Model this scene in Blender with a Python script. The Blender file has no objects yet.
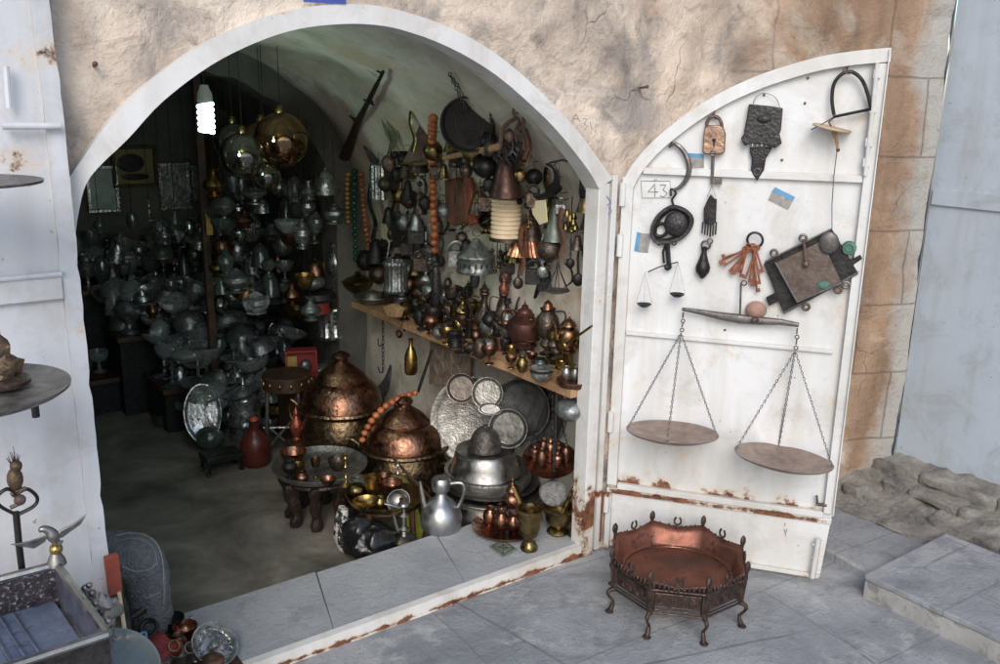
import bpy, bmesh, math, random
import numpy as np
from mathutils import Vector, Matrix, Euler, noise
random.seed(7)
rad=math.radians; PI=math.pi
scn=bpy.context.scene
COL=scn.collection
# ------------------------------------------------------------ camera calibration (lens and pose worked out from the photograph's vanishing points)
FPX=890.9; PITCH,ROLL,YAW=[rad(a) for a in (14.53,1.10,36.33)]; LA=rad(53.16); CAMH=1.6
F_=Vector((math.sin(YAW)*math.cos(PITCH),math.cos(YAW)*math.cos(PITCH),-math.sin(PITCH)))
R0=Vector((math.cos(YAW),-math.sin(YAW),0)); U0=R0.cross(F_)
R_=R0*math.cos(ROLL)+U0*math.sin(ROLL); U_=-R0*math.sin(ROLL)+U0*math.cos(ROLL)
CAM=Vector((0,0,CAMH))
HINGE=Vector((2.104,2.183,0)); LD=Vector((math.cos(LA),-math.sin(LA),0)); LN=Vector((-math.sin(LA),-math.cos(LA),0))
FLOOR=-0.08; Y0=2.194; SILL=0.042; SHZ=0.628; WX=2.14
def ray(u,v): return (F_*FPX+R_*(u-500)-U_*(v-332)).normalized()
def W(u,v,pl):
    k,val=pl; r=ray(u,v)
    if k=='z': t=(val-CAM.z)/r.z
    elif k=='x': t=(val-CAM.x)/r.x
    elif k=='y': t=(val-CAM.y)/r.y
    elif k=='L':
        n=LN; t=((HINGE+LN*val-CAM).dot(n))/r.dot(n)
    elif k=='d': t=val/r.dot(F_)
    return CAM+r*t
def mpp(p): return (p-CAM).dot(F_)/FPX
PN={'x':Vector((-1,0,0)),'y':Vector((0,-1,0)),'z':Vector((0,0,1)),'L':LN}
# ------------------------------------------------------------ materials
def nodes(m):
    m.use_nodes=True; nt=m.node_tree; nt.nodes.clear()
    out=nt.nodes.new('ShaderNodeOutputMaterial'); b=nt.nodes.new('ShaderNodeBsdfPrincipled')
    nt.links.new(b.outputs[0],out.inputs[0]); return nt,b
def N(nt,t,**k):
    n=nt.nodes.new(t)
    for a,v in k.items():
        if a.startswith('i_'):
            n.inputs[a[2:].replace('_',' ')].default_value=v
        else: setattr(n,a,v)
    return n
def ramp(nt,src,stops):
    r=nt.nodes.new('ShaderNodeValToRGB'); e=r.color_ramp.elements
    while len(e)<len(stops): e.new(.5)
    for el,(p,c) in zip(e,stops):
        el.position=p; el.color=(*c,1) if len(c)==3 else c
    nt.links.new(src,r.inputs[0]); return r
def g(v): return (v,v,v)
def mix(nt,fac,a,b,mode='MIX'):
    m=nt.nodes.new('ShaderNodeMix'); m.data_type='RGBA'; m.blend_type=mode
    for s,i in ((fac,0),(a,6),(b,7)):
        if hasattr(s,'links') or isinstance(s,bpy.types.NodeSocket): nt.links.new(s,m.inputs[i])
        else: m.inputs[i].default_value=s if i==0 else (*s,1)
    return m.outputs[2]
MATS={}
def mat(name,c1,c2=None,metal=0.,rough=.5,scale=8,bump=.1,c3=None,cell=0,rvar=.15,detail=6,coord='Object',spot=None,cellamt=.5):
    if name in MATS: return MATS[name]
    m=bpy.data.materials.new(name); nt,b=nodes(m); MATS[name]=m
    tc=N(nt,'ShaderNodeTexCoord'); gm=N(nt,'ShaderNodeNewGeometry')
    src=gm.outputs['Position']
    n1=N(nt,'ShaderNodeTexNoise',i_Scale=scale,i_Detail=detail,i_Roughness=.65); nt.links.new(src,n1.inputs[0])
    c2=c2 or tuple(x*.55 for x in c1)
    st=[(.33,c2),(.62,c1)]
    if c3: st.append((.74,c3))
    r=ramp(nt,n1.outputs[0],st); col=r.outputs[0]
    if spot:
        n3=N(nt,'ShaderNodeTexNoise',i_Scale=scale*4,i_Detail=4,i_Roughness=.7); nt.links.new(src,n3.inputs[0])
        rr=ramp(nt,n3.outputs[0],[(.55,g(0)),(.66,g(1))]); col=mix(nt,rr.outputs[0],col,spot)
    nt.links.new(col,b.inputs['Base Color'])
    b.inputs['Metallic'].default_value=metal
    n2=N(nt,'ShaderNodeTexNoise',i_Scale=scale*3.1,i_Detail=5); nt.links.new(src,n2.inputs[0])
    mr=N(nt,'ShaderNodeMapRange',i_To_Min=max(.04,rough-rvar),i_To_Max=min(1,rough+rvar)); nt.links.new(n2.outputs[0],mr.inputs[0]); mr.inputs[1].default_value=.3; mr.inputs[2].default_value=.7
    nt.links.new(mr.outputs[0],b.inputs['Roughness'])
    if bump:
        bp=N(nt,'ShaderNodeBump',i_Strength=min(1,bump),i_Distance=.006)
        h=n2.outputs[0]
        if cell:
            v=N(nt,'ShaderNodeTexVoronoi',i_Scale=cell); nt.links.new(src,v.inputs[0])
            a=N(nt,'ShaderNodeMath',operation='MULTIPLY_ADD'); nt.links.new(v.outputs[0],a.inputs[0]); a.inputs[1].default_value=cellamt; nt.links.new(n2.outputs[0],a.inputs[2]); h=a.outputs[0]
        nt.links.new(h,bp.inputs['Height']); nt.links.new(bp.outputs[0],b.inputs['Normal'])
    return m
COPPER=mat('copper',(.33,.165,.105),(.11,.065,.048),1,.36,13,.30,c3=(.52,.30,.21),cell=70,cellamt=.5,spot=(.24,.125,.09))
COPDK=mat('old_copper',(.28,.14,.095),(.09,.055,.042),1,.42,12,.3,cell=40,spot=(.07,.06,.05))
COPRED=mat('red_copper',(.30,.125,.085),(.13,.075,.06),.9,.52,7,.4,c3=(.32,.215,.20),spot=(.12,.06,.05))
BRASS=mat('brass',(.50,.34,.12),(.22,.14,.05),1,.34,14,.25,c3=(.75,.55,.22))
BRASDK=mat('tarnished_brass',(.30,.22,.09),(.09,.07,.035),1,.36,16,.35,cell=50,spot=(.05,.045,.03))
ENGRV=mat('engraved_bronze',(.30,.21,.12),(.10,.075,.05),1,.38,22,.45,cell=48,c3=(.48,.33,.16))
PEWTER=mat('pewter',(.40,.39,.37),(.21,.205,.20),1,.42,9,.3)
TIN=mat('dull_tinned_tray',(.33,.32,.295),(.15,.145,.135),.85,.48,13,.4,cell=110,c3=(.46,.44,.40))
SEAM=mat('denim_seam',(.30,.31,.315),(.22,.23,.235),0,.9,40,.5)
SILVER=mat('silver_plate',(.60,.62,.61),(.22,.24,.235),.9,.30,20,.3,cell=55)
SILDK=mat('dark_silver',(.34,.36,.355),(.11,.12,.12),.8,.40,20,.5,cell=45)
BRONZE=mat('dark_bronze',(.11,.085,.07),(.04,.033,.03),.8,.48,18,.5,spot=(.22,.15,.09))
IRON=mat('black_iron',(.045,.042,.042),(.02,.019,.019),.75,.5,20,.4)
RUSTI=mat('rusty_iron',(.17,.12,.10),(.07,.05,.045),.5,.6,25,.6,spot=(.25,.11,.05))
RUSTK=mat('rusty_key',(.36,.13,.07),(.18,.07,.04),.3,.7,40,.5)
STEELG=mat('grey_steel',(.20,.19,.185),(.11,.105,.10),.8,.45,25,.3,spot=(.22,.14,.1))
PANRUST=mat('scale_pan_iron',(.36,.28,.235),(.22,.165,.14),.55,.5,14,.35,c3=(.42,.35,.30))
BLACK=mat('black_leather',(.03,.028,.028),(.014,.013,.013),0,.42,30,.5,cell=90)
LEATH=mat('brown_leather',(.14,.06,.035),(.06,.03,.02),0,.55,16,.5)
DKRED=mat('dark_red_lacquer',(.10,.02,.016),(.08,.015,.012),0,.35,8,.2)
RED=mat('red_cloth',(.26,.04,.035),(.14,.02,.02),0,.8,20,.5)
REDPL=mat('red_paint',(.28,.035,.028),(.26,.03,.025),0,.5,12,.2)
IVORY=mat('ivory_paper',(.72,.60,.42),(.58,.46,.30),0,.6,10,.1)
CREAM=mat('cream_card',(.62,.55,.42),(.45,.40,.30),0,.7,30,.1)
WOODL=mat('pale_shelf_wood',(.48,.30,.16),(.27,.155,.08),0,.65,9,.6,c3=(.56,.38,.22),spot=(.16,.09,.05))
WOODD=mat('dark_wood',(.075,.038,.022),(.03,.016,.01),0,.5,14,.4)
WOODC=mat('carved_dark_wood',(.032,.018,.013),(.014,.009,.007),0,.42,30,.7)
GREENB=mat('green_glass_bead',(.012,.09,.05),(.006,.04,.025),0,.12,50,.05)
ORANGB=mat('orange_amber_bead',(.48,.16,.06),(.22,.06,.025),0,.3,30,.1,c3=(.62,.30,.10))
YELB=mat('yellow_wood_bead',(.55,.36,.08),(.35,.2,.04),0,.4,30,.1)
BLUEB=mat('blue_plastic',(.02,.05,.17),(.01,.02,.08),0,.4,10,.3)
VERD=mat('verdigris',(.10,.22,.17),(.05,.10,.08),.4,.6,40,.5)
JEAN=mat('grey_denim',(.20,.21,.215),(.13,.14,.145),0,.9,40,1,detail=9)
SKIN=mat('skin',(.45,.26,.18),(.38,.2,.14),0,.5,20,.1)
SHIRT=mat('dark_shirt',(.06,.065,.08),(.04,.04,.05),0,.85,30,.3)
HAIR=mat('black_hair',(.02,.017,.015),(.01,.01,.01),0,.5,80,.6)
PEACH=mat('pink_stone',(.36,.22,.17),(.2,.11,.08),0,.7,20,.4)
GLASSY=None
def glassmat():
    m=bpy.data.materials.new('smoky_glass'); nt,b=nodes(m)
    b.inputs['Base Color'].default_value=(.75,.80,.78,1); b.inputs['Roughness'].default_value=.04
    b.inputs['Transmission Weight'].default_value=.85; b.inputs['IOR'].default_value=1.5
    return m
GLASS=glassmat()
def whitepaint(name,base=(.70,.71,.715),rust_lines=(),amount=.5,blue=0):
    """aged white paint; rust gathers where bars hold water (z heights given) and in random chips"""
    m=bpy.data.materials.new(name); nt,b=nodes(m)
    gm=N(nt,'ShaderNodeNewGeometry'); P=gm.outputs['Position']
    n=N(nt,'ShaderNodeTexNoise',i_Scale=2.2,i_Detail=6,i_Roughness=.6); nt.links.new(P,n.inputs[0])
    d=tuple(x*.86 for x in base); c=ramp(nt,n.outputs[0],[(.35,(d[0],d[1]*.99,d[2]*.96)),(.6,base)]).outputs[0]
    mp=N(nt,'ShaderNodeMapping'); mp.inputs['Scale'].default_value=(14,14,1.3); nt.links.new(P,mp.inputs[0])
    ns=N(nt,'ShaderNodeTexNoise',i_Scale=1.0,i_Detail=5); nt.links.new(mp.outputs[0],ns.inputs[0])
    st=ramp(nt,ns.outputs[0],[(.46,g(0)),(.74,g(.75))]).outputs[0]
    c=mix(nt,st,c,(base[0]*.78,base[1]*.74,base[2]*.68))
    nb=N(nt,'ShaderNodeTexNoise',i_Scale=5.5,i_Detail=9,i_Roughness=.72,i_Distortion=.6); nt.links.new(P,nb.inputs[0]); gb=ramp(nt,nb.outputs[0],[(.50,g(0)),(.68,g(.65))]).outputs[0]; c=mix(nt,gb,c,(base[0]*.66,base[1]*.62,base[2]*.56))
    nk=N(nt,'ShaderNodeTexNoise',i_Scale=38,i_Detail=3,i_Roughness=.6); nt.links.new(P,nk.inputs[0]); gk=ramp(nt,nk.outputs[0],[(.70,g(0)),(.76,g(.8))]).outputs[0]; c=mix(nt,gk,c,(.24,.17,.12))
    sep=N(nt,'ShaderNodeSeparateXYZ'); nt.links.new(P,sep.inputs[0])
    n2=N(nt,'ShaderNodeTexNoise',i_Scale=11,i_Detail=8,i_Roughness=.7); nt.links.new(P,n2.inputs[0])
    tot=None
    for z,wd,am in rust_lines:
        a=N(nt,'ShaderNodeMath',operation='SUBTRACT'); nt.links.new(sep.outputs[2],a.inputs[0]); a.inputs[1].default_value=z
        ab=N(nt,'ShaderNodeMath',operation='ABSOLUTE'); nt.links.new(a.outputs[0],ab.inputs[0])
        mr=N(nt,'ShaderNodeMapRange',i_To_Min=am,i_To_Max=0.); nt.links.new(ab.outputs[0],mr.inputs[0]); mr.inputs[1].default_value=0; mr.inputs[2].default_value=wd
        if tot is None: tot=mr.outputs[0]
        else:
            q=N(nt,'ShaderNodeMath',operation='MAXIMUM'); nt.links.new(tot,q.inputs[0]); nt.links.new(mr.outputs[0],q.inputs[1]); tot=q.outputs[0]
    q=N(nt,'ShaderNodeMath',operation='MULTIPLY_ADD'); 
    if tot is not None: nt.links.new(tot,q.inputs[0])
    else: q.inputs[0].default_value=0
    q.inputs[1].default_value=.31; nt.links.new(n2.outputs[0],q.inputs[2])
    rf=ramp(nt,q.outputs[0],[(.69-.04*amount,g(0)),(.76-.04*amount,g(1))])
    n4=N(nt,'ShaderNodeTexNoise',i_Scale=30,i_Detail=5); nt.links.new(P,n4.inputs[0])
    rc=ramp(nt,n4.outputs[0],[(.35,(.075,.028,.018)),(.65,(.24,.095,.045))])
    halo=ramp(nt,q.outputs[0],[(.60-.04*amount,g(0)),(.72-.04*amount,g(.65))])
    c=mix(nt,halo.outputs[0],c,(.60,.47,.33)); c=mix(nt,rf.outputs[0],c,rc.outputs[0])
    nt.links.new(c,b.inputs['Base Color']); b.inputs['Roughness'].default_value=.5
    bp=N(nt,'ShaderNodeBump',i_Strength=.5,i_Distance=.003); nt.links.new(rf.outputs[0],bp.inputs['Height']); bp.invert=True
    n5=N(nt,'ShaderNodeTexNoise',i_Scale=35,i_Detail=4); nt.links.new(P,n5.inputs[0])
    bp2=N(nt,'ShaderNodeBump',i_Strength=.45,i_Distance=.003); nt.links.new(n5.outputs[0],bp2.inputs['Height']); nt.links.new(bp.outputs[0],bp2.inputs['Normal'])
    nt.links.new(bp2.outputs[0],b.inputs['Normal'])
    return m
WH_LEAF=whitepaint('white_paint_door',rust_lines=((.27,.06,.75),(.0,.07,.9),(1.39,.03,.35)),amount=.25)
WH_BLUE=whitepaint('pale_blue_paint',(.44,.50,.57),rust_lines=(),amount=-2)
WH_BAR=whitepaint('white_paint_bars',(.67,.675,.67),rust_lines=((.236,.030,1.0),(.0,.06,.9)),amount=.15)
WH_FRAME=whitepaint('white_paint_frame',(.68,.68,.675),rust_lines=((.17,.20,.95),(.0,.12,.9),(1.80,.015,.3)),amount=.35)
WH_PANEL=whitepaint('white_paint_panel',(.59,.61,.65),rust_lines=((1.68,.06,.8),(1.45,.05,.5),(.35,.25,.45)),amount=.1)
JEAN.node_tree.nodes['Bump'].inputs['Distance'].default_value=.018
CLOUDY=mat('cloudy_glass',(.15,.18,.165),(.05,.062,.058),.5,.13,14,.3,cell=45)
# ------------------------------------------------------------ mesh builder
class MB:
    def __init__(s): s.v=[]; s.f=[]
    def add(s,vs,fs):
        o=len(s.v); s.v+= [Vector(p) for p in vs]; s.f+=[tuple(i+o for i in f) for f in fs]; return s
    def box(s,c,size,ax=None):
        c=Vector(c); ax=ax or (Vector((1,0,0)),Vector((0,1,0)),Vector((0,0,1)))
        h=[ax[i]*size[i]/2 for i in range(3)]
        vs=[c+h[0]*a+h[1]*b+h[2]*d for d in (-1,1) for b in (-1,1) for a in (-1,1)]
        return s.add(vs,[(0,2,3,1),(4,5,7,6),(0,1,5,4),(2,6,7,3),(0,4,6,2),(1,3,7,5)])
    def lathe(s,prof,o=(0,0,0),seg=20,rs=1,zs=1,axis=None,flute=0,fn=12,sx=1,sy=1,wob=.012):
        o=Vector(o); M=Matrix.Identity(3)
        if axis is not None: M=Vector((0,0,1)).rotation_difference(Vector(axis)).to_matrix()
        vs=[];fs=[];n=len(prof); ph=random.uniform(0,9) if wob else 0
        for (r,z) in prof:
            for k in range(seg):
                a=2*PI*k/seg; rr=r*rs*(1+flute*math.cos(a*fn)+wob*noise.noise((2*math.cos(a)+ph,2*math.sin(a),z*zs*30)))
                vs.append(o+M@Vector((rr*math.cos(a)*sx,rr*math.sin(a)*sy,z*zs)))
        for i in range(n-1):
            for k in range(seg):
                k2=(k+1)%seg
                fs.append((i*seg+k,i*seg+k2,(i+1)*seg+k2,(i+1)*seg+k))
        return s.add(vs,fs)
    def tube(s,pts,r,seg=8,closed=False,flat=None):
        pts=[Vector(p) for p in pts]; n=len(pts)
        rr=r if isinstance(r,(list,tuple)) else [r]*n
        vs=[];fs=[];up=None
        for i,p in enumerate(pts):
            a=pts[i-1] if (i>0 or closed) else p; b=pts[(i+1)%n] if (i<n-1 or closed) else p
            t=(b-a); t=t.normalized() if t.length>1e-9 else Vector((0,0,1))
            if up is None:
                up=Vector((0,0,1)) if abs(t.z)<.9 else Vector((1,0,0))
            e1=t.cross(up); 
            if e1.length<1e-6: e1=t.orthogonal()
            e1.normalize(); e2=e1.cross(t).normalized(); up=e2
            for k in range(seg):
                an=2*PI*k/seg; q=e1*math.cos(an)*rr[i]+e2*math.sin(an)*rr[i]*(flat or 1)
                vs.append(p+q)
        m=n if closed else n-1
        for i in range(m):
            j=(i+1)%n
            for k in range(seg):
                k2=(k+1)%seg; fs.append((i*seg+k,i*seg+k2,j*seg+k2,j*seg+k))
        if not closed:
            fs.append(tuple(range(seg-1,-1,-1))); fs.append(tuple((n-1)*seg+k for k in range(seg)))
        return s.add(vs,fs)
    def ring(s,c,R,r,n=(0,0,1),seg=16,sg=6,sy=1,e=None):
        n=Vector(n).normalized(); e1=(Vector(e) if e is not None else n.orthogonal()).normalized(); e2=n.cross(e1)
        return s.tube([Vector(c)+e1*R*math.cos(2*PI*k/seg)+e2*R*sy*math.sin(2*PI*k/seg) for k in range(seg)],r,sg,closed=True)
    def ball(s,c,r,seg=12,rings=8,axes=None):
        r3=r if isinstance(r,(list,tuple)) else (r,r,r); c=Vector(c); ax=axes or (Vector((1,0,0)),Vector((0,1,0)),Vector((0,0,1)))
        vs=[];fs=[]
        for i in range(rings+1):
            t=PI*i/rings; t=min(max(t,.02),PI-.02)
            for k in range(seg):
                a=2*PI*k/seg; vs.append(c+ax[0]*r3[0]*math.sin(t)*math.cos(a)+ax[1]*r3[1]*math.sin(t)*math.sin(a)-ax[2]*r3[2]*math.cos(t))
        for i in range(rings):
            for k in range(seg):
                k2=(k+1)%seg; fs.append((i*seg+k,i*seg+k2,(i+1)*seg+k2,(i+1)*seg+k))
        return s.add(vs,fs)
    def poly(s,pts,th):
        """solid plate: outline pts (3d), thickness vector"""
        pts=[Vector(p) for p in pts]; th=Vector(th); n=len(pts)
        fs=[tuple(range(n)),tuple(range(2*n-1,n-1,-1))]+[(i,i+n,(i+1)%n+n,(i+1)%n) for i in range(n)]
        return s.add(pts+[p+th for p in pts],fs)
    def chain(s,a,b,link=.012,r=.0012,sag=0):
        a=Vector(a);b=Vector(b); L=(b-a).length; n=max(2,int(L/(link*.78)))
        for i in range(n):
            t=(i+.5)/n; p=a.lerp(b,t)-Vector((0,0,sag*4*t*(1-t))); d=(b-a).normalized()
            e=d.orthogonal().normalized(); e=Matrix.Rotation(PI/2*(i%2)+.3,3,d)@e
            s.tube([p+d*link*.5*math.cos(q)+e*link*.27*math.sin(q) for q in [2*PI*k/7 for k in range(7)]],r,4,closed=True)
        return s
    def build(s,name,m,parent=None,org=None,sharp=40,bevel=0,data=None):
        org=Vector(org) if org is not None else Vector((0,0,0))
        me=bpy.data.meshes.new(name); me.from_pydata([tuple(p-org) for p in s.v],[],s.f)
        bm=bmesh.new(); bm.from_mesh(me); bmesh.ops.recalc_face_normals(bm,faces=bm.faces); bm.to_mesh(me); bm.free()
        me.materials.append(m)
        for p in me.polygons: p.use_smooth=True
        me.set_sharp_from_angle(angle=rad(sharp))
        o=bpy.data.objects.new(name,me); COL.objects.link(o)
        if parent is not None: o.parent=parent
        else: o.location=org
        if bevel:
            bv=o.modifiers.new('bevel','BEVEL'); bv.width=bevel; bv.segments=2; bv.limit_method='ANGLE'; bv.angle_limit=rad(50)
        return o
def tag(o,label=None,cat=None,group=None,kind=None):
    if label: o['label']=label
    if cat: o['category']=cat
    if group: o['group']=group
    if kind: o['kind']=kind
    return o
def root(name,label,cat,P=(0,0,0),rot=(0,0,0),group=None,scale=1):
    o=bpy.data.objects.new(name,None); COL.objects.link(o); o.empty_display_size=.02
    o.location=P; o.rotation_euler=rot; o.scale=(scale,)*3
    return tag(o,label,cat,group)
def copy_tree(o,parent=None):
    c=o.copy(); COL.objects.link(c); c.parent=parent
    for ch in list(o.children): copy_tree(ch,c)
    return c
def spline(pts,n=6,closed=False):
    P=[Vector(p) for p in pts]; out=[]; m=len(P)
    for i in range(m if closed else m-1):
        if closed: a,b,c,d=P[i-1],P[i],P[(i+1)%m],P[(i+2)%m]
        else: a=P[max(i-1,0)];b=P[i];c=P[i+1];d=P[min(i+2,m-1)]
        for k in range(n):
            t=k/n
            out.append(.5*((2*b)+(c-a)*t+(2*a-5*b+4*c-d)*t*t+(-a+3*b-3*c+d)*t**3))
    if not closed: out.append(P[-1])
    return out
# ------------------------------------------------------------ vessels
PR={
'bowl':[(0,0),(.42,0),(.45,.06),(.78,.38),(.95,.8),(1,1),(.95,1),(.88,.78),(.7,.4),(.35,.14),(0,.12)],
'cup':[(0,0),(.55,0),(.66,.08),(.86,.45),(1,1),(.92,1),(.8,.5),(.5,.15),(0,.12)],
'mug':[(0,0),(.95,0),(1,.03),(.93,.10),(.82,.45),(.78,.85),(.84,.95),(.80,1),(.74,.97),(.7,.5),(0,.1)],
'ewer':[(0,0),(.6,0),(.62,.04),(.38,.1),(.45,.15),(.85,.26),(1,.38),(.88,.52),(.45,.66),(.27,.78),(.3,.88),(.5,.97),(.44,1),(.2,.95),(0,.9)],
'jar':[(0,0),(.5,0),(.55,.05),(.85,.2),(1,.45),(.9,.7),(.6,.85),(.55,.9),(.68,1),(.6,1),(.4,.9),(0,.85)],
'globe':[(0,0),(.3,0),(.35,.04),(.7,.15),(.95,.35),(1,.52),(.9,.73),(.6,.9),(.3,.97),(0,1)],
'urn':[(0,0),(.6,0),(.6,.05),(.25,.14),(.22,.25),(.6,.38),(.95,.6),(1,.72),(.7,.9),(.5,.96),(.62,1),(.5,1),(.3,.93),(0,.9)],
'goblet':[(0,0),(.6,0),(.55,.05),(.15,.12),(.12,.4),(.22,.48),(.7,.56),(.95,.8),(1,1),(.93,1),(.8,.75),(.5,.6),(0,.58)],
'stick':[(0,0),(1,0),(1,.03),(.75,.07),(.3,.12),(.18,.22),(.4,.28),(.18,.34),(.14,.55),(.38,.6),(.16,.66),(.14,.8),(.45,.86),(.4,.9),(.3,.92),(.34,1),(.2,1),(0,.96)],
'plate':[(0,.3),(.55,.3),(.68,.42),(.9,.9),(1,1),(1,.85),(.9,.72),(.7,.1),(.5,0),(0,0)],
'tray':[(0,.25),(.86,.25),(.9,.5),(.97,1),(1,1),(1,.8),(.94,.3),(.88,0),(0,0)],
'mortar':[(0,0),(.62,0),(.66,.05),(.55,.13),(.32,.2),(.36,.27),(.62,.36),(.76,.5),(.82,.75),(.86,.88),(1,.95),(1,1),(.84,1),(.74,.8),(.66,.55),(.4,.42),(0,.4)],
'bell':[(1,0),(.95,.05),(.8,.25),(.62,.55),(.5,.8),(.3,.95),(0,1),(0,.9),(.3,.88),(.44,.75),(.56,.5),(.75,.2),(.9,0)],
'lid':[(1,0),(1,.06),(.92,.12),(.7,.3),(.45,.42),(.22,.52),(.12,.6),(.2,.68),(.16,.76),(.05,.84),(.03,1),(0,1)],
'dome':[(1,0),(1,.05),(.95,.12),(.86,.4),(.66,.68),(.4,.84),(.12,.9),(.1,.94),(.14,.98),(0,1)],
'pitcher':[(0,0),(.62,0),(.7,.04),(.95,.16),(1,.3),(.92,.44),(.6,.58),(.3,.66),(.24,.74),(.4,.78),(.46,.84),(.46,.95),(.36,1),(0,1)],
'drum':[(0,0),(.9,0),(1,.05),(1,.12),(.92,.16),(.92,.84),(1,.88),(1,.95),(.9,1),(.82,1),(.8,.1),(0,.08)],
'cyl':[(0,0),(1,0),(1,1),(.92,1),(.9,.06),(0,.05)],
'samovar':[(0,0),(.7,0),(.72,.05),(.45,.1),(.45,.15),(.8,.22),(1,.45),(.95,.62),(.7,.7),(.5,.74),(.55,.8),(.35,.88),(.2,.92),(.22,.96),(0,1)],
'spire':[(0,0),(.55,0),(.58,.04),(.4,.08),(.75,.18),(1,.32),(.9,.42),(.5,.52),(.38,.58),(.5,.62),(.4,.68),(.18,.74),(.08,.8),(.14,.84),(.05,.9),(.02,1),(0,1)],
'bottle':[(0,0),(.8,0),(1,.08),(1,.5),(.7,.68),(.35,.78),(.3,.95),(.4,1),(0,1)],
}
def prof_r(prof,z):
    b=.1
    for r,zz in PR[prof]:
        if zz<=z+.03 and abs(zz-z)<.25: b=r
    return b
def vs(name,label,cat,uv,pl,h,w,prof,m,handle=0,spout=0,lid=None,lidm=None,tilt=0,roll=0,yaw=0,group=None,flute=0,fn=12,bail=0,feet=0,seg=24,knob=None,dz=0,sy=1):
    """vessel: base centre at photo pixel uv on plane pl; h,w in pixels; parts only where asked"""
    P=W(uv[0],uv[1],pl); P.z+=dz; s=mpp(P); H=h*s/ .985; Rr=w*s/2
    rot=Euler((roll,tilt,-YAW+yaw),'XYZ')
    single=not(handle or spout or lid or bail or feet or knob)
    mb=MB().lathe(PR[prof],seg=seg,rs=Rr,zs=H,flute=flute,fn=fn,sy=sy)
    if single:
        o=mb.build(name,m); o.location=P; o.rotation_euler=rot; tag(o,label,cat,group); return o
    rt=root(name,label,cat,P,rot,group)
    mb.build('body',m,rt)
    if lid:
        lp,lh,lw,lz=lid
        MB().lathe(PR[lp],o=(0,0,H*lz),seg=seg,rs=Rr*lw,zs=H*lh,flute=flute*.5,fn=fn).build('lid',lidm or m,rt)
    t=max(.0016,Rr*.09)
    if handle:
        sgn=1 if handle>0 else -1; k=abs(handle)
        pts=spline([(sgn*Rr*.45,0,H*.88),(sgn*Rr*(.9+.5*k),0,H*.9),(sgn*Rr*(1.1+.45*k),0,H*.65),(sgn*Rr*.92,0,H*.38)],5)
        MB().tube(pts,t,6,flat=.7).build('handle',m,rt)
    if spout:
        sgn=1 if spout>0 else -1; k=abs(spout)
        pts=spline([(sgn*Rr*.8,0,H*.38),(sgn*Rr*(1.1+.1*k),0,H*.5),(sgn*Rr*(1.2+.3*k),0,H*.75),(sgn*Rr*(1.35+.5*k),0,H*.92)],5)
        n=len(pts); MB().tube(pts,[t*(2.4-1.5*i/(n-1)) for i in range(n)],8).build('spout',m,rt)
    if bail:
        pts=[(Rr*.95*math.cos(a),0,H*.92+H*bail*math.sin(a)) for a in [PI*k/10 for k in range(11)]]
        MB().tube(pts,t*.6,6).build('handle',m,rt)
    if feet:
        for k in range(3):
            a=k*2*PI/3+.5
            MB().tube([(Rr*.6*math.cos(a),Rr*.6*math.sin(a),H*.06),(Rr*.8*math.cos(a),Rr*.8*math.sin(a),-H*feet*.5),(Rr*.7*math.cos(a),Rr*.7*math.sin(a),-H*feet)],t).build('foot',m,rt)
    if knob:
        MB().ball((0,0,H*knob),Rr*.16).build('knob',m,rt)
    return rt
# ============================================================ SETTING
def ashcol(nt,P,nz):
    mp=N(nt,'ShaderNodeMapping'); mp.inputs['Scale'].default_value=(3.2,3.2,.8); nt.links.new(P,mp.inputs[0])
    c=ramp(nt,nz(1.5,8,.6,vec=mp.outputs[0]),[(.30,(.12,.085,.06)),(.45,(.25,.165,.11)),(.60,(.35,.24,.16)),(.75,(.42,.345,.27))]).outputs[0]
    gp=ramp(nt,nz(2.4,7,.65,dist=.5),[(.56,g(0)),(.64,g(.6))]).outputs[0]; c=mix(nt,gp,c,(.42,.37,.31))
    sq=N(nt,'ShaderNodeSeparateXYZ'); nt.links.new(P,sq.inputs[0]); qa=N(nt,'ShaderNodeMath',operation='MULTIPLY_ADD'); nt.links.new(nz(4,7,.7),qa.inputs[0]); qa.inputs[1].default_value=.35; nt.links.new(sq.outputs[0],qa.inputs[2]); qm=N(nt,'ShaderNodeMapRange'); nt.links.new(qa.outputs[0],qm.inputs[0]); qm.inputs[1].default_value=3.47; qm.inputs[2].default_value=3.56; c=mix(nt,qm.outputs[0],c,(.37,.36,.335))
    sp=ramp(nt,nz(30,4,.7),[(.62,g(0)),(.72,g(.6))]).outputs[0]; c=mix(nt,sp,c,(.12,.085,.06))
    sx=N(nt,'ShaderNodeSeparateXYZ'); nt.links.new(P,sx.inputs[0])
    # course joints
    br=N(nt,'ShaderNodeTexBrick',i_Scale=1.0,i_Mortar_Size=.004,i_Brick_Width=.42,i_Row_Height=.29); br.offset=.4
    cb=N(nt,'ShaderNodeCombineXYZ'); nt.links.new(sx.outputs[0],cb.inputs[0]); 
    zz=N(nt,'ShaderNodeMath',operation='MULTIPLY_ADD'); nt.links.new(nz(1.6,3),zz.inputs[0]); zz.inputs[1].default_value=.05; nt.links.new(sx.outputs[2],zz.inputs[2]); nt.links.new(zz.outputs[0],cb.inputs[1])
    nt.links.new(cb.outputs[0],br.inputs[0]); jf=br.outputs['Fac']
    jm=N(nt,'ShaderNodeMath',operation='MULTIPLY'); nt.links.new(jf,jm.inputs[0]); jm.inputs[1].default_value=.5
    c=mix(nt,jm.outputs[0],c,(.10,.065,.045))
    return c,br.outputs['Fac']
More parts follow.
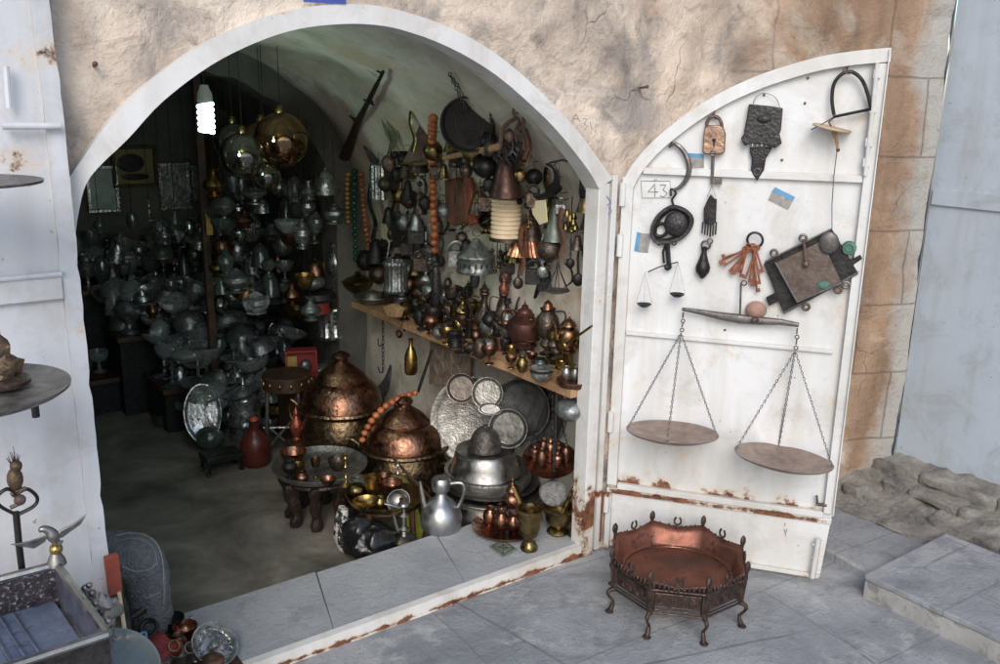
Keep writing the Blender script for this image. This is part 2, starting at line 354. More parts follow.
def stonemat(name,kind):
    m=bpy.data.materials.new(name); nt,b=nodes(m)
    gm=N(nt,'ShaderNodeNewGeometry'); P=gm.outputs['Position']
    def nz(sc,de=8,ro=.62,vec=None,dist=0.):
        n=N(nt,'ShaderNodeTexNoise',i_Scale=sc,i_Detail=de,i_Roughness=ro,i_Distortion=dist); nt.links.new(vec or P,n.inputs[0]); return n.outputs[0]
    if kind=='plaster':
        c=ramp(nt,nz(2.6,9,.6,dist=.6),[(.30,(.25,.215,.185)),(.42,(.50,.415,.34)),(.55,(.70,.59,.485)),(.70,(.80,.73,.635))]).outputs[0]
        gp=ramp(nt,nz(4.3,8,.62,dist=.9),[(.50,g(0)),(.64,g(.85))]).outputs[0]
        c=mix(nt,gp,c,(.30,.27,.25))
        gd=ramp(nt,nz(7.5,9,.7,dist=1.2),[(.57,g(0)),(.68,g(.75))]).outputs[0]; c=mix(nt,gd,c,(.20,.165,.14))
        pk=ramp(nt,nz(1.3,5,.6),[(.45,g(0)),(.65,g(.45))]).outputs[0]; c=mix(nt,pk,c,(.80,.62,.48))
        rs=ramp(nt,nz(6.5,6,.6),[(.60,g(0)),(.72,g(.5))]).outputs[0]
        c=mix(nt,rs,c,(.55,.38,.26))
        v=N(nt,'ShaderNodeTexVoronoi',feature='DISTANCE_TO_EDGE',i_Scale=2.3); 
        wv=N(nt,'ShaderNodeTexNoise',i_Scale=3.,i_Detail=4); nt.links.new(P,wv.inputs[0])
        va=N(nt,'ShaderNodeVectorMath',operation='MULTIPLY_ADD'); nt.links.new(wv.outputs[1],va.inputs[0]); va.inputs[1].default_value=(.5,.5,.5); nt.links.new(P,va.inputs[2]); nt.links.new(va.outputs[0],v.inputs[0])
        cr=ramp(nt,v.outputs[0],[(.0,g(.45)),(.014,g(0))]).outputs[0]
        msk=ramp(nt,nz(1.7,3),[(.46,g(0)),(.56,g(1))]).outputs[0]
        mm=N(nt,'ShaderNodeMath',operation='MULTIPLY'); nt.links.new(cr,mm.inputs[0]); nt.links.new(msk,mm.inputs[1])
        c=mix(nt,mm.outputs[0],c,(.12,.085,.065))
        sp=ramp(nt,nz(48,4,.7),[(.62,g(0)),(.74,g(.7))]).outputs[0]; c=mix(nt,sp,c,(.2,.16,.13))
        # the brown dressed stone to the right shows through with a ragged edge
        ca,jf=ashcol(nt,P,nz)
        sx2=N(nt,'ShaderNodeSeparateXYZ'); nt.links.new(P,sx2.inputs[0])
        m1=N(nt,'ShaderNodeMath',operation='MULTIPLY_ADD'); nt.links.new(nz(2.4,7,.65),m1.inputs[0]); m1.inputs[1].default_value=1.3; nt.links.new(sx2.outputs[0],m1.inputs[2])
        m2=N(nt,'ShaderNodeMath',operation='MULTIPLY_ADD'); nt.links.new(sx2.outputs[2],m2.inputs[0]); m2.inputs[1].default_value=.22; nt.links.new(m1.outputs[0],m2.inputs[2])
        mk=ramp(nt,m2.outputs[0],[(0,g(0)),(1,g(1))]); mk.color_ramp.elements[0].position=0; 
        mr_=N(nt,'ShaderNodeMapRange'); nt.links.new(m2.outputs[0],mr_.inputs[0]); mr_.inputs[1].default_value=3.72; mr_.inputs[2].default_value=3.98
        c=mix(nt,mr_.outputs[0],c,ca)
        jj=N(nt,'ShaderNodeMath',operation='MULTIPLY'); nt.links.new(jf,jj.inputs[0]); nt.links.new(mr_.outputs[0],jj.inputs[1])
        hs=N(nt,'ShaderNodeMath',operation='MULTIPLY_ADD'); nt.links.new(jj.outputs[0],hs.inputs[0]); hs.inputs[1].default_value=-.16; nt.links.new(nz(9,9,.62,dist=.4),hs.inputs[2])
        hc=N(nt,'ShaderNodeMath',operation='MULTIPLY_ADD'); nt.links.new(mm.outputs[0],hc.inputs[0]); hc.inputs[1].default_value=-.5; nt.links.new(hs.outputs[0],hc.inputs[2])
        h1=hc.outputs[0]; h2=nz(60,5,.7)
        st=.8;dd=.03
    elif kind=='ashlar':
        c,jf=ashcol(nt,P,nz)
        h1=nz(7,8,.62); h2=nz(50,5,.7); st=.7; dd=.02
    elif kind=='vault':
        c=ramp(nt,nz(2.2,8,.6,dist=.5),[(.34,(.36,.33,.285)),(.5,(.60,.55,.48)),(.66,(.74,.69,.61))]).outputs[0]
        st_=ramp(nt,nz(5,7,.65),[(.56,g(0)),(.68,g(.6))]).outputs[0]; c=mix(nt,st_,c,(.20,.18,.15))
        oc=ramp(nt,nz(3.1,6,.6),[(.52,g(0)),(.68,g(.6))]).outputs[0]; c=mix(nt,oc,c,(.52,.38,.22))
        h1=nz(8,8,.6); h2=nz(45,4); st=.6; dd=.02
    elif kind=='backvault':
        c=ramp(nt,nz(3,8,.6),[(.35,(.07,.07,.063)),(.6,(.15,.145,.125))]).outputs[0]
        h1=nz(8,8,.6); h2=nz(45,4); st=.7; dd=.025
    elif kind=='pavement':
        c=ramp(nt,nz(1.8,9,.62,dist=.3),[(.34,(.26,.275,.295)),(.5,(.375,.388,.405)),(.66,(.48,.487,.495))]).outputs[0]
        dk=ramp(nt,nz(4.5,8,.7,dist=.8),[(.49,g(0)),(.64,g(.7))]).outputs[0]; c=mix(nt,dk,c,(.20,.21,.225))
        lt=ramp(nt,nz(6,8,.7),[(.55,g(0)),(.66,g(.75))]).outputs[0]; c=mix(nt,lt,c,(.54,.54,.53))
        br=N(nt,'ShaderNodeTexBrick',i_Scale=1.0,i_Mortar_Size=.003,i_Brick_Width=.75,i_Row_Height=.46); br.offset=.37
        wv=N(nt,'ShaderNodeTexNoise',i_Scale=2.,i_Detail=5); nt.links.new(P,wv.inputs[0])
        va=N(nt,'ShaderNodeVectorMath',operation='MULTIPLY_ADD'); nt.links.new(wv.outputs[1],va.inputs[0]); va.inputs[1].default_value=(.05,.05,0); nt.links.new(P,va.inputs[2])
        mp=N(nt,'ShaderNodeMapping'); mp.inputs['Rotation'].default_value=(0,0,rad(4)); nt.links.new(va.outputs[0],mp.inputs[0]); nt.links.new(mp.outputs[0],br.inputs[0])
        jm=N(nt,'ShaderNodeMath',operation='MULTIPLY'); nt.links.new(br.outputs['Fac'],jm.inputs[0]); jm.inputs[1].default_value=.45
        c=mix(nt,jm.outputs[0],c,(.13,.13,.13))
        pt=ramp(nt,nz(55,6,.75),[(.58,g(0)),(.68,g(.55))]).outputs[0]; c=mix(nt,pt,c,(.10,.10,.105))
        vc=N(nt,'ShaderNodeTexVoronoi',feature='DISTANCE_TO_EDGE',i_Scale=1.1); nt.links.new(va.outputs[0],vc.inputs[0]); ck=ramp(nt,vc.outputs[0],[(0,g(.7)),(.006,g(0))]).outputs[0]
        cm=ramp(nt,nz(1.1,4),[(.48,g(0)),(.56,g(1))]).outputs[0]; c_=N(nt,'ShaderNodeMath',operation='MULTIPLY'); nt.links.new(ck,c_.inputs[0]); nt.links.new(cm,c_.inputs[1]); c=mix(nt,c_.outputs[0],c,(.08,.08,.08))
        h1=nz(14,10,.72); h2=nz(90,6,.8); st=.9; dd=.02
    elif kind=='slab':
        c=ramp(nt,nz(3.,8,.62),[(.34,(.31,.322,.34)),(.6,(.42,.43,.44))]).outputs[0]
        lt=ramp(nt,nz(9,7,.7),[(.60,g(0)),(.72,g(.5))]).outputs[0]; c=mix(nt,lt,c,(.47,.465,.46))
        sp=ramp(nt,nz(45,6,.75),[(.57,g(0)),(.68,g(.6))]).outputs[0]; c=mix(nt,sp,c,(.20,.20,.205))
        ww=ramp(nt,nz(3.3,9,.75,dist=1.),[(.55,g(0)),(.66,g(.6))]).outputs[0]; c=mix(nt,ww,c,(.24,.245,.26))
        h1=nz(22,10,.72); h2=nz(100,6,.8); st=.8; dd=.012
    elif kind=='riser':
        c=ramp(nt,nz(5,8,.62),[(.34,(.30,.295,.285)),(.6,(.42,.41,.39))]).outputs[0]
        bl=ramp(nt,nz(11,4,.5,dist=.5),[(.55,g(0)),(.62,g(.85))]).outputs[0]; c=mix(nt,bl,c,(.20,.195,.19))
        h1=nz(20,10,.72); h2=nz(80,6,.8); st=.8; dd=.01
    elif kind=='floor':
        c=ramp(nt,nz(2.5,9,.65,dist=.4),[(.36,(.085,.075,.062)),(.52,(.185,.165,.135)),(.68,(.32,.285,.24))]).outputs[0]
        h1=nz(10,9,.65); h2=nz(60,5,.7); st=.6; dd=.01
    elif kind=='rock':
        c=ramp(nt,nz(5,9,.68,dist=.8),[(.34,(.17,.16,.15)),(.5,(.35,.33,.30)),(.64,(.50,.475,.43))]).outputs[0]
        lt=ramp(nt,nz(10,8,.7),[(.58,g(0)),(.72,g(.6))]).outputs[0]; c=mix(nt,lt,c,(.50,.46,.40))
        h1=nz(24,10,.75); h2=nz(80,5,.8); st=1.; dd=.03
    nt.links.new(c,b.inputs['Base Color']); b.inputs['Roughness'].default_value=.88 if kind not in('pavement','slab') else .7
    ad=N(nt,'ShaderNodeMath',operation='MULTIPLY_ADD'); nt.links.new(h2,ad.inputs[0]); ad.inputs[1].default_value=.25; nt.links.new(h1,ad.inputs[2])
    bp=N(nt,'ShaderNodeBump',i_Strength=st,i_Distance=dd); nt.links.new(ad.outputs[0],bp.inputs['Height']); nt.links.new(bp.outputs[0],b.inputs['Normal'])
    return m
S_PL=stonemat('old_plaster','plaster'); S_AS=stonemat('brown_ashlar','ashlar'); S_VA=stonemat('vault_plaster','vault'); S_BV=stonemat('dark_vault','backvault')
S_PV=stonemat('pavement_stone','pavement'); S_SL=stonemat('threshold_stone','slab'); S_FL=stonemat('shop_floor','floor'); S_RK=stonemat('rough_masonry','rock')
def fbm(p,sc,oc=4):
    return noise.fractal(Vector(p)*sc,1.0,2.0,oc)
def flat(name,m,x0,x1,y0,y1,z,kind='structure'):
    o=MB().add([(x0,y0,z),(x1,y0,z),(x1,y1,z),(x0,y1,z)],[(0,1,2,3)]).build(name,m); tag(o,kind=kind); return o
flat('pavement',S_PV,-150,150,-200,Y0+.02,0)
flat('floor',S_FL,-.62,2.2,2.5,5.45,FLOOR)
# arch outline of the doorway (outer and inner edge of the white frame)
ARO=[(.36,1.28),(.385,1.38),(.417,1.433),(.507,1.547),(.601,1.632),(.721,1.715),(.846,1.774),(.95,1.808),(1.058,1.828),(1.16,1.834),(1.262,1.825),(1.421,1.789),(1.594,1.716),(1.787,1.591),(1.90,1.50),(1.985,1.418),(2.045,1.36)]
ARI=[(.40,1.26),(.42,1.35),(.45,1.42),(.535,1.50),(.62,1.585),(.735,1.668),(.85,1.726),(.955,1.762),(1.06,1.78),(1.155,1.786),(1.255,1.778),(1.40,1.742),(1.565,1.672),(1.75,1.553),(1.86,1.462),(1.94,1.385),(1.985,1.33)]
aro=[(p.x,p.y) for p in spline([(x,z,0) for x,z in ARO],4)]
ari=[(p.x,p.y) for p in spline([(x,z,0) for x,z in ARI],4)]
def arch_z(x,pts=aro):
    if x<=pts[0][0] or x>=pts[-1][0]: return 0 if not(pts[0][0]<x<pts[-1][0]) else pts[0][1]
    for (a,b),(c,d) in zip(pts,pts[1:]):
        if a<=x<=c: return b+(d-b)*(x-a)/(c-a)
# ---- the front stone wall: one continuous lumpy skin
BX,BY=2.62,Y0; CX,CY=3.42,1.84
def wallpt(s,z):
    L1=BX+1.8
    if s<L1: x=-1.8+s; y=BY; n=Vector((0,-1,0))
    else:
        d=Vector((CX-BX,CY-BY,0)).normalized(); q=s-L1; x=BX+d.x*q; y=BY+d.y*q; n=Vector((d.y,-d.x,0))
    return Vector((x,y,z)),n
LT=BX+1.8+math.hypot(CX-BX,CY-BY)
def build_wall():
    step=.022; ns=int(LT/step); nz_=int(3.0/step); vs_=[];idx={};fs=[]
    mb=MB(); vid={}
    def vert(i,j):
        k=(i,j)
        if k in vid: return vid[k]
        s=LT*i/ns; z=-.02+3.0*j/nz_; p,n=wallpt(s,z)
        w=1.0
        a=arch_z(p.x) or 0
        near=0
        if .3<p.x<2.1: 
            dd=max(0,z-a); w=min(1,dd/.10); near=.008*(1-w)
        amp=.022 if s<LT-.35 else .010
        hgt=fbm((p.x,p.y,z),2.6,5)*amp*1.2+fbm((p.x+5,p.y,z),9,4)*amp*.45
        rid=abs(fbm((p.x+9,p.y,z+3),1.9,3)); hgt-=max(0,.10-rid)*.10
        hgt=max(-.03,min(.02,hgt))*w - .002 - near
        if i==ns: hgt-=.0
        p=p+n*hgt
        vid[k]=len(mb.v); mb.v.append(p); return vid[k]
    for i in range(ns):
        s=LT*(i+.5)/ns; x=wallpt(s,0)[0].x
        for j in range(nz_):
            z=-.02+3.0*(j+.5)/nz_
            if .40<x<2.02 and z<(arch_z(x)or 0)-.026 : continue
            if .395<x<2.03 and z<1.3: continue
            mb.f.append((vert(i,j),vert(i+1,j),vert(i+1,j+1),vert(i,j+1)))
    rt=root('stone_wall','lumpy cream and grey plastered stone wall around the arched shop doorway','wall',(0,Y0,0))
    o=mb.build('wall_face',S_PL,None,sharp=180)
    # ashlar quarter as a second material by position: right of the doorway leaf
    o.parent=rt; o.location=(0,-Y0,0)
    # jagged outer corner return
    c2=MB(); n=60; vs_=[]
    for j in range(n+1):
        z=-.02+3.0*j/n; k=.02*fbm((3,1,z),4,4)
        for q in range(4):
            vs_.append(Vector((CX+.002+.09*q/3+(.012*fbm((q,2,z),5,3) if q else 0),CY+.03*q/3+.03*q*q/9+k*(q>0),z)))
    fs=[(j*4+q,j*4+q+1,(j+1)*4+q+1,(j+1)*4+q) for j in range(n) for q in range(3)]
    c3=c2.add(vs_,fs).build('wall_corner',S_AS,rt,org=(0,Y0,0),sharp=180)
    # doorway reveal (the soffit behind the white frame)
    rv=MB(); A=[(ari[0][0]-.012,0)]+[(x+(-.012 if x<1.2 else .012),z+.012) for x,z in ari]+[(1.997,0)]
    v=[];
    for x,z in A: sp_=.115*max(0,min(1,(x-1.86)/.13)); v+= [(x,Y0+.035,z),(x+sp_*.5,Y0+.09,z+.004),(x+sp_,Y0+.14,z+.010)]
    rv.add(v,[(i*3+q,i*3+q+1,(i+1)*3+q+1,(i+1)*3+q) for i in range(len(A)-1) for q in range(2)])
    rv.build('door_reveal',S_VA,rt,org=(0,Y0,0))
    return rt
build_wall()
# ---- chamber behind: right wall flows into the vault
def vault_prof(y,n=40):
    pts=[]
    xr=WX; xc=1.22; 
    pts.append((xr,FLOOR-.05)); 
    for z in [.1*k for k in range(0,9)]: pts.append((xr,z))
    for k in range(n+1):
        a=PI*k/n; c_=math.cos(a); s_=math.sin(a)
        rx=(xr-xc) if c_>0 else 1.8
        pts.append((xc+rx*c_,.9+(.95)*s_))
    for z in [.8,.5,.2,FLOOR-.05]: pts.append((xc-1.8,z))
    return pts
def build_chamber():
    rt=root('vaulted_chamber','rough grey plastered barrel vault and side wall inside the shop','vault',(1.2,3.2,FLOOR))
    org=(1.2,3.2,FLOOR)
    mb=MB(); ys=[Y0+.138+(4.1-Y0-.138)*k/48 for k in range(49)]; n=None
    for y in ys:
        pr=vault_prof(y); n=len(pr)
        # resample finer on the right
        for (x,z) in pr:
            d=Vector((x-1.22,0,z-.9)) if z>.9 else Vector((1 if x>1 else -1,0,0)); d.normalize()
            h=.028*fbm((x,y,z),2.2,5)+.010*fbm((x,y,z),8,3)
            mb.v.append(Vector((x,y,z))+d*h)
    for j in range(len(ys)-1):
        for i in range(n-1): mb.f.append((j*n+i,j*n+i+1,(j+1)*n+i+1,(j+1)*n+i))
    mb.build('vault_shell',S_VA,rt,org=org,sharp=180)
    # front closing ring between reveal and vault
    A=[(ari[0][0]-.012,FLOOR-.05)]+[(x+(-.012 if x<1.2 else .012),z+.012) for x,z in ari]+[(1.997,FLOOR-.05)]
    def big(x,z):
        d=Vector((x-1.22,0,z-.7)).normalized(); return (x+d.x*.9-0,Y0+.2,z+d.z*.6)
    v=[]
    for i,(x,z) in enumerate(A):
        v.append((x+.115*max(0,min(1,(x-1.86)/.13)),Y0+.14,z+.010)); 
        if i==0: v.append((-.7,Y0+.142,z))
        elif i==len(A)-1: v.append((2.6,Y0+.142,z))
        else: v.append(big(x,z)[:1]+(Y0+.142,)+(big(x,z)[2],))
    MB().add(v,[(2*i,2*i+1,2*i+3,2*i+2) for i in range(len(A)-1)]).build('front_lining',S_VA,rt,org=org)
    # rib wall with the inner arch at y=4.1
    cx,cz,r=1.27,1.0,.71; v=[];fs=[]
    K=[(cx+r,FLOOR-.05)]+[(cx+r*math.cos(PI*k/30)*(1+.012*math.sin(k*1.7)),cz+r*math.sin(PI*k/30)*(1+.012*math.sin(k*2.3))) for k in range(31)]+[(cx-r,FLOOR-.05)]
    for i,(x,z) in enumerate(K):
        if i==0: o=(2.6,z)
        elif i==len(K)-1: o=(-1.2,z)
        else:
            t=PI*(i-1)/30; o=(cx+2.2*math.cos(t)*.6,cz+1.1*math.sin(t)+.0)
            if abs(math.cos(t))>.99: o=(cx+1.33*(1 if math.cos(t)>0 else -1.8),cz)
        v+=[(x,4.10,z),(o[0],4.08,o[1]),(x,4.28,z)]
    for i in range(len(K)-1):
        fs+=[(3*i,3*i+1,3*i+4,3*i+3),(3*i+2,3*i,3*i+3,3*i+5)]
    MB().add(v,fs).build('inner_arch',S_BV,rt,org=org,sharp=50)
    # back vault and back wall
    mb=MB(); P2=[(2.1,FLOOR-.05),(2.1,.5),(2.1,.98)]+[(cx+.83*math.cos(PI*k/24),1.0+.80*math.sin(PI*k/24)) for k in range(1,24)]+[(.44,.98),(.44,.5),(.44,FLOOR-.05)]
    ys=[4.27+.12*k for k in range(11)]; n=len(P2)
    for y in ys:
        for x,z in P2: mb.v.append(Vector((x,y,z))+Vector((.02*fbm((x,y,z),3,4),0,.03*fbm((y,x,z),3,4))))
    for j in range(len(ys)-1):
        for i in range(n-1): mb.f.append((j*n+i,j*n+i+1,(j+1)*n+i+1,(j+1)*n+i))
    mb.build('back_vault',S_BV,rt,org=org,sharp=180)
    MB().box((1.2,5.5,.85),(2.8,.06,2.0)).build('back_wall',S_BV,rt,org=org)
    return rt
build_chamber()
# ---- white arched frame and threshold
def build_frame():
    org=(2.03,Y0,0)
    rt=root('door_frame','white painted iron frame around the shop arch, rusty at its foot','door frame',org)
    mb=MB(); v=[]
    n=len(aro)
    for (xo,zo),(xi,zi) in zip(aro,ari):
        w=.0015*fbm((xo,0,zo),20,2)
        v+=[(xo,Y0-.022+w,zo),(xi,Y0-.024+w,zi),(xi,Y0+.05,zi),(xo,Y0+.05,zo)]
    fs=[]
    for i in range(n-1):
        for q in range(4): fs.append((4*i+q,4*i+(q+1)%4,4*(i+1)+(q+1)%4,4*(i+1)+q))
    fs+=[(0,1,2,3),(4*n-1,4*n-2,4*n-3,4*n-4)]
    MB().add(v,fs).build('arch_band',WH_FRAME,rt,org=org,sharp=35)
    MB().box((2.012,Y0+.012,.672),(.048,.068,1.345)).build('jamb',WH_FRAME,rt,org=org,bevel=.003)
    MB().box((.385,Y0+.012,.64),(.03,.068,1.28)).build('jamb',WH_FRAME,rt,org=org,bevel=.003)
    # narrow hinge strip with gap beside the jamb
    MB().box((2.062,Y0-.004,.69),(.022,.03,1.36)).build('hinge_strip',WH_BAR,rt,org=org,bevel=.002)
    for z in (.16,.47,1.10,1.27):
        MB().lathe([(0,0),(.011,0),(.011,.075),(0,.075)],o=(2.086,Y0-.03,z),seg=10).build('hinge',WH_BAR,rt,org=org)
    b=MB().box((2.072,Y0-.02,.14),(.006,.006,.20)).build('rust_streak',mat('rust_crust',(.22,.08,.04),(.09,.035,.02),0,.9,50,.8),rt,org=org)
    # faint pencil marks on the arch band
    mk=MB(); 
    INK=mat('ink_mark',(.12,.12,.13),(.08,.08,.09),0,.8,30,0)
    def s(pts): mk.tube([W(u,v,('y',Y0-.0255)) for u,v in pts],.0011,4)
    s([(572,122),(576,114),(580,122)]); s([(574,119),(578,119)]); s([(583,119),(587,119),(584,124),(588,126),(584,130)]); s([(590,122),(592,130)])
    mk.build('scribbled_mark',INK,rt,org=org)
    mk=MB()
    BI=mat('blue_ink',(.03,.06,.4),(.02,.04,.3),0,.6,30,0)
    def s2(pts): mk.tube([W(u,v,('y',Y0-.0245)) for u,v in pts],.0012,4)
    s2([(607,196),(611,203),(607,205)]);s2([(609,207),(612,211),(608,214)])
    mk.build('blue_mark',BI,rt,org=org)
    mk=MB().poly([W(u,v,('y',Y0-.026)) for u,v in [(304,-6),(346,-6),(346,4),(304,2)]],(0,.003,0)).build('blue_plate',mat('blue_enamel',(.06,.09,.38),(.05,.07,.3),0,.3,20,0),rt,org=org)
    return rt
build_frame()
def build_threshold():
    org=(1.2,2.3,0)
    rt=root('stone_threshold','grey stone doorstep slabs edged with a chipped white strip','threshold',org)
    SX=[.30,1.02,1.50,2.0]
    for i in range(3):
        mb=MB(); a0,a1=SX[i]+.0008,SX[i+1]-.0008; sk=.10 if i else 0; sk1=.10 if i<2 else 0
        pts=[(a0,Y0+.012,FLOOR),(a1,Y0+.012,FLOOR),(a1+sk1,2.555,FLOOR),(a0+sk,2.545,FLOOR)]
        mb.poly(pts,(0,0,SILL-FLOOR+ (0,.0015,.001)[i])); mb.build('slab',S_SL,rt,org=org,bevel=.0015)
    mb=MB(); n=60
    for i in range(n+1):
        x=.30+1.72*i/n; j=.0025*fbm((x,0,0),14,4)
        mb.v+=[Vector((x,Y0-.018+j,-.01)),Vector((x,Y0-.014+j,SILL+.002)),Vector((x,Y0+.011,SILL+.004)),Vector((x,Y0+.011,-.01))]
    for i in range(n):
        for q in range(3): mb.f.append((4*i+q,4*i+q+1,4*i+5+q,4*i+4+q))
    mb.f+=[(0,1,2,3),(4*n+3,4*n+2,4*n+1,4*n)]
    mb.build('front_strip',whitepaint('chipped_strip',(.66,.65,.63),rust_lines=((.008,.022,.9),),amount=.4),rt,org=org,sharp=50)
build_threshold()
# ---- left white panel door, standing flat against the wall
def build_panel():
    yp=Y0-.055; org=(.0,yp,0)
    rt=root('white_side_door','tall white painted metal door folded back on the left, rust on its edge','door',org)
    xr=.398
    mb=MB(); n=70
    for i in range(n+1):
        z=2.15*i/n; j=.0022*fbm((z,3,0),16,4) + (-.004 if (i%9==4 and i<48) else 0)
        x=xr+j+ (-.004 if z>1.64 else 0)
        mb.v+=[Vector((x-.036,yp-.014,z)),Vector((x,yp-.014,z)),Vector((x,yp+.03,z)),Vector((x-.036,yp+.03,z))]
    for i in range(n):
        for q in range(4): mb.f.append((4*i+q,4*i+(q+1)%4,4*i+4+(q+1)%4,4*i+4+q))
    mb.f+=[(3,2,1,0),(4*n,4*n+1,4*n+2,4*n+3)]
    mb.build('edge_frame',WH_PANEL,rt,org=org,sharp=40)
    MB().box((-.32,yp+.004,1.075),(1.364,.012,2.15)).build('door_sheet',WH_PANEL,rt,org=org)
    zl=W(30,276,('y',yp-.015)).z
    MB().box((-.32,yp-.011,zl-.03),(1.362,.018,.055)).build('cross_bar',WH_PANEL,rt,org=org,bevel=.003)
    MB().tube([(-1,yp-.024,zl),(.36,yp-.024,zl)],.006,8).build('ledge',WH_PANEL,rt,org=org)
    a=W(2,126,('y',yp-.03)); b=W(60,124,('y',yp-.03)); b.z=a.z
    MB().tube([a,b],.0075,10).build('bolt',WH_PANEL,rt,org=org)
    a=W(6,66,('y',yp-.025)); b=W(9,108,('y',yp-.025)); 
    MB().tube([a,b],.006,8).build('handle',WH_PANEL,rt,org=org)
build_panel()
# ---- right hand side: blue door wall, ledge, steps
def build_right():
    XB=CX+.012
    o=MB().box((XB+.1,-.2,1.6),(.2,4.2,2.6))
    PB=mat('pale_blue_paint',(.47,.53,.60),(.43,.49,.56),0,.45,3,.15)
    rt=root('blue_grey_door','plain pale blue grey metal door to the right of the brown corner','door',(XB,0,0))
    MB().box((XB+.05,-.3,1.62),(.06,4.3,3.11)).build('door_sheet',WH_BLUE,rt,org=(XB,0,0))
    za=W(960,208,('x',XB)).z; zb=W(960,192,('x',XB)).z
    MB().box((XB+.014,-.3,(za+zb)/2),(.012,4.28,abs(zb-za))).build('seam_band',WH_BLUE,rt,org=(XB,0,0),bevel=.002)
    # rough masonry band under it: rows of irregular stones bedded in rubble
    lo=[W(u,v,('z',.085)) for u,v in [(842,499),(1000,563)]]
    xl=(lo[0].x+lo[1].x)/2
    mb=MB(); rnd=random.Random(4)
    n=200; m=24
    for i in range(n+1):
        y=2.10-3.6*i/n
        for j in range(m+1):
            t=j/m; x=xl+(XB+.03-xl)*t; z=.035+.165*t
            h=.020*fbm((x,y*.6,z),8,6)+.014*fbm((x,y,z),28,6)
            mb.v.append(Vector((x+h*.4,y,z+h)))
    for i in range(n):
        for j in range(m): mb.f.append((i*(m+1)+j,(i+1)*(m+1)+j,(i+1)*(m+1)+j+1,i*(m+1)+j+1))
    rows_=4
    for r_ in range(rows_):
        t0=r_/rows_; x0=xl+(XB-xl)*t0; wd=(XB-xl)/rows_; y=2.08-rnd.uniform(0,.2)
        while y>-1.5:
            L=rnd.uniform(.07,.30); hh=rnd.uniform(.040,.052); cx_=x0+wd*.5+rnd.uniform(-.012,.012); cz_=.008+.165*(t0+.15)+rnd.uniform(-.008,.008)
            na,nr=48,24; base=len(mb.v); ph=rnd.uniform(0,50); yaw_=rnd.uniform(-.06,.06)
            for a_ in range(nr+1):
                th=PI*a_/nr
                for b_ in range(na):
                    f=2*PI*b_/na
                    sg=lambda q,e: math.copysign(abs(q)**e,q)
                    dx=sg(math.sin(th),.25)*sg(math.cos(f),.3); dy=sg(math.sin(th),.25)*sg(math.sin(f),.3); dz=-sg(math.cos(th),.3)
                    p=Vector((cx_+dx*wd*.52+dy*yaw_*L*.5,y-L/2+dy*L*.50,cz_+dz*hh*.5))
                    q=p+Vector((ph,0,0)); p+=Vector((dx,dy,dz)).normalized()*(.014*fbm(q,7,6)+.010*fbm(q,26,6))
                    mb.v.append(p)
            for a_ in range(nr):
                for b_ in range(na):
                    b2=(b_+1)%na; mb.f.append((base+a_*na+b_,base+a_*na+b2,base+(a_+1)*na+b2,base+(a_+1)*na+b_))
            y-=L+rnd.uniform(.0,.012)
    o=mb.build('masonry_footing',S_RK,org=(3.2,1,0),sharp=180); tag(o,'rough crumbling masonry footing under the pale blue door','footing')
    s1=MB(); kx=2.60
    st_=root('stone_step','low pale stone kerb step with a darker worn top in the lower right corner','step',(2.8,0,0))
    rr=random.Random(8); ys_=[1.44,.78,.10,-.62,-1.6]
    for a_,b_ in zip(ys_,ys_[1:]):
        s1=MB(); n_=14; A_=[(kx+.006*fbm((0,a_+(b_-a_)*k/n_,0),7,4),a_-.002+(b_-a_+.004)*k/n_) for k in range(n_+1)]
        s1.poly([(x_,y_,-.02) for x_,y_ in A_]+[(xl+.06,b_+.002,-.02),(xl+.06,a_-.002,-.02)],(0,0,.086)).build('riser_block',S_ST,st_,org=(2.8,0,0),bevel=.004)
        s1=MB(); s1.poly([(x_-.004,y_,.0665) for x_,y_ in A_]+[(xl+.06,b_+.002,.0665),(xl+.06,a_-.002,.0665)],(0,0,.020)).build('top_slab',S_PV,st_,org=(2.8,0,0),bevel=.004)
    o=MB().poly([(2.70,1.455,-.02),(xl+.06,1.455,-.02),(xl+.06,2.12,-.02),(2.80,2.12,-.02)],(0,0,.055)).build('stone_slab',S_PV,org=(2.8,1.8,0),bevel=.008); tag(o,'worn grey paving slab between the open door leaf and the masonry footing','slab')
S_ST=stonemat('stained_riser','riser')
build_right()
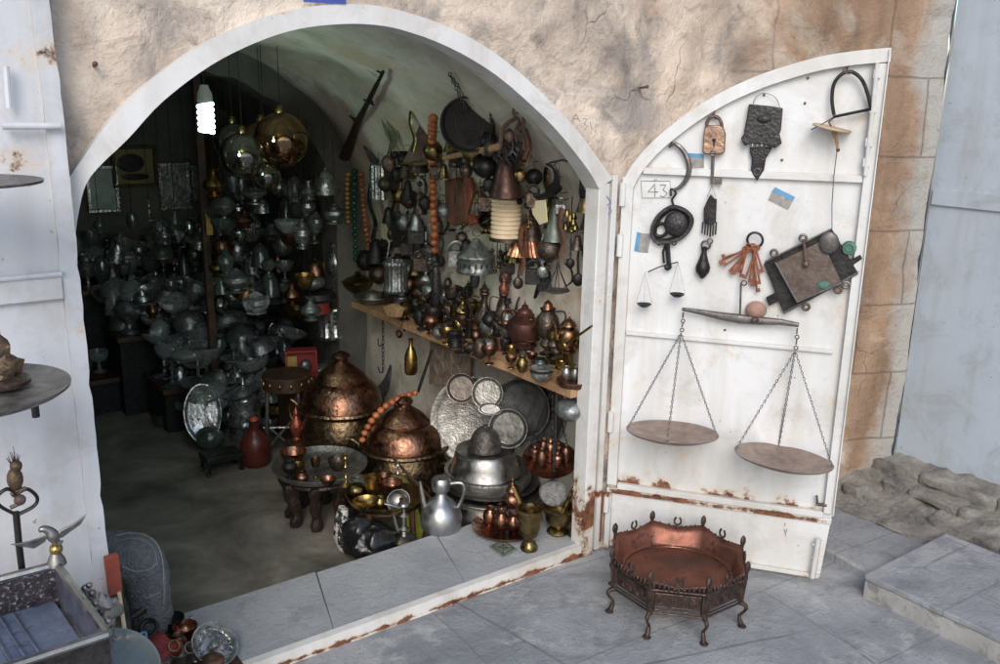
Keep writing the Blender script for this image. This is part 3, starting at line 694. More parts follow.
# ---- the open right leaf
def build_leaf():
    org=HINGE.copy()
    def q(a,z,off=0): return HINGE+LD*a+LN*off+Vector((0,0,z))
    rt=root('white_door_leaf','white arched metal door leaf swung open and hung with old ironware','door',org)
    TOP=[(.0,1.345),(.03,1.405),(.085,1.475),(.155,1.54),(.233,1.60),(.32,1.652),(.409,1.693),(.49,1.722),(.58,1.748),(.68,1.765),(.775,1.774)]
    top=[(p.x,p.y) for p in spline([(a,z,0) for a,z in TOP],4)]
    sheet=[q(0.004,.02,0),q(.756,.02,0),q(.772,.26,0)]+[q(a-.003,z-.004,0) for a,z in reversed(top)]
    MB().poly(sheet,-LN*.004).build('door_sheet',WH_LEAF,rt,org=org)
    # arched top band: angle iron standing proud
    wdt=.040; v=[];n=len(top)
    for i,(a,z) in enumerate(top):
        p0=top[max(i-1,0)];p1=top[min(i+1,n-1)]; t=Vector((p1[0]-p0[0],p1[1]-p0[1])).normalized(); nx,nz_=t.y,-t.x
        ai,zi=a+nx*wdt,z+nz_*wdt
        v+=[q(a,z,.024),q(ai,zi,.024),q(ai,zi,.001),q(a,z,.001)]
    fs=[(4*i+k,4*i+(k+1)%4,4*i+4+(k+1)%4,4*i+4+k) for i in range(n-1) for k in range(4)]+[(3,2,1,0),(4*n-4,4*n-3,4*n-2,4*n-1)]
    MB().add(v,fs).build('arched_rail',WH_BAR,rt,org=org,sharp=35)
    ax=(LD,-LN,Vector((0,0,1)))
    def bar(a0,a1,z,w,d,name='cross_bar',off=None):
        return MB().box(q((a0+a1)/2,z,d/2+.001),(a1-a0,d,w),ax).build(name,WH_BAR,rt,org=org,bevel=.002)
    MB().box(q(.019,.815,.012),(.036,.022,1.10),ax).build('side_rail',WH_BAR,rt,org=org,bevel=.002)
    MB().box(q(.010,.125,.010),(.02,.018,.23),ax).build('side_rail',WH_BAR,rt,org=org,bevel=.002)
    MB().box(q(.757,1.0,.012),(.030,.022,1.46),ax).build('side_rail',WH_BAR,rt,org=org,bevel=.002)
    MB().box(q(.7725,1.02,.017),(.0035,.034,1.50),ax).build('edge_flange',WH_BAR,rt,org=org)
    bar(.066,.741,1.388,.022,.018); bar(.039,.715,.832,.012,.014)
    bar(.039,.741,.262,.022,.02); bar(.0,.772,.238,.02,.010,'drip_rail')
    bar(.022,.752,.028,.014,.014)
    # raised small ledge seam
    # latch gear at lower right
    l=MB(); l.tube([q(.735,.18,.03),q(.73,.03,.03)],.008,8); l.tube([q(.748,.17,.022),q(.743,.03,.022)],.004,6)
    for z in (.05,.1,.15): l.tube([q(.72,z,.02),q(.755,z,.02)],.005,6)
    l.build('drop_bolt',WH_BAR,rt,org=org)
    l=MB(); l.tube([q(.715,.30,.02),q(.75,.30,.02)],.006,8); l.tube([q(.72,.30,.02),q(.715,.33,.02)],.004,6)
    l.build('latch',RUSTI,rt,org=org)
    # tall closing bar near the top right
    l=MB(); l.tube([q(.742,1.73,.03),q(.745,1.40,.03)],.006,8)
    for z in (1.70,1.60,1.50,1.44): l.box(q(.745,z,.026),(.02,.012,.025),ax)
    l.build('slide_bolt',WH_BAR,rt,org=org)
    # hand painted number in a box
    INK=mat('ink_mark',(.12,.12,.13))
    k=MB(); Q=lambda u,v,o=.0016: W(u,v,('L',o))
    def st(pts,r=.0009): k.tube([Q(*p) for p in pts],r,4)
    st([(641,181),(670,181),(671,198),(642,198),(641,181)]); st([(655,184),(648,192),(658,192)],.0013); st([(655,186),(655,197)],.0013)
    st([(660,185),(666,185),(663,190),(667,193),(664,197),(660,196)],.0013)
    k.build('painted_number',INK,rt,org=org)
    k=MB(); 
    for (u,v) in [(559,0)]: pass
    for pts in [[(785,523),(785,526)],[(784,529),(786,536)],[(787,529),(786,533)]]: 
        k.tube([Q(*p) for p in pts],.0012,4)
    k.build('ink_spot',INK,rt,org=org)
    # little half blue stickers
    SB=mat('sticker_blue',(.10,.30,.52),(.08,.24,.42),0,.4,20,0); SG=mat('sticker_print',(.34,.30,.27),(.18,.2,.2),0,.5,60,0,c3=(.45,.38,.3))
    for lab,blue,grey in [('sticker with a blue top band beside the crescent hook',[(687,153),(704,154),(704,158),(687,157)],[(687,157),(704,158),(704,168),(688,168)]),
        ('tilted sticker with a blue edge below the leather pouch',[(775,187),(795,197),(793,201),(772,191)],[(772,191),(793,201),(788,210),(768,200)]),
        ('sticker with a blue left side beside the black lock',[(637,232),(641,233),(638,252),(634,251)],[(641,233),(651,234),(648,253),(638,252)])]:
        s=MB().poly([Q(*p) for p in grey],-LN*.001).build('sticker',SG,rt,org=org); tag(s,label=lab)
        b=MB().poly([Q(*p,o=.002) for p in blue],-LN*.001).build('blue_band',SB,s); 
        # re-express in sticker space (both at leaf origin)
        b.location=(0,0,0)
        for vv in b.data.vertices: vv.co-=org
    # nails
    for (u,v) in [(764,95),(716,118),(808,78),(847,68),(672,143),(782,160),(805,103),(866,182),(725,330)]:
        MB().ball(Q(u,v,.004),.004,8,6).build('nail',RUSTI,rt,org=org)
build_leaf()
# nails in the plaster
for (u,v,l) in [(646,88,'rusty nail stub in the plaster left of the door leaf'),(97,66,'dark nail in the plaster above the left end of the arch')]:
    p=W(u,v,('y',Y0-.02)); o=MB().tube([p+Vector((0,.03,0)),p-Vector((.006,.012,-.004))],.004,6).ball(p-Vector((.006,.012,-.004)),.006,8,5).build('nail',RUSTI,org=p); tag(o,l,'nail')
# ============================================================ ironware on the door leaf
def Q(u,v,o=.02): return W(u,v,('L',o))
def plate(name,m,px,o,th,parent=None,org=None,bevel=.0015,pl='L',sharp=40):
    """solid plate traced on a real plane, th thick towards the viewer"""
    n=PN[pl]; return MB().poly([W(u,v,(pl,o)) for u,v in px],n*th).build(name,m,parent,org=org,bevel=bevel,sharp=sharp)
def hookring(rt,org,c,R,r,m,name='ring',n=None):
    return MB().ring(c,R,r,n or LN,20,6).build(name,m,rt,org=org)
AX=(LD,-LN,Vector((0,0,1)))
# crescent hook
pts=spline([Q(669,147,.014),Q(675,144,.02),Q(684,152,.022),Q(689,166,.022),Q(687,178,.02),Q(680,187,.02),Q(673,190,.02)],6)
n=len(pts); o=MB().tube(pts,[.004+.005*math.sin(PI*i/(n-1)) for i in range(n)],8).build('iron_hook',STEELG,org=pts[0]); tag(o,'curved crescent iron hook hanging near the boxed number at top left of the door leaf','hook')
# padlock
b=Q(714,154,.02); rt=root('padlock','squat rusty copper coloured padlock hung under the arched door rail','padlock',b)
plate('body',mat('copper_lock',(.42,.28,.20),(.2,.13,.1),.9,.45,22,.5,c3=(.5,.45,.42)),[(704,134),(705,128),(709,125),(720,125),(724,128),(726,134),(725,152),(722,154),(706,154),(703,152)],.006,.028,rt,b,.004)
p=[Q(707,129),Q(707,122),Q(711,117),(Q(717,117)),Q(721,122),Q(722,129)]
MB().tube(spline(p,5),.0055,8).build('shackle',RUSTI,rt,org=b)
MB().ball(Q(714,140,.035),(.006,.006,.006)).tube([Q(714,141,.037),Q(714,146,.037)],.0025,6).build('keyhole',IRON,rt,org=b)
MB().ring(Q(714,114,.012),.010,.0025,LD).build('hanging_ring',RUSTI,rt,org=b)
# big key
b=Q(712,185); k=MB(); k.tube([Q(713,156,.02),Q(712,184,.02)],.0055,8)
k.poly([Q(711,177,.014),Q(722,178,.014),Q(722,184,.014),Q(718,184,.014),Q(718,181.5,.014),Q(716,181.5,.014),Q(716,184,.014),Q(711,184,.014)],LN*.01)
k.ring(Q(713,153.5,.036),.008,.0025,LN); k.tube([Q(713,156,.02),Q(713,155.5,.036)],.004,6)
tag(k.build('iron_key',STEELG,org=b),'large iron key hanging below the copper padlock','key')
# tassel of thin tools
b=Q(703,278,.02); rt=root('iron_tassel','long black iron tassel of linked plates and prongs hanging below the large key','hanging tool',b)
MB().tube([Q(712,186,.02),Q(707,197,.02)],.0012,4).tube([Q(712,186,.02),Q(716,197,.02)],.0012,4).build('wire',STEELG,rt,org=b)
plate('plate',IRON,[(709,197),(711,194),(714,198),(717,199),(716,222),(712,224),(704,222),(704,208)],.008,.016,rt,b)
k=MB()
for i in range(6):
    u=702+i*2.7; k.tube([Q(u+1,222,.016+.003*(i%2)),Q(u,237-abs(i-3)*1.2,.022-.003*(i%2))],.0028,5)
k.build('prongs',IRON,rt,org=b)
MB().ring(Q(706,245,.018),.014,.004,LN).ring(Q(710,241,.02),.008,.003,LN).build('ring',STEELG,rt,org=b)
k=MB().lathe([(0,0),(.008,.005),(.022,.025),(.024,.04),(.015,.065),(.008,.09),(.011,.105),(0,.11)],o=Q(702,279,.022),seg=14); k.build('pendant',IRON,rt,org=b)
# black lock with looped eye
b=Q(668,268,.02); rt=root('black_lock','round black iron lock with a large eye hole beside the boxed number','lock',b)
ring=spline([Q(654,236,.02),Q(654,227,.02),Q(660,216,.02),Q(672,208,.02),Q(684,211,.02),Q(691,219,.02),Q(688,229,.02),Q(680,237,.02),Q(668,241,.02),Q(658,241,.02)],4,closed=True)
eye=[Q(u,v,.02) for u,v in []]
MB().tube(ring,.009,8,closed=True,flat=1.6).build('rim',BLACK,rt,org=b)
MB().ball(Q(676,224,.024),(.040,.020,.042),18,12,axes=AX).build('body',BLACK,rt,org=b)
MB().ring(Q(661,230,.018),.020,.006,LN,20,8,sy=1.15).build('eye_ring',IRON,rt,org=b)
MB().tube(spline([Q(675,208,.02),Q(672,200,.02),Q(676,193,.02),Q(671,189,.02),Q(671,196,.024)],5),.004,6).build('shackle',IRON,rt,org=b)
MB().tube([Q(667,241,.02),Q(663,252,.02),Q(664,263,.02)],.004,6).tube([Q(667,240,.02),Q(669,266,.02)],.008,8).ball(Q(668,267,.022),(.016,.01,.012)).ring(Q(659,243,.02),.007,.002,LN).ring(Q(674,243,.02),.007,.002,LN).build('stem',IRON,rt,org=b)
# small balance
b=Q(655,308,.03); rt=root('small_scale','tiny black two pan scale hanging from the black lock at the left door edge','scale',b)
MB().tube([Q(648,272,.03),Q(659,267,.032),Q(678,262,.03)],.0022,6).build('beam',IRON,rt,org=b)
for (u,v,pu,pv) in [(645,272,644,306),(678,262,677,296)]:
    pan=Q(pu,pv,.045); k=MB()
    for (du,o) in [(-8,.045),(8,.045),(0,.062)]: k.tube([Q(u,v,.03),Q(pu+du,pv-3,o)],.0008,4)
    k.build('cord',STEELG,rt,org=b)
    k=MB().lathe([(0,0),(.012,.003),(.022,.010),(.025,.014),(.0225,.0125),(0,.005)],o=pan-Vector((0,0,.006)),seg=18); k.build('pan',IRON,rt,org=b)
# leather pouch
b=Q(758,180,.02); rt=root('leather_pouch','black leather pouch hung by a thin wire loop with a pierced pointed end','pouch',b)
plate('flap',BLACK,[(749,104),(770,106),(783,108),(781,130),(778,138),(768,142),(752,139),(744,132),(747,118)],.006,.022,rt,b,.004)
plate('belt_bar',BLACK,[(741,138),(746,131),(758,137),(770,138),(779,132),(782,143),(775,148),(765,144),(750,143),(745,146)],.012,.026,rt,b,.003)
MB().ball(Q(764,119,.03),(.022,.008,.012),axes=AX).build('boss',BLACK,rt,org=b)
k=MB()
for i in range(5):
    u=751+i*4.6; k.poly([Q(u,141,.012),Q(u+3.2,141,.012),Q(u+1.6,147,.012)],LN*.01)
k.build('studs',mat('pale_metal',(.6,.6,.58),(.4,.4,.38),.9,.4,30,.2),rt,org=b)
plate('pointed_tongue',IRON,[(750,147),(772,147),(770,152),(766,158),(764,170),(757,181),(751,170),(752,159),(750,152)],.008,.014,rt,b,.003)
for (u,v,r_) in [(755,152,.0055),(761,153,.0055),(767,152,.0055),(757,158,.0055),(763,158,.0055),(757,172,.010)]: MB().ring(Q(u,v,.024),r_,r_*.32,LN,12,5).build('metal_ring',STEELG,rt,org=b)
MB().tube(spline([Q(753,104,.02),Q(756,97,.02),Q(764,93,.016),Q(775,97,.02),Q(780,107,.02)],6),.0014,5).build('wire_loop',STEELG,rt,org=b)
# stirrup
b=Q(847,115,.03); rt=root('stirrup','bare iron stirrup loop hanging in the top right corner of the door leaf','stirrup',b)
MB().tube(spline([Q(834,115,.03),Q(832,100,.03),Q(834,84,.03),Q(842,74,.03),Q(852,72,.03),Q(862,80,.03),Q(868,95,.03),Q(871,108,.03)],6),.0055,8).build('loop',IRON,rt,org=b)
MB().tube([Q(833,117,.03),Q(871,109,.03)],.0075,8,flat=.6).build('tread',IRON,rt,org=b)
MB().tube(spline([Q(849,66,.02),Q(843,70,.03),Q(849,74,.036),Q(853,70,.03)],4),.002,5).build('hook',RUSTI,rt,org=b)
# wooden disc on wires
b=Q(832,128,.04); rt=root('wood_disc','small flat wooden disc strung on wire under the stirrup','spinning disc',b)
MB().lathe([(0,-.004),(.068,-.003),(.07,0),(.068,.003),(0,.004)],o=b,seg=28,axis=Vector((.15,-.3,1))+LD*-.12,sx=1,sy=.75).build('disc',mat('bleached_wood',(.50,.38,.25),(.35,.26,.17),0,.7,12,.4),rt,org=b)
MB().tube([Q(832,126,.05),Q(836,138,.05)],.007,8).tube([Q(836,138,.05),Q(838,150,.045)],.0045,8).build('spindle',WOODL,rt,org=b)
MB().tube([Q(834,117,.03),Q(829,122,.04),Q(832,128,.04)],.003,6).tube([Q(834,117,.03),Q(824,123,.05),Q(811,130,.05)],.0018,5).ball(Q(838,150,.046),.006).build('cord',RUSTI,rt,org=b)
tag(MB().tube([Q(837,151,.045),Q(834,175,.035),Q(832,205,.03),Q(832,230,.03)],.0016,5).build('hanging_wire',STEELG,org=Q(832,230,.03)),'long thin grey wire hanging from the wooden disc down to the iron mechanism','wire')
# ring of rusty keys
b=Q(743,290,.03); rt=root('key_ring','iron ring holding a thick bunch of rusty orange keys','key ring',b)
rc=Q(755,240,.03); MB().ring(rc,.0245,.004,LN,22,8,sy=.95).build('ring',IRON,rt,org=b)
random.seed(3)
tips=[(719,262),(724,266),(729,271),(734,275),(740,277),(745,279),(749,282),(754,286),(757,292),(722,258),(732,268),(760,284),(738,272),(763,272)]
for i,(u,v) in enumerate(tips):
    a=Q(751+random.uniform(-6,6),248+random.uniform(-2,2),.02+.0025*(i%7)); e=Q(u,v,.016+.003*(i%6)); k=MB(); d=(e-a).normalized()
    k.tube([a,e],.0034,6); k.ring(a,.0085,.0026,LN,10,5); s=d.cross(LN)*(1 if i%2 else -1)
    k.poly([e,e-d*.012,e-d*.012+s*.011,e+s*.011],LN*.004); k.build('key',RUSTK,rt,org=b)
# iron lock mechanism box
b=Q(812,310,.03); rt=root('lock_mechanism','heavy rusty iron lock mechanism hung askew with rings and a round flap','old lock',b)
plate('back_plate',IRON,[(764,263),(832,229),(858,272),(784,313)],.004,.020,rt,b,.002)
plate('cover_plate',mat('worn_iron_cover',(.145,.115,.098),(.09,.07,.06),.55,.55,18,.4,spot=(.2,.13,.1)),[(775,262),(822,240),(842,283),(797,302)],.022,.022,rt,b,.003)
k=MB(); k.tube([Q(765,262,.028),Q(832,229,.028)],.004,6); k.tube([Q(784,313,.028),Q(858,273,.028)],.004,6); k.tube([Q(797,302,.047),Q(842,283,.047)],.0035,6); k.tube([Q(775,262,.047),Q(797,302,.047)],.003,6); k.build('edge_rods',STEELG,rt,org=b)
MB().ball(Q(829,243,.05),(.030,.010,.036),16,8,axes=(LD,-LN,Vector((0,0,1)))).build('round_flap',mat('flap_iron',(.17,.155,.15),(.10,.09,.085),.7,.45,20,.3),rt,org=b)
plate('bolt_bar',IRON,[(845,262),(860,254),(862,258),(848,268)],.012,.014,rt,b)
plate('bolt_bar',IRON,[(766,297),(776,292),(780,300),(769,305)],.012,.014,rt,b)
for (u,v,m_) in [(774,253,STEELG),(806,307,RUSTI),(838,290,RUSTI),(846,285,STEELG),(803,238,STEELG)]: MB().ring(Q(u,v,.03),.010,.0045,LN,16,8).build('ring',m_,rt,org=b)
MB().tube(spline([Q(803,240,.03),Q(805,250,.055),Q(806,262,.055)],5),.005,8).ball(Q(806,264,.055),.011).build('catch',RUSTI,rt,org=b)
MB().ball(Q(824,285,.046),(.02,.004,.014),axes=AX).build('green_patina_spot',VERD,rt,org=b)
tag(MB().lathe([(0,-.008),(.02,-.006),(.0225,0),(.02,.007),(.012,.009),(.01,.004),(0,.004)],o=Q(849,248,.03),axis=LN,seg=20).build('round_weight',VERD,org=Q(849,248,.03)),'small round green corroded disc at the upper right corner of the lock mechanism','weight')
# large balance
b=Q(742,325,.035); rt=root('balance_scale','large iron balance scale with a long tilted beam and two round pans on chains','scale',b)
bm=[Q(682,309,.035),Q(700,312,.035),Q(720,316,.035),Q(740,319,.035),Q(762,321,.035),Q(780,322,.035),Q(799,325,.035)]
MB().tube(bm,[.004,.006,.009,.011,.009,.007,.005],8,flat=1.5).build('beam',STEELG,rt,org=b)
k=MB().tube([Q(740,318,.035),Q(741,283,.03)],.0035,6).ring(Q(744,283,.03),.008,.0025,LN).ball(Q(755,320,.045),(.016,.012,.010)); k.build('pivot',RUSTI,rt,org=b)
for (bu,bv,hv,pu,pv,pw,tiltd,ax_) in [(683,309,327,672,433,45.5,.5,None),(797,325,345,783,459,48,-3.5,None)]:
    k=MB().ring(Q(bu,bv+6,.035),.009,.0022,LD); k.ring(Q(bu,bv+12,.035),.006,.002,LN); k.tube([Q(bu,bv+14,.035),Q(bu-1,hv,.04)],.0025,6); k.ring(Q(bu-1,hv+3,.04),.006,.002,LN); k.build('hook',RUSTI,rt,org=b)
    hub=Q(bu-2,hv+6,.04); off=.15; c=Q(pu,pv,off); R=pw*mpp(c)
    nrm=(Vector((0,0,1))-LD*math.tan(rad(tiltd))-LN*.11).normalized()
    e1=(LD-nrm*LD.dot(nrm)).normalized(); e2=nrm.cross(e1)
    pr=[(0,-.028),(R*.35,-.025),(R*.7,-.015),(R*.93,-.003),(R,.003),(R*1.01,.006),(R*.985,.006),(R*.92,.0),(R*.7,-.011),(R*.35,-.021),(0,-.024)]
    MB().lathe(pr,o=c,axis=nrm,seg=48).build('pan',PANRUST,rt,org=b)
    for j,an in enumerate((0,180,-90) if pu<700 else (0,180,95)):
        a=rad(an); e=c+e1*R*.97*math.cos(a)+e2*R*.97*math.sin(a)+nrm*.003
        MB().chain(hub,e,.0125,.0013).build('chain',STEELG,rt,org=b)
tag(MB().ball(Q(756,310,.02),(.034,.02,.03),16,10,axes=AX).build('pink_knob',PEACH,org=Q(756,318,.02)),'rough pinkish stone knob behind the middle of the balance beam','knob')
# ---- copper brazier with legs on the pavement
BRI=mat('brown_iron',(.085,.06,.052),(.035,.027,.025),.7,.55,25,.5,spot=(.17,.09,.06))
def brazier():
    cen=Vector((2.035,1.775,0)); R1=.250
    a0=math.atan2(1.865-cen.y,1.83-cen.x)
    rt=root('copper_brazier','octagonal copper brazier with pierced iron gallery, finials and scrolled legs on the pavement','brazier',cen)
    N8=8; cr=lambda k,R,z: cen+Vector((R*math.cos(a0+k*2*PI/N8),R*math.sin(a0+k*2*PI/N8),z))
    # copper dish: flaring octagonal rim, round flat floor
    S=64; mb=MB(); prof=[(.200,.140,0),(.212,.143,.25),(.220,.152,.6),(.236,.186,.95),(.258,.212,1)]
    for (R,z,oc) in prof:
        for k in range(S):
            a=2*PI*k/S; t=(a%(2*PI/8))-(PI/8); ro=R*math.cos(PI/8)/math.cos(t); r_=R*(1-oc)+ (ro*1.02)*oc
            zz=z+ (.018*oc*abs(t)/(PI/8) if z>.17 else 0)+.0012*fbm((a*3,R*20,1),1.3,3)
            mb.v.append(cen+Vector((r_*math.cos(a0+a),r_*math.sin(a0+a),zz)))
    for i in range(len(prof)-1):
        for k in range(S): k2=(k+1)%S; mb.f.append((i*S+k,i*S+k2,(i+1)*S+k2,(i+1)*S+k))
    mb.f.append(tuple(range(S)))
    o=mb.build('copper_dish',COPRED,rt,org=cen,sharp=50); sm=o.modifiers.new('thick','SOLIDIFY'); sm.thickness=.003
    MB().ring(cen+Vector((0,0,.1415)),.198,.004,(0,0,1),48,6).build('floor_ring',COPDK,rt,org=cen)
    for k in range(8):
        A=cr(k,R1,0);B=cr(k+1,R1,0); d=(B-A).normalized(); out=((A+B)/2-cen); out.z=0; out.normalize(); L=(B-A).length; up=Vector((0,0,1))
        # side panel: rails with pierced scrolls
        m=MB()
        for z,r in ((.098,.004),(.112,.003),(.126,.0025),(.178,.003),(.190,.003)):
            m.tube([A+up*z+d*.01,B+up*z-d*.01],r,6)
        nsc=5
        for i in range(nsc):
            c=A+d*(L*(i+.5)/nsc)+up*.152
            m.ring(c,.0125,.0032,out,12,5,sy=1.5,e=d); m.tube([c-up*.025,c+up*.025],.0025,5)
            m.ball(c,.005,6,4)
        m.poly([A+up*.126+d*.008+out*.001,B+up*.126-d*.008+out*.001,B+up*.182-d*.008+out*.001,A+up*.182+d*.008+out*.001],-out*.002)
        m.build('side_panel',BRI,rt,org=cen)
        # crested top edge
        m=MB(); nt_=11
        for i in range(nt_):
            c=A+d*(L*(i+.5)/nt_)+up*(.205+.002*(i%2)+.012*abs((i+.5)/nt_-.5)*2)+out*.012
            m.ball(c+d*random.uniform(-.002,.002),(.0065,.005,.009+.007*random.random()),6,5,axes=(d,out,up))
        m.tube([A+up*.196+out*.008,B+up*.196+out*.008],.005,6)
        m.build('crest',BRI,rt,org=cen)
        # mid-side lyre finial
        c=(A+B)/2+up*.208+out*.012; m=MB()
        m.tube([c-d*.017,c+up*.012,c+up*.020+d*.012,c+up*.034+d*.013,c+up*.046+d*.007],.0042,6); m.tube([c+d*.017,c+up*.012,c+up*.020-d*.012,c+up*.034-d*.013,c+up*.046-d*.007],.0042,6)
        m.build('lyre_finial',BRI,rt,org=cen)
        # corner post, leg, finial
        o2=(A-cen); o2.z=0; o2.normalize(); P=A; t2=up.cross(o2)
        m=MB(); m.tube([P+up*.09,P+up*.215+o2*.012],[.0085,.0075],8); m.box(P+up*.15,(.03,.014,.085),(t2,o2,up)); 
        m.build('corner_post',BRI,rt,org=cen)
        m=MB(); m.tube([P+up*.21+o2*.012,P+up*.236+o2*.014],.006,6); m.lathe([(0,0),(.008,0),(.013,.014),(.012,.030),(.006,.040),(0,.044)],o=P+up*.230+o2*.014,seg=10,sy=.7); m.build('finial',BRI,rt,org=cen)
        m=MB(); m.tube(spline([P+up*.10,P+up*.088+o2*.022,P+up*.068+o2*.018,P+up*.045+o2*.002,P+up*.025+o2*.004,P+up*.008+o2*.012],5),[.010,.0098,.0095,.009,.0085,.008,.0075,.007,.0065,.006,.0055,.005,.0052,.0055,.006,.0065,.007,.0075,.008,.0085,.009,.0092,.0094,.0095,.0095,.009][:26],8)
        m.lathe([(0,0),(.015,0),(.016,.004),(.010,.009),(0,.012)],o=P+o2*.014,seg=12); m.build('leg',BRI,rt,org=cen)
brazier(); bpy.data.objects['copper_brazier'].scale=(.86,.86,.84); bpy.data.objects['copper_brazier'].location=(2.035,1.765,0)
# ============================================================ ware hanging on the right wall and vault
UP=Vector((0,0,1))
def VA(u,v,off=.04):
    """point on the real wall/vault skin (off metres in front of it) seen along a photo ray"""
    r=ray(u,v); t=1.5
    while t<5.5:
        p=CAM+r*t
        if p.z>.9: ins=((p.x-1.22)/(WX-1.22-off if p.x>1.22 else 1.8))**2+((p.z-.9)/(.95-off))**2<1
        else: ins=p.x<WX-off
        if p.y>Y0+.1 and not ins: return p
        t+=.004
    return p
def at(u,v,off=.05): return VA(u,v,off)
def loc_ax(p):  # picture-right and towards-viewer axes in the horizontal plane
    d=(CAM-p); d.z=0; d.normalize(); return d.cross(UP)*-1 if False else UP.cross(d), d
HK=lambda p: p
def hang_line(rt,org,a,b,m=None,r=.0012): 
    return MB().tube([a,b],r,5).build('cord',m or IRON,rt,org=org)
def hvs(name,label,cat,uv,h,w,prof,m,off=.10,cord=14,**k):
    """hanging vessel: base at pixel, on the wall skin, with its own cord up to a nail"""
    p=VA(uv[0],uv[1],off); o=vs(name,label,cat,uv,('x',p.x),h,w,prof,m,**k)
    s=mpp(p)
    if o.type=='MESH':
        rt=root(name,label,cat,o.location.copy()); o.name='body'
        for kk in ('label','category','group'):
            if kk in o: del o[kk]
        if k.get('group'): rt['group']=k['group']
        o.parent=rt; o.location=(0,0,0)
    else: rt=o
    a=Vector((0,0,h*s*.98)); inv=rt.rotation_euler.to_matrix().inverted() if o.type!='MESH' else Matrix.Identity(3)
    c=MB().tube([a,a+Vector((0,0,cord*s))],.0012,5).ring(a+Vector((0,0,cord*s)),.006,.0015,(1,0,0),10,4).build('cord',IRON,rt)
    if o.type!='MESH': pass
    return rt
# musket
a,m1,b=VA(345,157,.03),VA(358,122,.035),VA(383,72,.03)
rt=root('musket','short dark old musket hung diagonally on the vault plaster','gun',a); org=a
d=(b-m1).normalized()
def lerp(p,q,t): return p.lerp(q,t)
nv=(CAM-m1).normalized(); sd_=d.cross(nv).normalized()
k=MB().tube([a,lerp(a,m1,.3),lerp(a,m1,.7),m1,lerp(m1,b,.35),lerp(m1,b,.8)],[.030,.027,.020,.019,.013,.010],10,flat=.7); k.build('stock',mat('gun_wood',(.045,.025,.017),(.02,.012,.01),0,.5,15,.3),rt,org=org)
MB().tube([m1+nv*.01,b+nv*.008],[.009,.007],8).build('barrel',IRON,rt,org=org)
p=lerp(m1,b,.02); MB().tube([p,p-sd_*.035,p-sd_*.042+d*.012],.005,6).ball(p-sd_*.02,.010).build('hammer',IRON,rt,org=org)
p=lerp(m1,b,.45); MB().tube([p-sd_*.02,p+sd_*.028],.005,6).tube([p+d*.02,p+d*.02+sd_*.02],.007,6).build('band',IRON,rt,org=org)
p=b-d*.02; MB().tube([p,p-sd_*.022],.004,6).build('sight',IRON,rt,org=org)
# dark round sieve
p=VA(470,123,.05); R=27*mpp(p); ax=(CAM-p).normalized()*.75+Vector((-.3,0,-.15)); ax.normalize()
rt=root('round_sieve','large black round sieve hung high on the right of the vault','sieve',p)
MB().lathe([(0,0),(R*.9,0),(R,.006),(R*1.02,.05),(R*.96,.052),(R*.93,.012),(0,.012)],o=p,axis=ax,seg=36).build('body',mat('black_sieve',(.030,.028,.027),(.014,.013,.013),0,.75,20,.4),rt,org=p)
k=MB(); 
for i in range(1,6): k.ring(p+ax*.014,R*i/6.5,.0022,ax,28,4)
k.build('wicker_rings',mat('sieve_weave',(.05,.045,.04),(.03,.025,.02),0,.8,20,.2),rt,org=p)
q1=VA(449,73,.02); MB().chain(p+UP*R*.7,q1,.02,.0018).chain(p+UP*R*.2,q1,.02,.0018).build('chain',STEELG,rt,org=p)
# leather bellows-like bag
p=VA(423,160,.06); s=mpp(p); rt=root('leather_bag','fan shaped dark leather flask hung by a loop beside the orange beads','leather flask',p)
e,t=loc_ax(p)
def L(du,dv,dt=0,s=s,p=p,e=e,t=t): return p+e*du*s-UP*dv*s+t*dt
MB().poly([L(-20,2),L(-12,-14),L(-5,-30),L(-2,-40),L(5,-40),L(8,-28),L(16,-14),L(22,-2),L(12,4),L(-8,6)],t*.035).build('body',mat('worn_hide',(.115,.085,.06),(.055,.04,.028),0,.6,25,.6),rt,org=p,bevel=.008)
MB().chain(L(1,-40,.02),L(1,-62,.02),.018,.002).ring(L(1,-70,.02),.022,.003,t,16,5,sy=1.4,e=e).build('chain',STEELG,rt,org=p)
MB().tube([L(-24,4,.03),L(0,0,.04),L(30,-3,.04)],.006,6).build('seam_rod',BRASDK,rt,org=p)
# horizontal stick with dark fittings
a=VA(444,158,.10);b=VA(503,146,.10); rt=root('wooden_rod','pale horizontal wooden rod under the black round sieve','rod',a)
MB().tube([a,lerp(a,b,.5),b],[.010,.011,.014],8).build('rod',WOODL,rt,org=a)
hang_line(rt,a,lerp(a,b,.1),lerp(a,b,.1)+UP*.1); 
# green leafy fan and dark bird shape
p=VA(395,150,.05); e,t=loc_ax(p); s=mpp(p)
rt=root('feather_fan','greenish spread feather fan mounted beside the musket','fan',p)
for i,(du,dv) in enumerate([(-14,-32),(-8,-28),(-3,-24),(3,-20)]):
    a=p; b=p+e*du*s-UP*dv*s; w_=e*.010+UP*.004
    MB().poly([a-w_*.4,lerp(a,b,.5)-w_,b,lerp(a,b,.5)+w_],t*.004).build('feather',mat('green_feather',(.14,.17,.10),(.07,.09,.05),0,.7,30,.3),rt,org=p)
MB().ball(p-UP*.02+t*.02,(.022,.02,.018)).build('knot',IRON,rt,org=p)
p=VA(372,160,.04); e,t=loc_ax(p); s=mpp(p)
o=MB().poly([p-e*9*s+UP*15*s,p-e*3*s+UP*10*s,p+e*6*s,p+e*5*s-UP*6*s,p-e*2*s-UP*2*s],t*.015).build('ornamental_knife',IRON,org=p,bevel=.003); tag(o,'short dark leaf shaped blade above the silver cylinder lantern','knife')
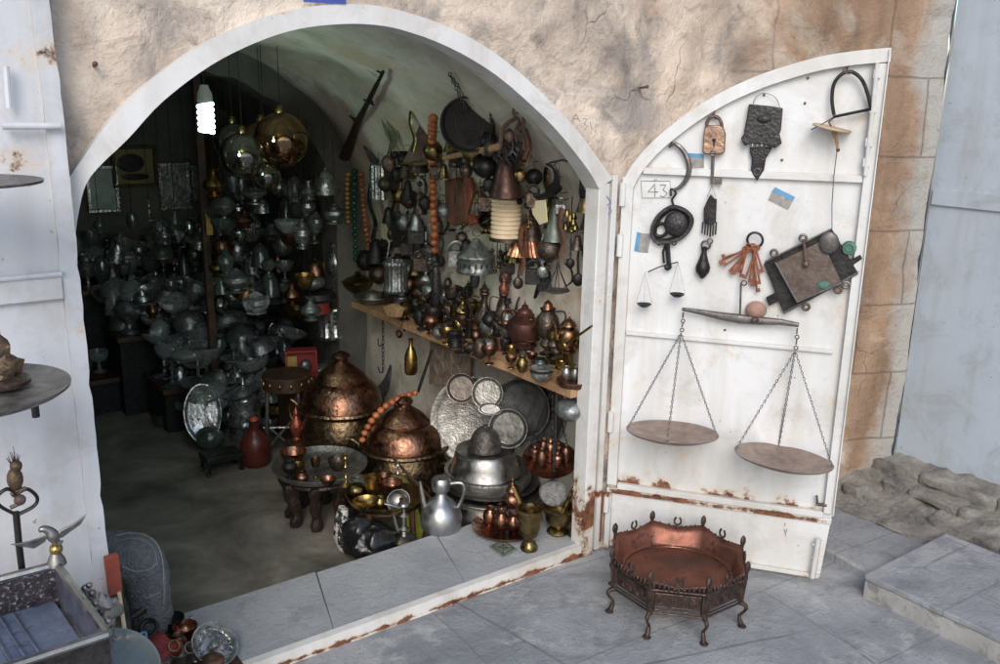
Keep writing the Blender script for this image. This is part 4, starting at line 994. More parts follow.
# silver cylinder lantern
rt=hvs('tin_lantern','bright ribbed silver cylinder lantern with green glints beside the bead strings','lantern',(379,199),33,18,'cyl',SILVER,cord=16,flute=.05,fn=14,seg=56)
# bead strings
def beads(name,label,cat,pts,r,m,n=None,off=.08,m2=None,cord=None,tassel=None,pl=None,group=None):
    P=[(W(u,v,pl) if pl else VA(u,v,off)) for u,v in pts]; sp=spline(P,12); L_=sum((sp[i+1]-sp[i]).length for i in range(len(sp)-1))
    rt=root(name,label,cat,P[-1],group=group); org=P[-1]
    n=n or max(3,int(L_/(r*1.85))); acc=0; out=[]; step=L_/n; nxt=step/2
    for i in range(len(sp)-1):
        d=(sp[i+1]-sp[i]).length
        while acc+d>=nxt: out.append(sp[i].lerp(sp[i+1],(nxt-acc)/d)); nxt+=step
        acc+=d
    MB().tube(sp,.0012,4).build('string',IRON,rt,org=org)
    proto=None
    for i,p in enumerate(out):
        rr=r*(.9+.2*random.random())
        if proto is None or (m2 and i%5==4):
            q=MB().ball((0,0,0),(1,1,.88),10,7).build('bead',m2 if (m2 and i%5==4) else m,rt); 
            if proto is None: proto=q
        else: q=proto.copy(); COL.objects.link(q); q.parent=rt
        q.location=p-org; q.scale=(rr,)*3
    if tassel:
        e=P[-1]; MB().tube([e,e-UP*.02,e-UP*tassel],[.004,.008,.012],8).build('tassel',IRON,rt,org=org)
    return rt
beads('bead_string','long string of dark green glass beads hanging left of the silver cylinder','beads',[(355,168),(354,200),(355,230),(356,262)],.016,GREENB,pl=('y',3.98))
beads('bead_string','string of small orange beads curving outward beside the dark green beads','beads',[(361,172),(363,200),(366,228),(369,250),(371,256)],.013,ORANGB,pl=('y',3.94))
beads('bead_string','short string of yellow wooden beads behind the dark green beads','beads',[(348,172),(347,195),(348,224)],.012,YELB,pl=('y',4.02))
beads('bead_string','fat orange amber beads hanging in a single line in front of the leather flask','beads',[(433,116),(432,150),(433,185),(434,215),(435,254)],.019,ORANGB,tassel=.0)
# dark elongated case under the big beads
p=VA(436,305,.12); s=mpp(p); o=MB().lathe([(0,0),(.010,0),(.016,.01),(.02,.06),(.02,.10),(.014,.128),(.022,.134),(.016,.142),(0,.145)],o=p,seg=14,zs=44*s/.145,rs=8*s/.02*.6).build('black_tassel',BLACK,org=p); tag(o,'long black tassel case hanging at the end of the fat orange beads','tassel')
# iron ornament cluster on a hook
p=VA(515,140,.08); e,t=loc_ax(p); s=mpp(p)
def LL(du,dv,dt=0): return p+e*du*s-UP*dv*s+t*dt
rt=root('iron_hanger','twisted black iron hook with dangling ornaments at the edge of the arch','hanger',p)
MB().tube(spline([LL(2,-42),LL(-1,-34),LL(-2,-25),LL(4,-18),LL(0,-8),LL(2,6)],5),.005,6).tube(spline([LL(-1,-40),LL(4,-44),LL(8,-40),LL(8,-34)],4),.004,6).tube([LL(0,-26),LL(10,-28),LL(22,-30)],.0035,6).build('hook',RUSTI,rt,org=p)
MB().tube(spline([LL(2,-22),LL(-10,-14),LL(-14,0),LL(-10,14)],5),.008,6).tube(spline([LL(3,-18),LL(12,-8),LL(16,8),LL(12,26)],5),.006,6).ball(LL(-6,-4),(.018,.02,.025)).ball(LL(6,-12),(.016,.016,.016)).build('scroll',RUSTI,rt,org=p)
k=MB(); random.seed(5)
for i in range(9): k.tube(spline([LL(random.uniform(-12,8),random.uniform(-6,4)),LL(random.uniform(-16,8),random.uniform(8,14),.02),LL(random.uniform(-14,6),random.uniform(16,30),.01)],4),.0045,5)
k.build('dangling_links',IRON,rt,org=p)
# dark violet-brown bell
hvs('brown_bell','large dark brown metal bell hanging above the ribbed ivory lantern','bell',(506,197),42,34,'bell',mat('brown_bell',(.10,.05,.04),(.045,.025,.02),.6,.45,14,.4),off=.13,cord=10)
# ivory accordion lantern
p=VA(506,238,.12); s=mpp(p); R=15.5*s; H=40*s
rt=root('paper_lantern','ivory ribbed accordion lantern with dark caps hanging at the right of the arch','lantern',p)
pr=[]; nr=9
for i in range(nr): z=H*(i/nr); pr+= [(R*.90,z),(R,z+H/nr*.25),(R*1.0,z+H/nr*.7),(R*.90,z+H/nr*.98)]
MB().lathe([(0,0)]+pr+[(0,H)],o=p,seg=30).build('shade',IVORY,rt,org=p)
MB().lathe([(0,-.012),(R*1.1,-.010),(R*1.1,0),(0,.0)],o=p,seg=26).build('bottom_cap',BRONZE,rt,org=p)
MB().lathe([(0,0),(R*1.15,0),(R*1.1,.008),(R*.5,.022),(R*.2,.03),(0,.03)],o=p+UP*H,seg=26).build('top_cap',BRONZE,rt,org=p)
# horseshoe crescent
pts=spline([VA(527,186,.09),VA(532,194,.09),VA(541,197,.09),VA(551,192,.09),VA(557,180,.09),VA(554,168,.09),VA(546,164,.09)],6); n=len(pts)
rt=root('iron_crescent','thick black iron crescent hanging by a loop near the white jamb','crescent',pts[n//2])
MB().tube(pts,[.004+.010*math.sin(PI*i/(n-1)) for i in range(n)],8,flat=.6).build('crescent',IRON,rt,org=pts[n//2])
a=VA(556,178,.09); b=VA(556,162,.05); MB().ring(lerp(a,b,.5),.025,.003,(1,0,0),16,5,sy=.5,e=UP).build('loop',STEELG,rt,org=pts[n//2])
MB().tube([VA(549,163,.04),VA(562,160,.06),VA(572,162,.04)],.004,6).build('nail_bar',RUSTI,rt,org=pts[n//2])
# leather sheaths, scale, lampshade etc
def hang_plate(name,label,cat,px,m,off=.06,th=.018,cord=None,bevel=.003,**kw):
    P=[VA(u,v,off) for u,v in px]; c=sum(P,Vector())/len(P); e,t=loc_ax(c); s=mpp(c)
    x=c.x; P=[W(u,v,('x',x)) for u,v in px]
    org=min(P,key=lambda q:q.z).copy()
    if cord:
        rt=root(name,label,cat,org); MB().poly(P,Vector((-th,0,0))).build('body',m,rt,org=org,bevel=bevel)
        q=[W(u,v,('x',x-th/2)) for u,v in cord]; MB().tube(q,.0015,5).build('cord',IRON,rt,org=org); return rt
    o=MB().poly(P,Vector((-th,0,0))).build(name,m,org=org,bevel=bevel); return tag(o,label,cat)
hang_plate('leather_sheath','dark brown leather sheath with a loop hanging left of the ivory lantern','sheath',[(448,180),(462,177),(468,186),(470,222),(458,226),(449,220)],LEATH,cord=[(456,178),(457,166),(455,160)])
hang_plate('red_strap','reddish leather strap hanging just left of the ivory lantern','strap',[(466,178),(473,177),(479,222),(472,226)],mat('red_leather',(.26,.07,.04),(.14,.04,.025),0,.5,20,.3),off=.05)
hang_plate('white_card','tilted cream card with a rust stripe pinned among the dark ware','card',[(377,224),(385,220),(393,241),(385,245)],CREAM,th=.004,off=.06)
hang_plate('black_box','black square camera shaped box hanging beside the fat orange beads','box',[(399,222),(413,219),(418,222),(418,243),(402,247)],BLACK,th=.05,cord=[(408,220),(409,208)])
hang_plate('box_strap','short black strap below the sheath row','strap',[(421,228),(427,226),(428,250),(422,251)],BLACK,th=.01)
# iron cross
x=VA(413,262,.05).x; c=W(413,262,('x',x)); rt=tag(MB().tube([W(413,242,('x',x)),W(413,262,('x',x)),W(414,272,('x',x))],.005,6).tube([W(404,262,('x',x)),W(423,262,('x',x))],.005,6).ring(W(414,275,('x',x)),.02,.006,(1,0,0)).ball(W(413,242,('x',x)),.01).build('iron_cross',BRONZE,org=W(414,282,('x',x))),'small dark iron cross with a ring foot hanging left of the black tassel','cross')
# small hanging balance
p=VA(447,234,.10); s=mpp(p); rt=root('hand_scale','tiny hand scale with two dark pans hanging left of the silver lampshade','scale',p); e,t=loc_ax(p)
top=p+UP*38*s; MB().tube([top-e*5*s,top+e*6*s],.002,5).build('beam',IRON,rt,org=p)
for sg in (-1,1):
    q=p+e*sg*5*s+UP*(4 if sg>0 else 0)*s
    MB().lathe([(0,-.006),(.012,-.004),(.02,.003),(.018,.003),(0,-.003)],o=q,seg=14).build('pan',IRON,rt,org=p)
    MB().tube([q-e*.018,top+e*sg*5*s,q+e*.018],.0009,4).build('cord',IRON,rt,org=p)
# pierced silver lampshade
p=VA(476,272,.14); s=mpp(p); R=19.5*s
rt=root('silver_lampshade','pierced silver lampshade dome with a ring top hanging in the middle of the wall','lampshade',p)
MB().lathe([(R,0),(R*1.02,.006),(R*.95,.012),(R*.95,.05),(R*1.0,.056),(R*.96,.064),(R*.7,.078),(R*.55,.09),(R*.35,.10),(R*.15,.12),(0,.122)],o=p,seg=40,flute=.012,fn=20,zs=34*s/.122).build('dome',SILDK,rt,org=p)
MB().ring(p+UP*(40*s),.016,.003,t,14,5).build('ring',SILDK,rt,org=p)
k=MB()
for i in range(20):
    a=2*PI*i/20; k.ball(p+Vector((R*.965*math.cos(a),R*.965*math.sin(a),34*s*.25)),(.004,.004,.011),6,5)
k.build('pierced_slots',mat('slot_dark',(.01,.01,.01),(.01,.01,.01),0,.9,10,0),rt,org=p)
# copper fluted bucket
hvs('copper_bucket','fluted copper bucket hanging upside down behind the ivory lantern','bucket',(525,255),34,36,'bell',mat('fluted_copper',(.50,.24,.13),(.28,.13,.08),.9,.38,12,.3),off=.06,flute=.04,fn=26,seg=104,cord=6)
hvs('green_bell','tall grey green metal bell hanging beside the copper bucket','bell',(554,241),38,22,'bell',mat('grey_green_metal',(.17,.19,.16),(.09,.10,.085),.6,.5,14,.3),off=.08,cord=14)
# yellow and white picture label
hang_plate('yellow_tag','small yellow and white printed tag hanging above the copper bucket','tag',[(531,201),(546,200),(548,222),(540,225),(533,214)],mat('yellow_tag',(.60,.52,.22),(.55,.5,.45),0,.6,30,0),th=.003,off=.11)
# bunch of small brass bells
p=VA(571,228,.07); rt=root('bell_bunch','bunch of little tarnished brass bells hanging close to the white jamb','bells',p); random.seed(9)
for i in range(9):
    c=p+Vector((random.uniform(-.02,.02),random.uniform(-.03,.03),random.uniform(-.02,.05)))
    MB().lathe(PR['bell'],o=c,seg=10,rs=.014,zs=.024).build('bell',BRASDK,rt,org=p)
MB().tube([p+UP*.05,p+UP*.11],.002,5).build('cord',IRON,rt,org=p)
p=VA(597,262,.06); rt=root('bell_bunch','few small dull bells hanging half behind the white jamb','bells',p)
for i in range(5):
    c=p+Vector((random.uniform(-.015,.015),random.uniform(-.02,.02),random.uniform(-.03,.06)))
    MB().lathe(PR['bell'],o=c,seg=10,rs=.012,zs=.022).build('bell',BRASDK,rt,org=p)
MB().tube([p+UP*.05,p+UP*.14],.002,5).build('cord',IRON,rt,org=p)
# hanging shallow pan with wires
p=VA(557,291,.12); s=mpp(p); R=12.5*s; rt=root('hanging_pan','shallow black pan carried by four splayed wires near the white jamb','scale pan',p)
MB().lathe([(0,-.01),(R*.5,-.008),(R,0),(R*1.02,.004),(R*.95,.002),(0,-.006)],o=p,seg=24).build('pan',STEELG,rt,org=p)
k=MB(); tp=p+UP*34*s
for i in range(6): a=2*PI*i/6; k.tube([p+Vector((R*math.cos(a),R*math.sin(a),.003)),lerp(p,tp,.62)+Vector((.008*math.cos(a),.008*math.sin(a),0)),tp],.0016,5)
k.build('wires',IRON,rt,org=p)
# horn
pts=spline([VA(535,298,.06),VA(540,284,.06),VA(544,272,.06),VA(546,262,.05)],5); n=len(pts)
tag(MB().tube(pts,[.006+.010*math.sin(PI*(i+1)/(n+1)) for i in range(n)],8,flat=.5).build('dark_sickle',IRON,org=pts[0]),'slender dark blade leaning on the wall left of the shallow hanging pan','blade')
# black oval brush
p=VA(475,279,.12); s=mpp(p); e,t=loc_ax(p); tag(MB().ball(p,(5*s,.01,10*s),16,10,axes=(e,t,UP)).tube([p+UP*9*s,p+UP*16*s],.004,6).build('black_hand_mirror',BLACK,org=p),'small black oval hand mirror hanging under the silver lampshade','hand mirror')
# fluted silver drum
hvs('fluted_drum','fluted grey metal drum shaped pot standing proud of the wall left of the iron cross','drum',(396,292),31,25,'drum',SILDK,off=.16,flute=.035,fn=18,seg=72,cord=8)
hvs('dark_bell','small dark bell hanging left of the fat orange beads','bell',(420,214),22,16,'bell',BRONZE,off=.08,cord=10)
hvs('dark_bell','small black bell hanging under the leather flask','bell',(408,200),20,14,'bell',IRON,off=.09,cord=10)
hvs('brass_bell','tarnished bell hanging at the left end of the wooden rod','bell',(444,178),14,12,'bell',BRASDK,off=.10,cord=6)
hvs('iron_pot','blackened iron pot hanging right under the black sieve','pot',(485,178),22,26,'globe',IRON,off=.12,cord=10)
hvs('iron_pot','little blackened pot hanging below the brown bell at its left','pot',(466,178),15,14,'jar',BRONZE,off=.12,cord=8)
# tangle of small dark ornaments around (407,165)-(420,200)
random.seed(11)
for (u,v,l) in [(416,172,'cluster of black metal grapes left of the fat orange beads'),(480,200,'cluster of dark little ornaments at the left edge of the ivory lantern'),(528,215,'cluster of dark little ornaments at the right edge of the ivory lantern'),(497,262,'cluster of dark trinkets under the ivory lantern'),(545,255,'cluster of dark trinkets right of the copper bucket')]:
    p=VA(u,v,.08); rt=root('trinket_cluster',l,'ornaments',p)
    for i in range(8):
        c=p+Vector((random.uniform(-.02,.02),random.uniform(-.035,.035),random.uniform(-.05,.05)))
        MB().ball(c,(random.uniform(.008,.015),)*3,8,6).tube([c,c+UP*.03],.002,4).build('trinket',random.choice([IRON,BRONZE,BRASDK]),rt,org=p)
    MB().tube([p,p+UP*.08],.002,5).build('cord',IRON,rt,org=p)
# many more small dark things crowd the wall
random.seed(77)
def trinket(u,v,kind,m,size=1.0,off=.06):
    p=VA(u,v,off); s=mpp(p)*size; lbl={'bell':'little dark bell','spoon':'long handled dark spoon','lock':'small dark padlock','pot':'little round dark pot','strap':'dangling leather strap','pendant':'chain with a dark pendant','sickle':'small curved dark blade'}[kind]
    rt=root('small_'+kind,lbl+' among the ware hanging on the right wall',kind,p,group='small dark '+kind+' pieces hanging on the right wall'); e,t=loc_ax(p)
    if kind=='bell': MB().lathe(PR['bell'],o=p,seg=18,rs=6*s,zs=13*s).build('body',m,rt,org=p); h=12
    elif kind=='spoon': MB().ball(p+UP*4*s,(4.2*s,1.6*s,5*s),axes=(e,t,UP)).build('bowl',m,rt,org=p); MB().tube([p+UP*8*s,p+UP*20*s+e*random.uniform(-3,3)*s,p+UP*34*s],[1.1*s,.8*s,1.0*s],6).build('handle',m,rt,org=p); h=34
    elif kind=='lock': MB().box(p+UP*5*s,(9*s,4*s,9*s),(e,t,UP)).build('body',m,rt,org=p,bevel=.003); MB().ring(p+UP*11*s,3.4*s,1.1*s,t,12,6).build('shackle',m,rt,org=p); h=14
    elif kind=='pot': MB().lathe(PR[random.choice(['globe','jar','urn'])],o=p,seg=18,rs=6.5*s,zs=13*s).build('body',m,rt,org=p); h=13
    elif kind=='strap': MB().tube(spline([p,p+UP*9*s+e*2*s,p+UP*20*s-e*1*s,p+UP*30*s],4),2.2*s,6,flat=.3).build('body',m,rt,org=p); h=30
    elif kind=='pendant': MB().ball(p+UP*4*s,(3.8*s,2*s,4.6*s),axes=(e,t,UP)).build('body',m,rt,org=p); MB().chain(p+UP*8*s,p+UP*26*s,.012,.0016).build('chain',m,rt,org=p); h=26
    else:
        P=spline([p,p+UP*6*s+e*7*s,p+UP*16*s+e*6*s,p+UP*22*s-e*1*s],5); n=len(P); MB().tube(P,[s*(.6+1.6*math.sin(PI*i/(n-1))) for i in range(n)],6,flat=.5).build('body',m,rt,org=p); h=20
    q=p+UP*(h+5)*s; q2=q.copy(); 
    MB().tube([p+UP*h*s,q,q+Vector((.03,0,0))],.0014,4).build('cord',IRON,rt,org=p)
TK=[(398,182,'pendant'),(407,178,'bell'),(392,212,'strap'),(386,256,'pot'),(420,272,'lock'),(426,290,'spoon'),(407,256,'lock'),(455,168,'pot'),(472,162,'pot'),(492,186,'strap'),(462,246,'pendant'),(456,268,'lock'),(460,292,'sickle'),(448,292,'bell'),(520,182,'pendant'),(512,166,'spoon'),(532,240,'bell'),(560,256,'strap'),(570,268,'pendant'),(577,250,'bell'),(586,212,'bell'),(590,240,'lock'),(549,262,'pot'),(390,282,'spoon'),(376,262,'bell'),(379,284,'pot'),(412,296,'pot'),(425,210,'pendant'),(418,200,'sickle'),(446,212,'sickle'),(462,205,'lock'),(440,240,'strap'),(497,225,'pot'),(487,222,'sickle'),(505,285,'pendant'),(520,275,'strap'),(578,285,'spoon'),(591,268,'pot'),(400,202,'spoon'),(388,190,'lock'),(412,238,'bell'),(430,262,'pot'),(366,270,'pot'),(372,240,'strap'),(452,152,'bell'),(498,166,'lock'),(507,150,'pendant'),(524,158,'strap'),(489,150,'pot'),(436,180,'lock'),(412,152,'strap'),(404,166,'pot'),(478,214,'bell'),(560,215,'lock'),(582,230,'strap'),(533,208,'lock'),(515,262,'bell'),(466,262,'bell'),(392,240,'pendant'),(404,230,'pot')]
for _ in range(46):
    u=random.uniform(385,597); v=random.uniform(150,300)
    if v<150+(max(0,u-520))*.9: continue
    TK.append((u,v,random.choice(['bell','spoon','lock','pot','strap','pendant','sickle','pot','lock'])))
for i,(u,v,kd) in enumerate(TK): trinket(u,v,kd,[IRON,BRONZE,BRASDK,IRON,BRONZE,LEATH if kd=='strap' else SILDK][i%6],random.uniform(1.1,1.9),random.uniform(.03,.12))
tag(MB().tube(spline([VA(470,54,.01),VA(470,60,.03),VA(476,64,.04),VA(480,59,.04)],4),.006,6).build('vault_hook',IRON,org=VA(470,54,.01)),'small black hook fixed in the plaster near the top of the arch','hook')
# ============================================================ the long shelf and what stands on it
SX0=1.955
YS=2.235
rt=root('long_shelf','long rough pale wooden shelf running along the right wall, crowded with coffee pots','shelf',(2.0,3.0,SHZ))
mb=MB(); n=50
for i in range(n+1):
    y=2.02+(3.90-2.02)*i/n; j=.006*fbm((y,0,0),6,4)
    mb.v+=[Vector((SX0+j,y,SHZ-.030)),Vector((SX0+j*1.2,y,SHZ+j*.2)),Vector((WX-.015,y,SHZ)),Vector((WX-.015,y,SHZ-.030))]
for i in range(n):
    for q in range(4): mb.f.append((4*i+q,4*i+(q+1)%4,4*i+4+(q+1)%4,4*i+4+q))
mb.f+=[(3,2,1,0),(4*n,4*n+1,4*n+2,4*n+3)]
# keep the shelf behind the jamb
mb.v=[Vector((v.x,v.y+ (YS-2.02)*(1-(v.y-2.02)/1.88) ,v.z)) for v in mb.v]
mb.v=[Vector((min(v.x,1.994) if v.y<2.335 else v.x,v.y,v.z)) for v in mb.v]
mb.build('board',WOODL,rt,org=(2.0,3.0,SHZ),sharp=30)
for y in (2.6,3.2,3.7): MB().box((2.15,y,SHZ-.09),(.03,.03,.12)).build('bracket',WOODD,rt,org=(2.0,3.0,SHZ))
SP=('z',SHZ)
def sh(name,label,cat,uv,h,w,prof,m,**k): 
    p=W(uv[0],uv[1],SP)
    x=min(max(p.x,SX0+.02),WX-.05)
    if p.x>WX-.03 and p.y>2.5: return vs(name,label,cat,uv,('x',WX-.07),h,w,prof,m,**k)
    return vs(name,label,cat,uv,SP,h,w,prof,m,**k)
# back row, tall dark
sh('coffee_pot','tall dark bronze ewer with a long red brown spire in the middle of the shelf','ewer',(503,333),40,20,'ewer',BRONZE,handle=-.6,spout=.4,lid=('spire',.72,.55,.86),lidm=mat('red_brown_metal',(.20,.07,.05),(.09,.04,.03),.6,.45,15,.2))
sh('coffee_pot','dark bronze coffee pot left of the tall red brown spire','coffee pot',(484,336),44,21,'ewer',BRONZE,handle=-.6,spout=.4,lid=('spire',.3,.5,.95))
sh('coffee_pot','black coffee pot furthest left in the row of tall dark pots','coffee pot',(468,332),42,20,'ewer',mat('dark_plum_metal',(.10,.07,.075),(.04,.03,.03),.8,.4,15,.3),handle=-.6,spout=.3,lid=('spire',.3,.5,.95))
sh('teapot','broad red brown teapot with a pointed lid behind the tall brass mug','teapot',(524,346),40,36,'samovar',mat('maroon_pot',(.13,.06,.045),(.06,.03,.025),.7,.42,12,.3),handle=-.4,spout=.3,lid=('spire',.45,.42,.72))
sh('coffee_pot','short dark pot with a pink copper neck right of the maroon teapot','coffee pot',(547,338),30,24,'jar',BRONZE,handle=.8,lid=('dome',.4,.5,.9),lidm=COPPER)
sh('lidded_pot','bronze brown lidded pot with stacked rings at the right end of the shelf','lidded pot',(568,352),34,22,'samovar',mat('golden_brown_metal',(.34,.20,.11),(.16,.09,.05),1,.33,14,.3),lid=('lid',.42,.72,.78),spout=-.2)
sh('brass_ewer','golden brass pot with a spire lid beside the white jamb','ewer',(586,356),30,20,'samovar',BRASS,lid=('spire',.5,.6,.78),handle=.3)
sh('ladle','long brass handled ladle lying across the pots toward the jamb','ladle',(566,352),1,1,'cup',BRASS) if False else None
a=W(565,345,('x',1.93)); b=W(592,326,('x',1.90)); tag(MB().tube([a,b],.0045,8).ball(a,.012).build('brass_ladle',BRASS,org=a),'long brass rod leaning upward across the pots toward the white jamb','ladle')
# tall brass mug, tilted
p=W(565,368,('z',SHZ)); PR['grinder']=[(0,0),(1,0),(1.02,.04),(.95,.08),(.80,.12),(.78,.80),(.86,.84),(.86,.90),(.7,.97),(.3,1.03),(0,1.05)]
rt=vs('brass_mill','tall bright brass coffee mill leaning to the left near the end of the shelf','coffee mill',(565,368),('z',SHZ),36,21,'grinder',BRASS,tilt=-.22)
# mid row
sh('incense_burner','pewter censer with white figures in front of the maroon teapot','incense burner',(529,356),30,14,'goblet',PEWTER,lid=('spire',.6,.9,.95))
sh('bowl_stack','stack of shallow silver bowls at the front of the shelf','bowls',(541,381),10,24,'bowl',SILVER,lid=('plate',.5,1.0,.9))
sh('brass_bowl','blue grey pewter bowl on top of the stacked silver bowls','bowl',(540,371),13,17,'jar',mat('blue_pewter',(.28,.31,.32),(.16,.17,.18),1,.3,12,.2))
for i,(u,v,h,w,m,l) in enumerate([(511,360,14,11,BRASS,'small brass cup left in the front cluster of cups'),(522,372,16,12,BRASDK,'dull brass beaker in the front cluster of cups'),(511,368,12,12,COPDK,'dark copper cup in the front cluster of cups'),(524,356,12,11,SILDK,'silver cup behind the dull brass beaker'),(532,366,13,11,COPPER,'bright copper beaker beside the blue grey pewter bowl')]):
    sh('cup',l,'cup',(u,v),h,w,('goblet','jar')[i%2],m,group='small cups clustered at the shelf front')
sh('copper_dish','round dark copper dish holding little beakers at the near end of the shelf','dish',(574,385),6,36,'tray',COPDK)
for i,(u,v,l) in enumerate([(566,380,'leftmost of the three little beakers on the dark copper dish'),(575,381,'middle one of the three little beakers on the dark copper dish'),(585,382,'rightmost of the three little beakers on the dark copper dish')]):
    sh('beaker',l,'beaker',(u,v),14,10,'jar',(SILDK,PEWTER,COPDK)[i])
sh('copper_cup','round reddish copper cup between the brass pot and the jamb','cup',(580,350),10,12,'globe',COPPER)
# clutter of dark small bronzes, individually
random.seed(21)
lab=['dark bronze figurine','blackened little pot','small tarnished brass cup','rusty brown trinket box','small dark candlestick']
spots=[(392,309),(397,314),(412,308),(421,304),(441,314),(451,316),(463,328),(468,337),(476,336),(484,340),(492,346),(499,343),(505,356),(516,352),(425,331),(431,336),(439,341),(447,345),(455,349),(463,354),(471,357),(480,361),(489,366),(401,316),(409,312),(416,320),(423,316),(430,324),(437,320),(444,330),(452,326),(459,335),(465,330),(473,339),(480,343),(488,345),(494,350),(447,318),(458,322),(427,308),(436,311),(414,304),(470,322),(500,352),(492,340),(405,322),(420,328),(433,333),(446,339),(462,344),(476,350),(488,356)]
nx=['near the left end of the dark clutter','in the middle of the dark clutter','at the right end of the dark clutter']
for i,(u,v) in enumerate(spots):
    k=i%5; m=[BRONZE,IRON,BRASDK,COPDK,BRONZE,IRON,SILDK][(i*3)%7]
    sh(['figurine','small_pot','small_cup','trinket_box','candlestick'][k],lab[k]+' in the dark clutter along the middle of the shelf',['figurine','pot','cup','box','candlestick'][k],(u,v-2),random.uniform(12,22),random.uniform(11,18),['urn','globe','goblet','drum','stick'][k],m,group='dark small ware crowding the middle of the shelf',seg=16,yaw=i)
# second, denser layer: coffee pots and cups packed shoulder to shoulder
random.seed(61)
for i in range(44):
    t=random.random(); u=392+ (582-392)*t; v=303+(377-303)*t+random.uniform(-24,-2)
    k=random.choice([1,2,4,5,0]); sh(['figurine','small_pot','small_cup','trinket_box','candlestick','small_jug'][k],['dark bronze figurine','blackened little pot','small tarnished brass cup','x','small dark candlestick','small dark spouted jug'][k]+' packed at the back of the long shelf',['figurine','pot','cup','box','candlestick','jug'][k],(u,v),random.uniform(16,27),random.uniform(12,20),['urn','globe','goblet','drum','stick','ewer'][k],[BRONZE,IRON,BRASDK,COPDK,BRONZE,SILDK][i%6],group='dark ware packed at the back of the long shelf',seg=16,yaw=i)
# far end of shelf
sh('silver_urn','tall shining silver samovar at the far end of the shelf','samovar',(337,291),42,20,'urn',SILVER,lid=('spire',.5,.7,.92))
sh('covered_bowl','flat greenish brass covered bowl near the far end of the shelf','bowl',(358,292),12,34,'bowl',BRASDK,lid=('lid',1.0,.98,.9))
sh('grey_dish','wide grey metal dish lying in front of the fluted drum','dish',(373,303),8,38,'plate',TIN,lid=('dome',1.1,.5,.6))
sh('brass_burner','small yellow brass burner left of the covered bowl','burner',(326,287),24,14,'goblet',BRASS,lid=('dome',.4,.9,.95))
sh('glass_lamp','small oil lamp with a bright glass beside the black tassel','lamp',(445,312),22,12,'urn',SILVER)
hang_plate('wood_block','pale irregular block of wood lying on the shelf edge','wood block',[(388,306),(397,303),(405,308),(402,317),(393,316)],WOODL,off=.22,th=.03)
# star shaped ring hanging under the shelf
x=1.945; c=W(399,334,('x',x)); rt=root('star_ring','small whitish star shaped ring hanging from the shelf edge','pendant',W(399,340,('x',x)))
MB().ring(c,.015,.006,(1,.3,0),8,6).build('star',COPPER,rt,org=rt.location); MB().tube([c+UP*.015,W(403,322,('x',x))],.002,5).build('cord',RUSTI,rt,org=rt.location)
# ============================================================ big pots, trays and tables on the floor by the right wall
FP=('z',FLOOR)
PR['brazpot']=[(0,0),(.52,0),(.55,.03),(.45,.07),(.5,.10),(.78,.18),(.93,.32),(.95,.45),(.88,.56),(.84,.62),(1.0,.66),(1.03,.68),(1.0,.70),(.82,.68),(0,.66)]
PR['domelid']=[(1,0),(1.0,.03),(.98,.08),(.94,.2),(.86,.32),(.74,.41),(.64,.45),(.66,.475),(.61,.51),(.52,.60),(.38,.68),(.25,.75),(.17,.80),(.15,.82),(.21,.85),(.23,.90),(.17,.95),(.06,.99),(0,1)]
rt=vs('copper_samovar','biggest copper brazier pot with a tall stepped dome lid and ring handles','brazier pot',(344,470),FP,100,84,'brazpot',ENGRV,seg=48)
def convert(o,name=None):
    """turn a single mesh thing into an empty with that mesh as its body"""
    r=root(o.name,o['label'],o['category'],o.location.copy(),tuple(o.rotation_euler),o.get('group'))
    nm=o.name; o.name='body'; r.name=nm
    for k in ('label','category','group'):
        if k in o: del o[k]
    o.parent=r; o.location=(0,0,0); o.rotation_euler=(0,0,0); return r
def bigpot(rt,uv,h,w,lidfrac,lh,lm,handles=True):
    P=rt.location; s=mpp(P); H=h*s/.985; R=w*s/2
    rt=convert(rt)
    MB().lathe(PR['domelid'],o=(0,0,H*.69),seg=48,rs=R*lidfrac,zs=lh*s*.9).build('lid',lm,rt)
    if handles:
        for sg in (-1,1):
            MB().ring((sg*R*.3,-R*.86,H*.36),R*.17,R*.028,(sg*.3,-1,.1),16,6).build('ring_handle',IRON,rt)
            MB().tube(spline([(sg*R*.95,0,H*.62),(sg*R*1.2,0,H*.72),(sg*R*1.22,0,H*.55),(sg*R*.95,0,H*.42)],4),R*.035,6).build('side_handle',BRASDK,rt)
    return rt
rt1=bigpot(rt,None,100,84,.94,60,COPPER)
rt=vs('copper_samovar','second copper brazier pot, wider and nearer, draped with orange beads','brazier pot',(405,498),FP,84,88,'brazpot',ENGRV,seg=48)
rt2=bigpot(rt,None,84,88,.86,54,COPPER)
beads('bead_string','orange amber beads draped in a curve over the nearer copper pot','beads',[(361,443),(367,428),(378,413),(392,402),(405,396),(418,392)],.0155,ORANGB,pl=('y',3.13))
# black scarf knotted on the second pot
p=W(412,420,('y',3.12)); tag(MB().ball(p,(.035,.02,.02)).tube(spline([p,p+Vector((.05,-.02,-.03)),p+Vector((.09,-.02,-.02))],4),[.02]*8+[.006],8,flat=.5).build('black_cloth',BLACK,org=p),'small black cloth bow lying on the lid of the nearer copper pot','cloth')
# brass torch
vs('brass_torch','slender brass cone torch with a black base above the nearer copper pot','torch',(411,374),('x',1.99),36,13,'bottle',BRASS,seg=20,lid=None)
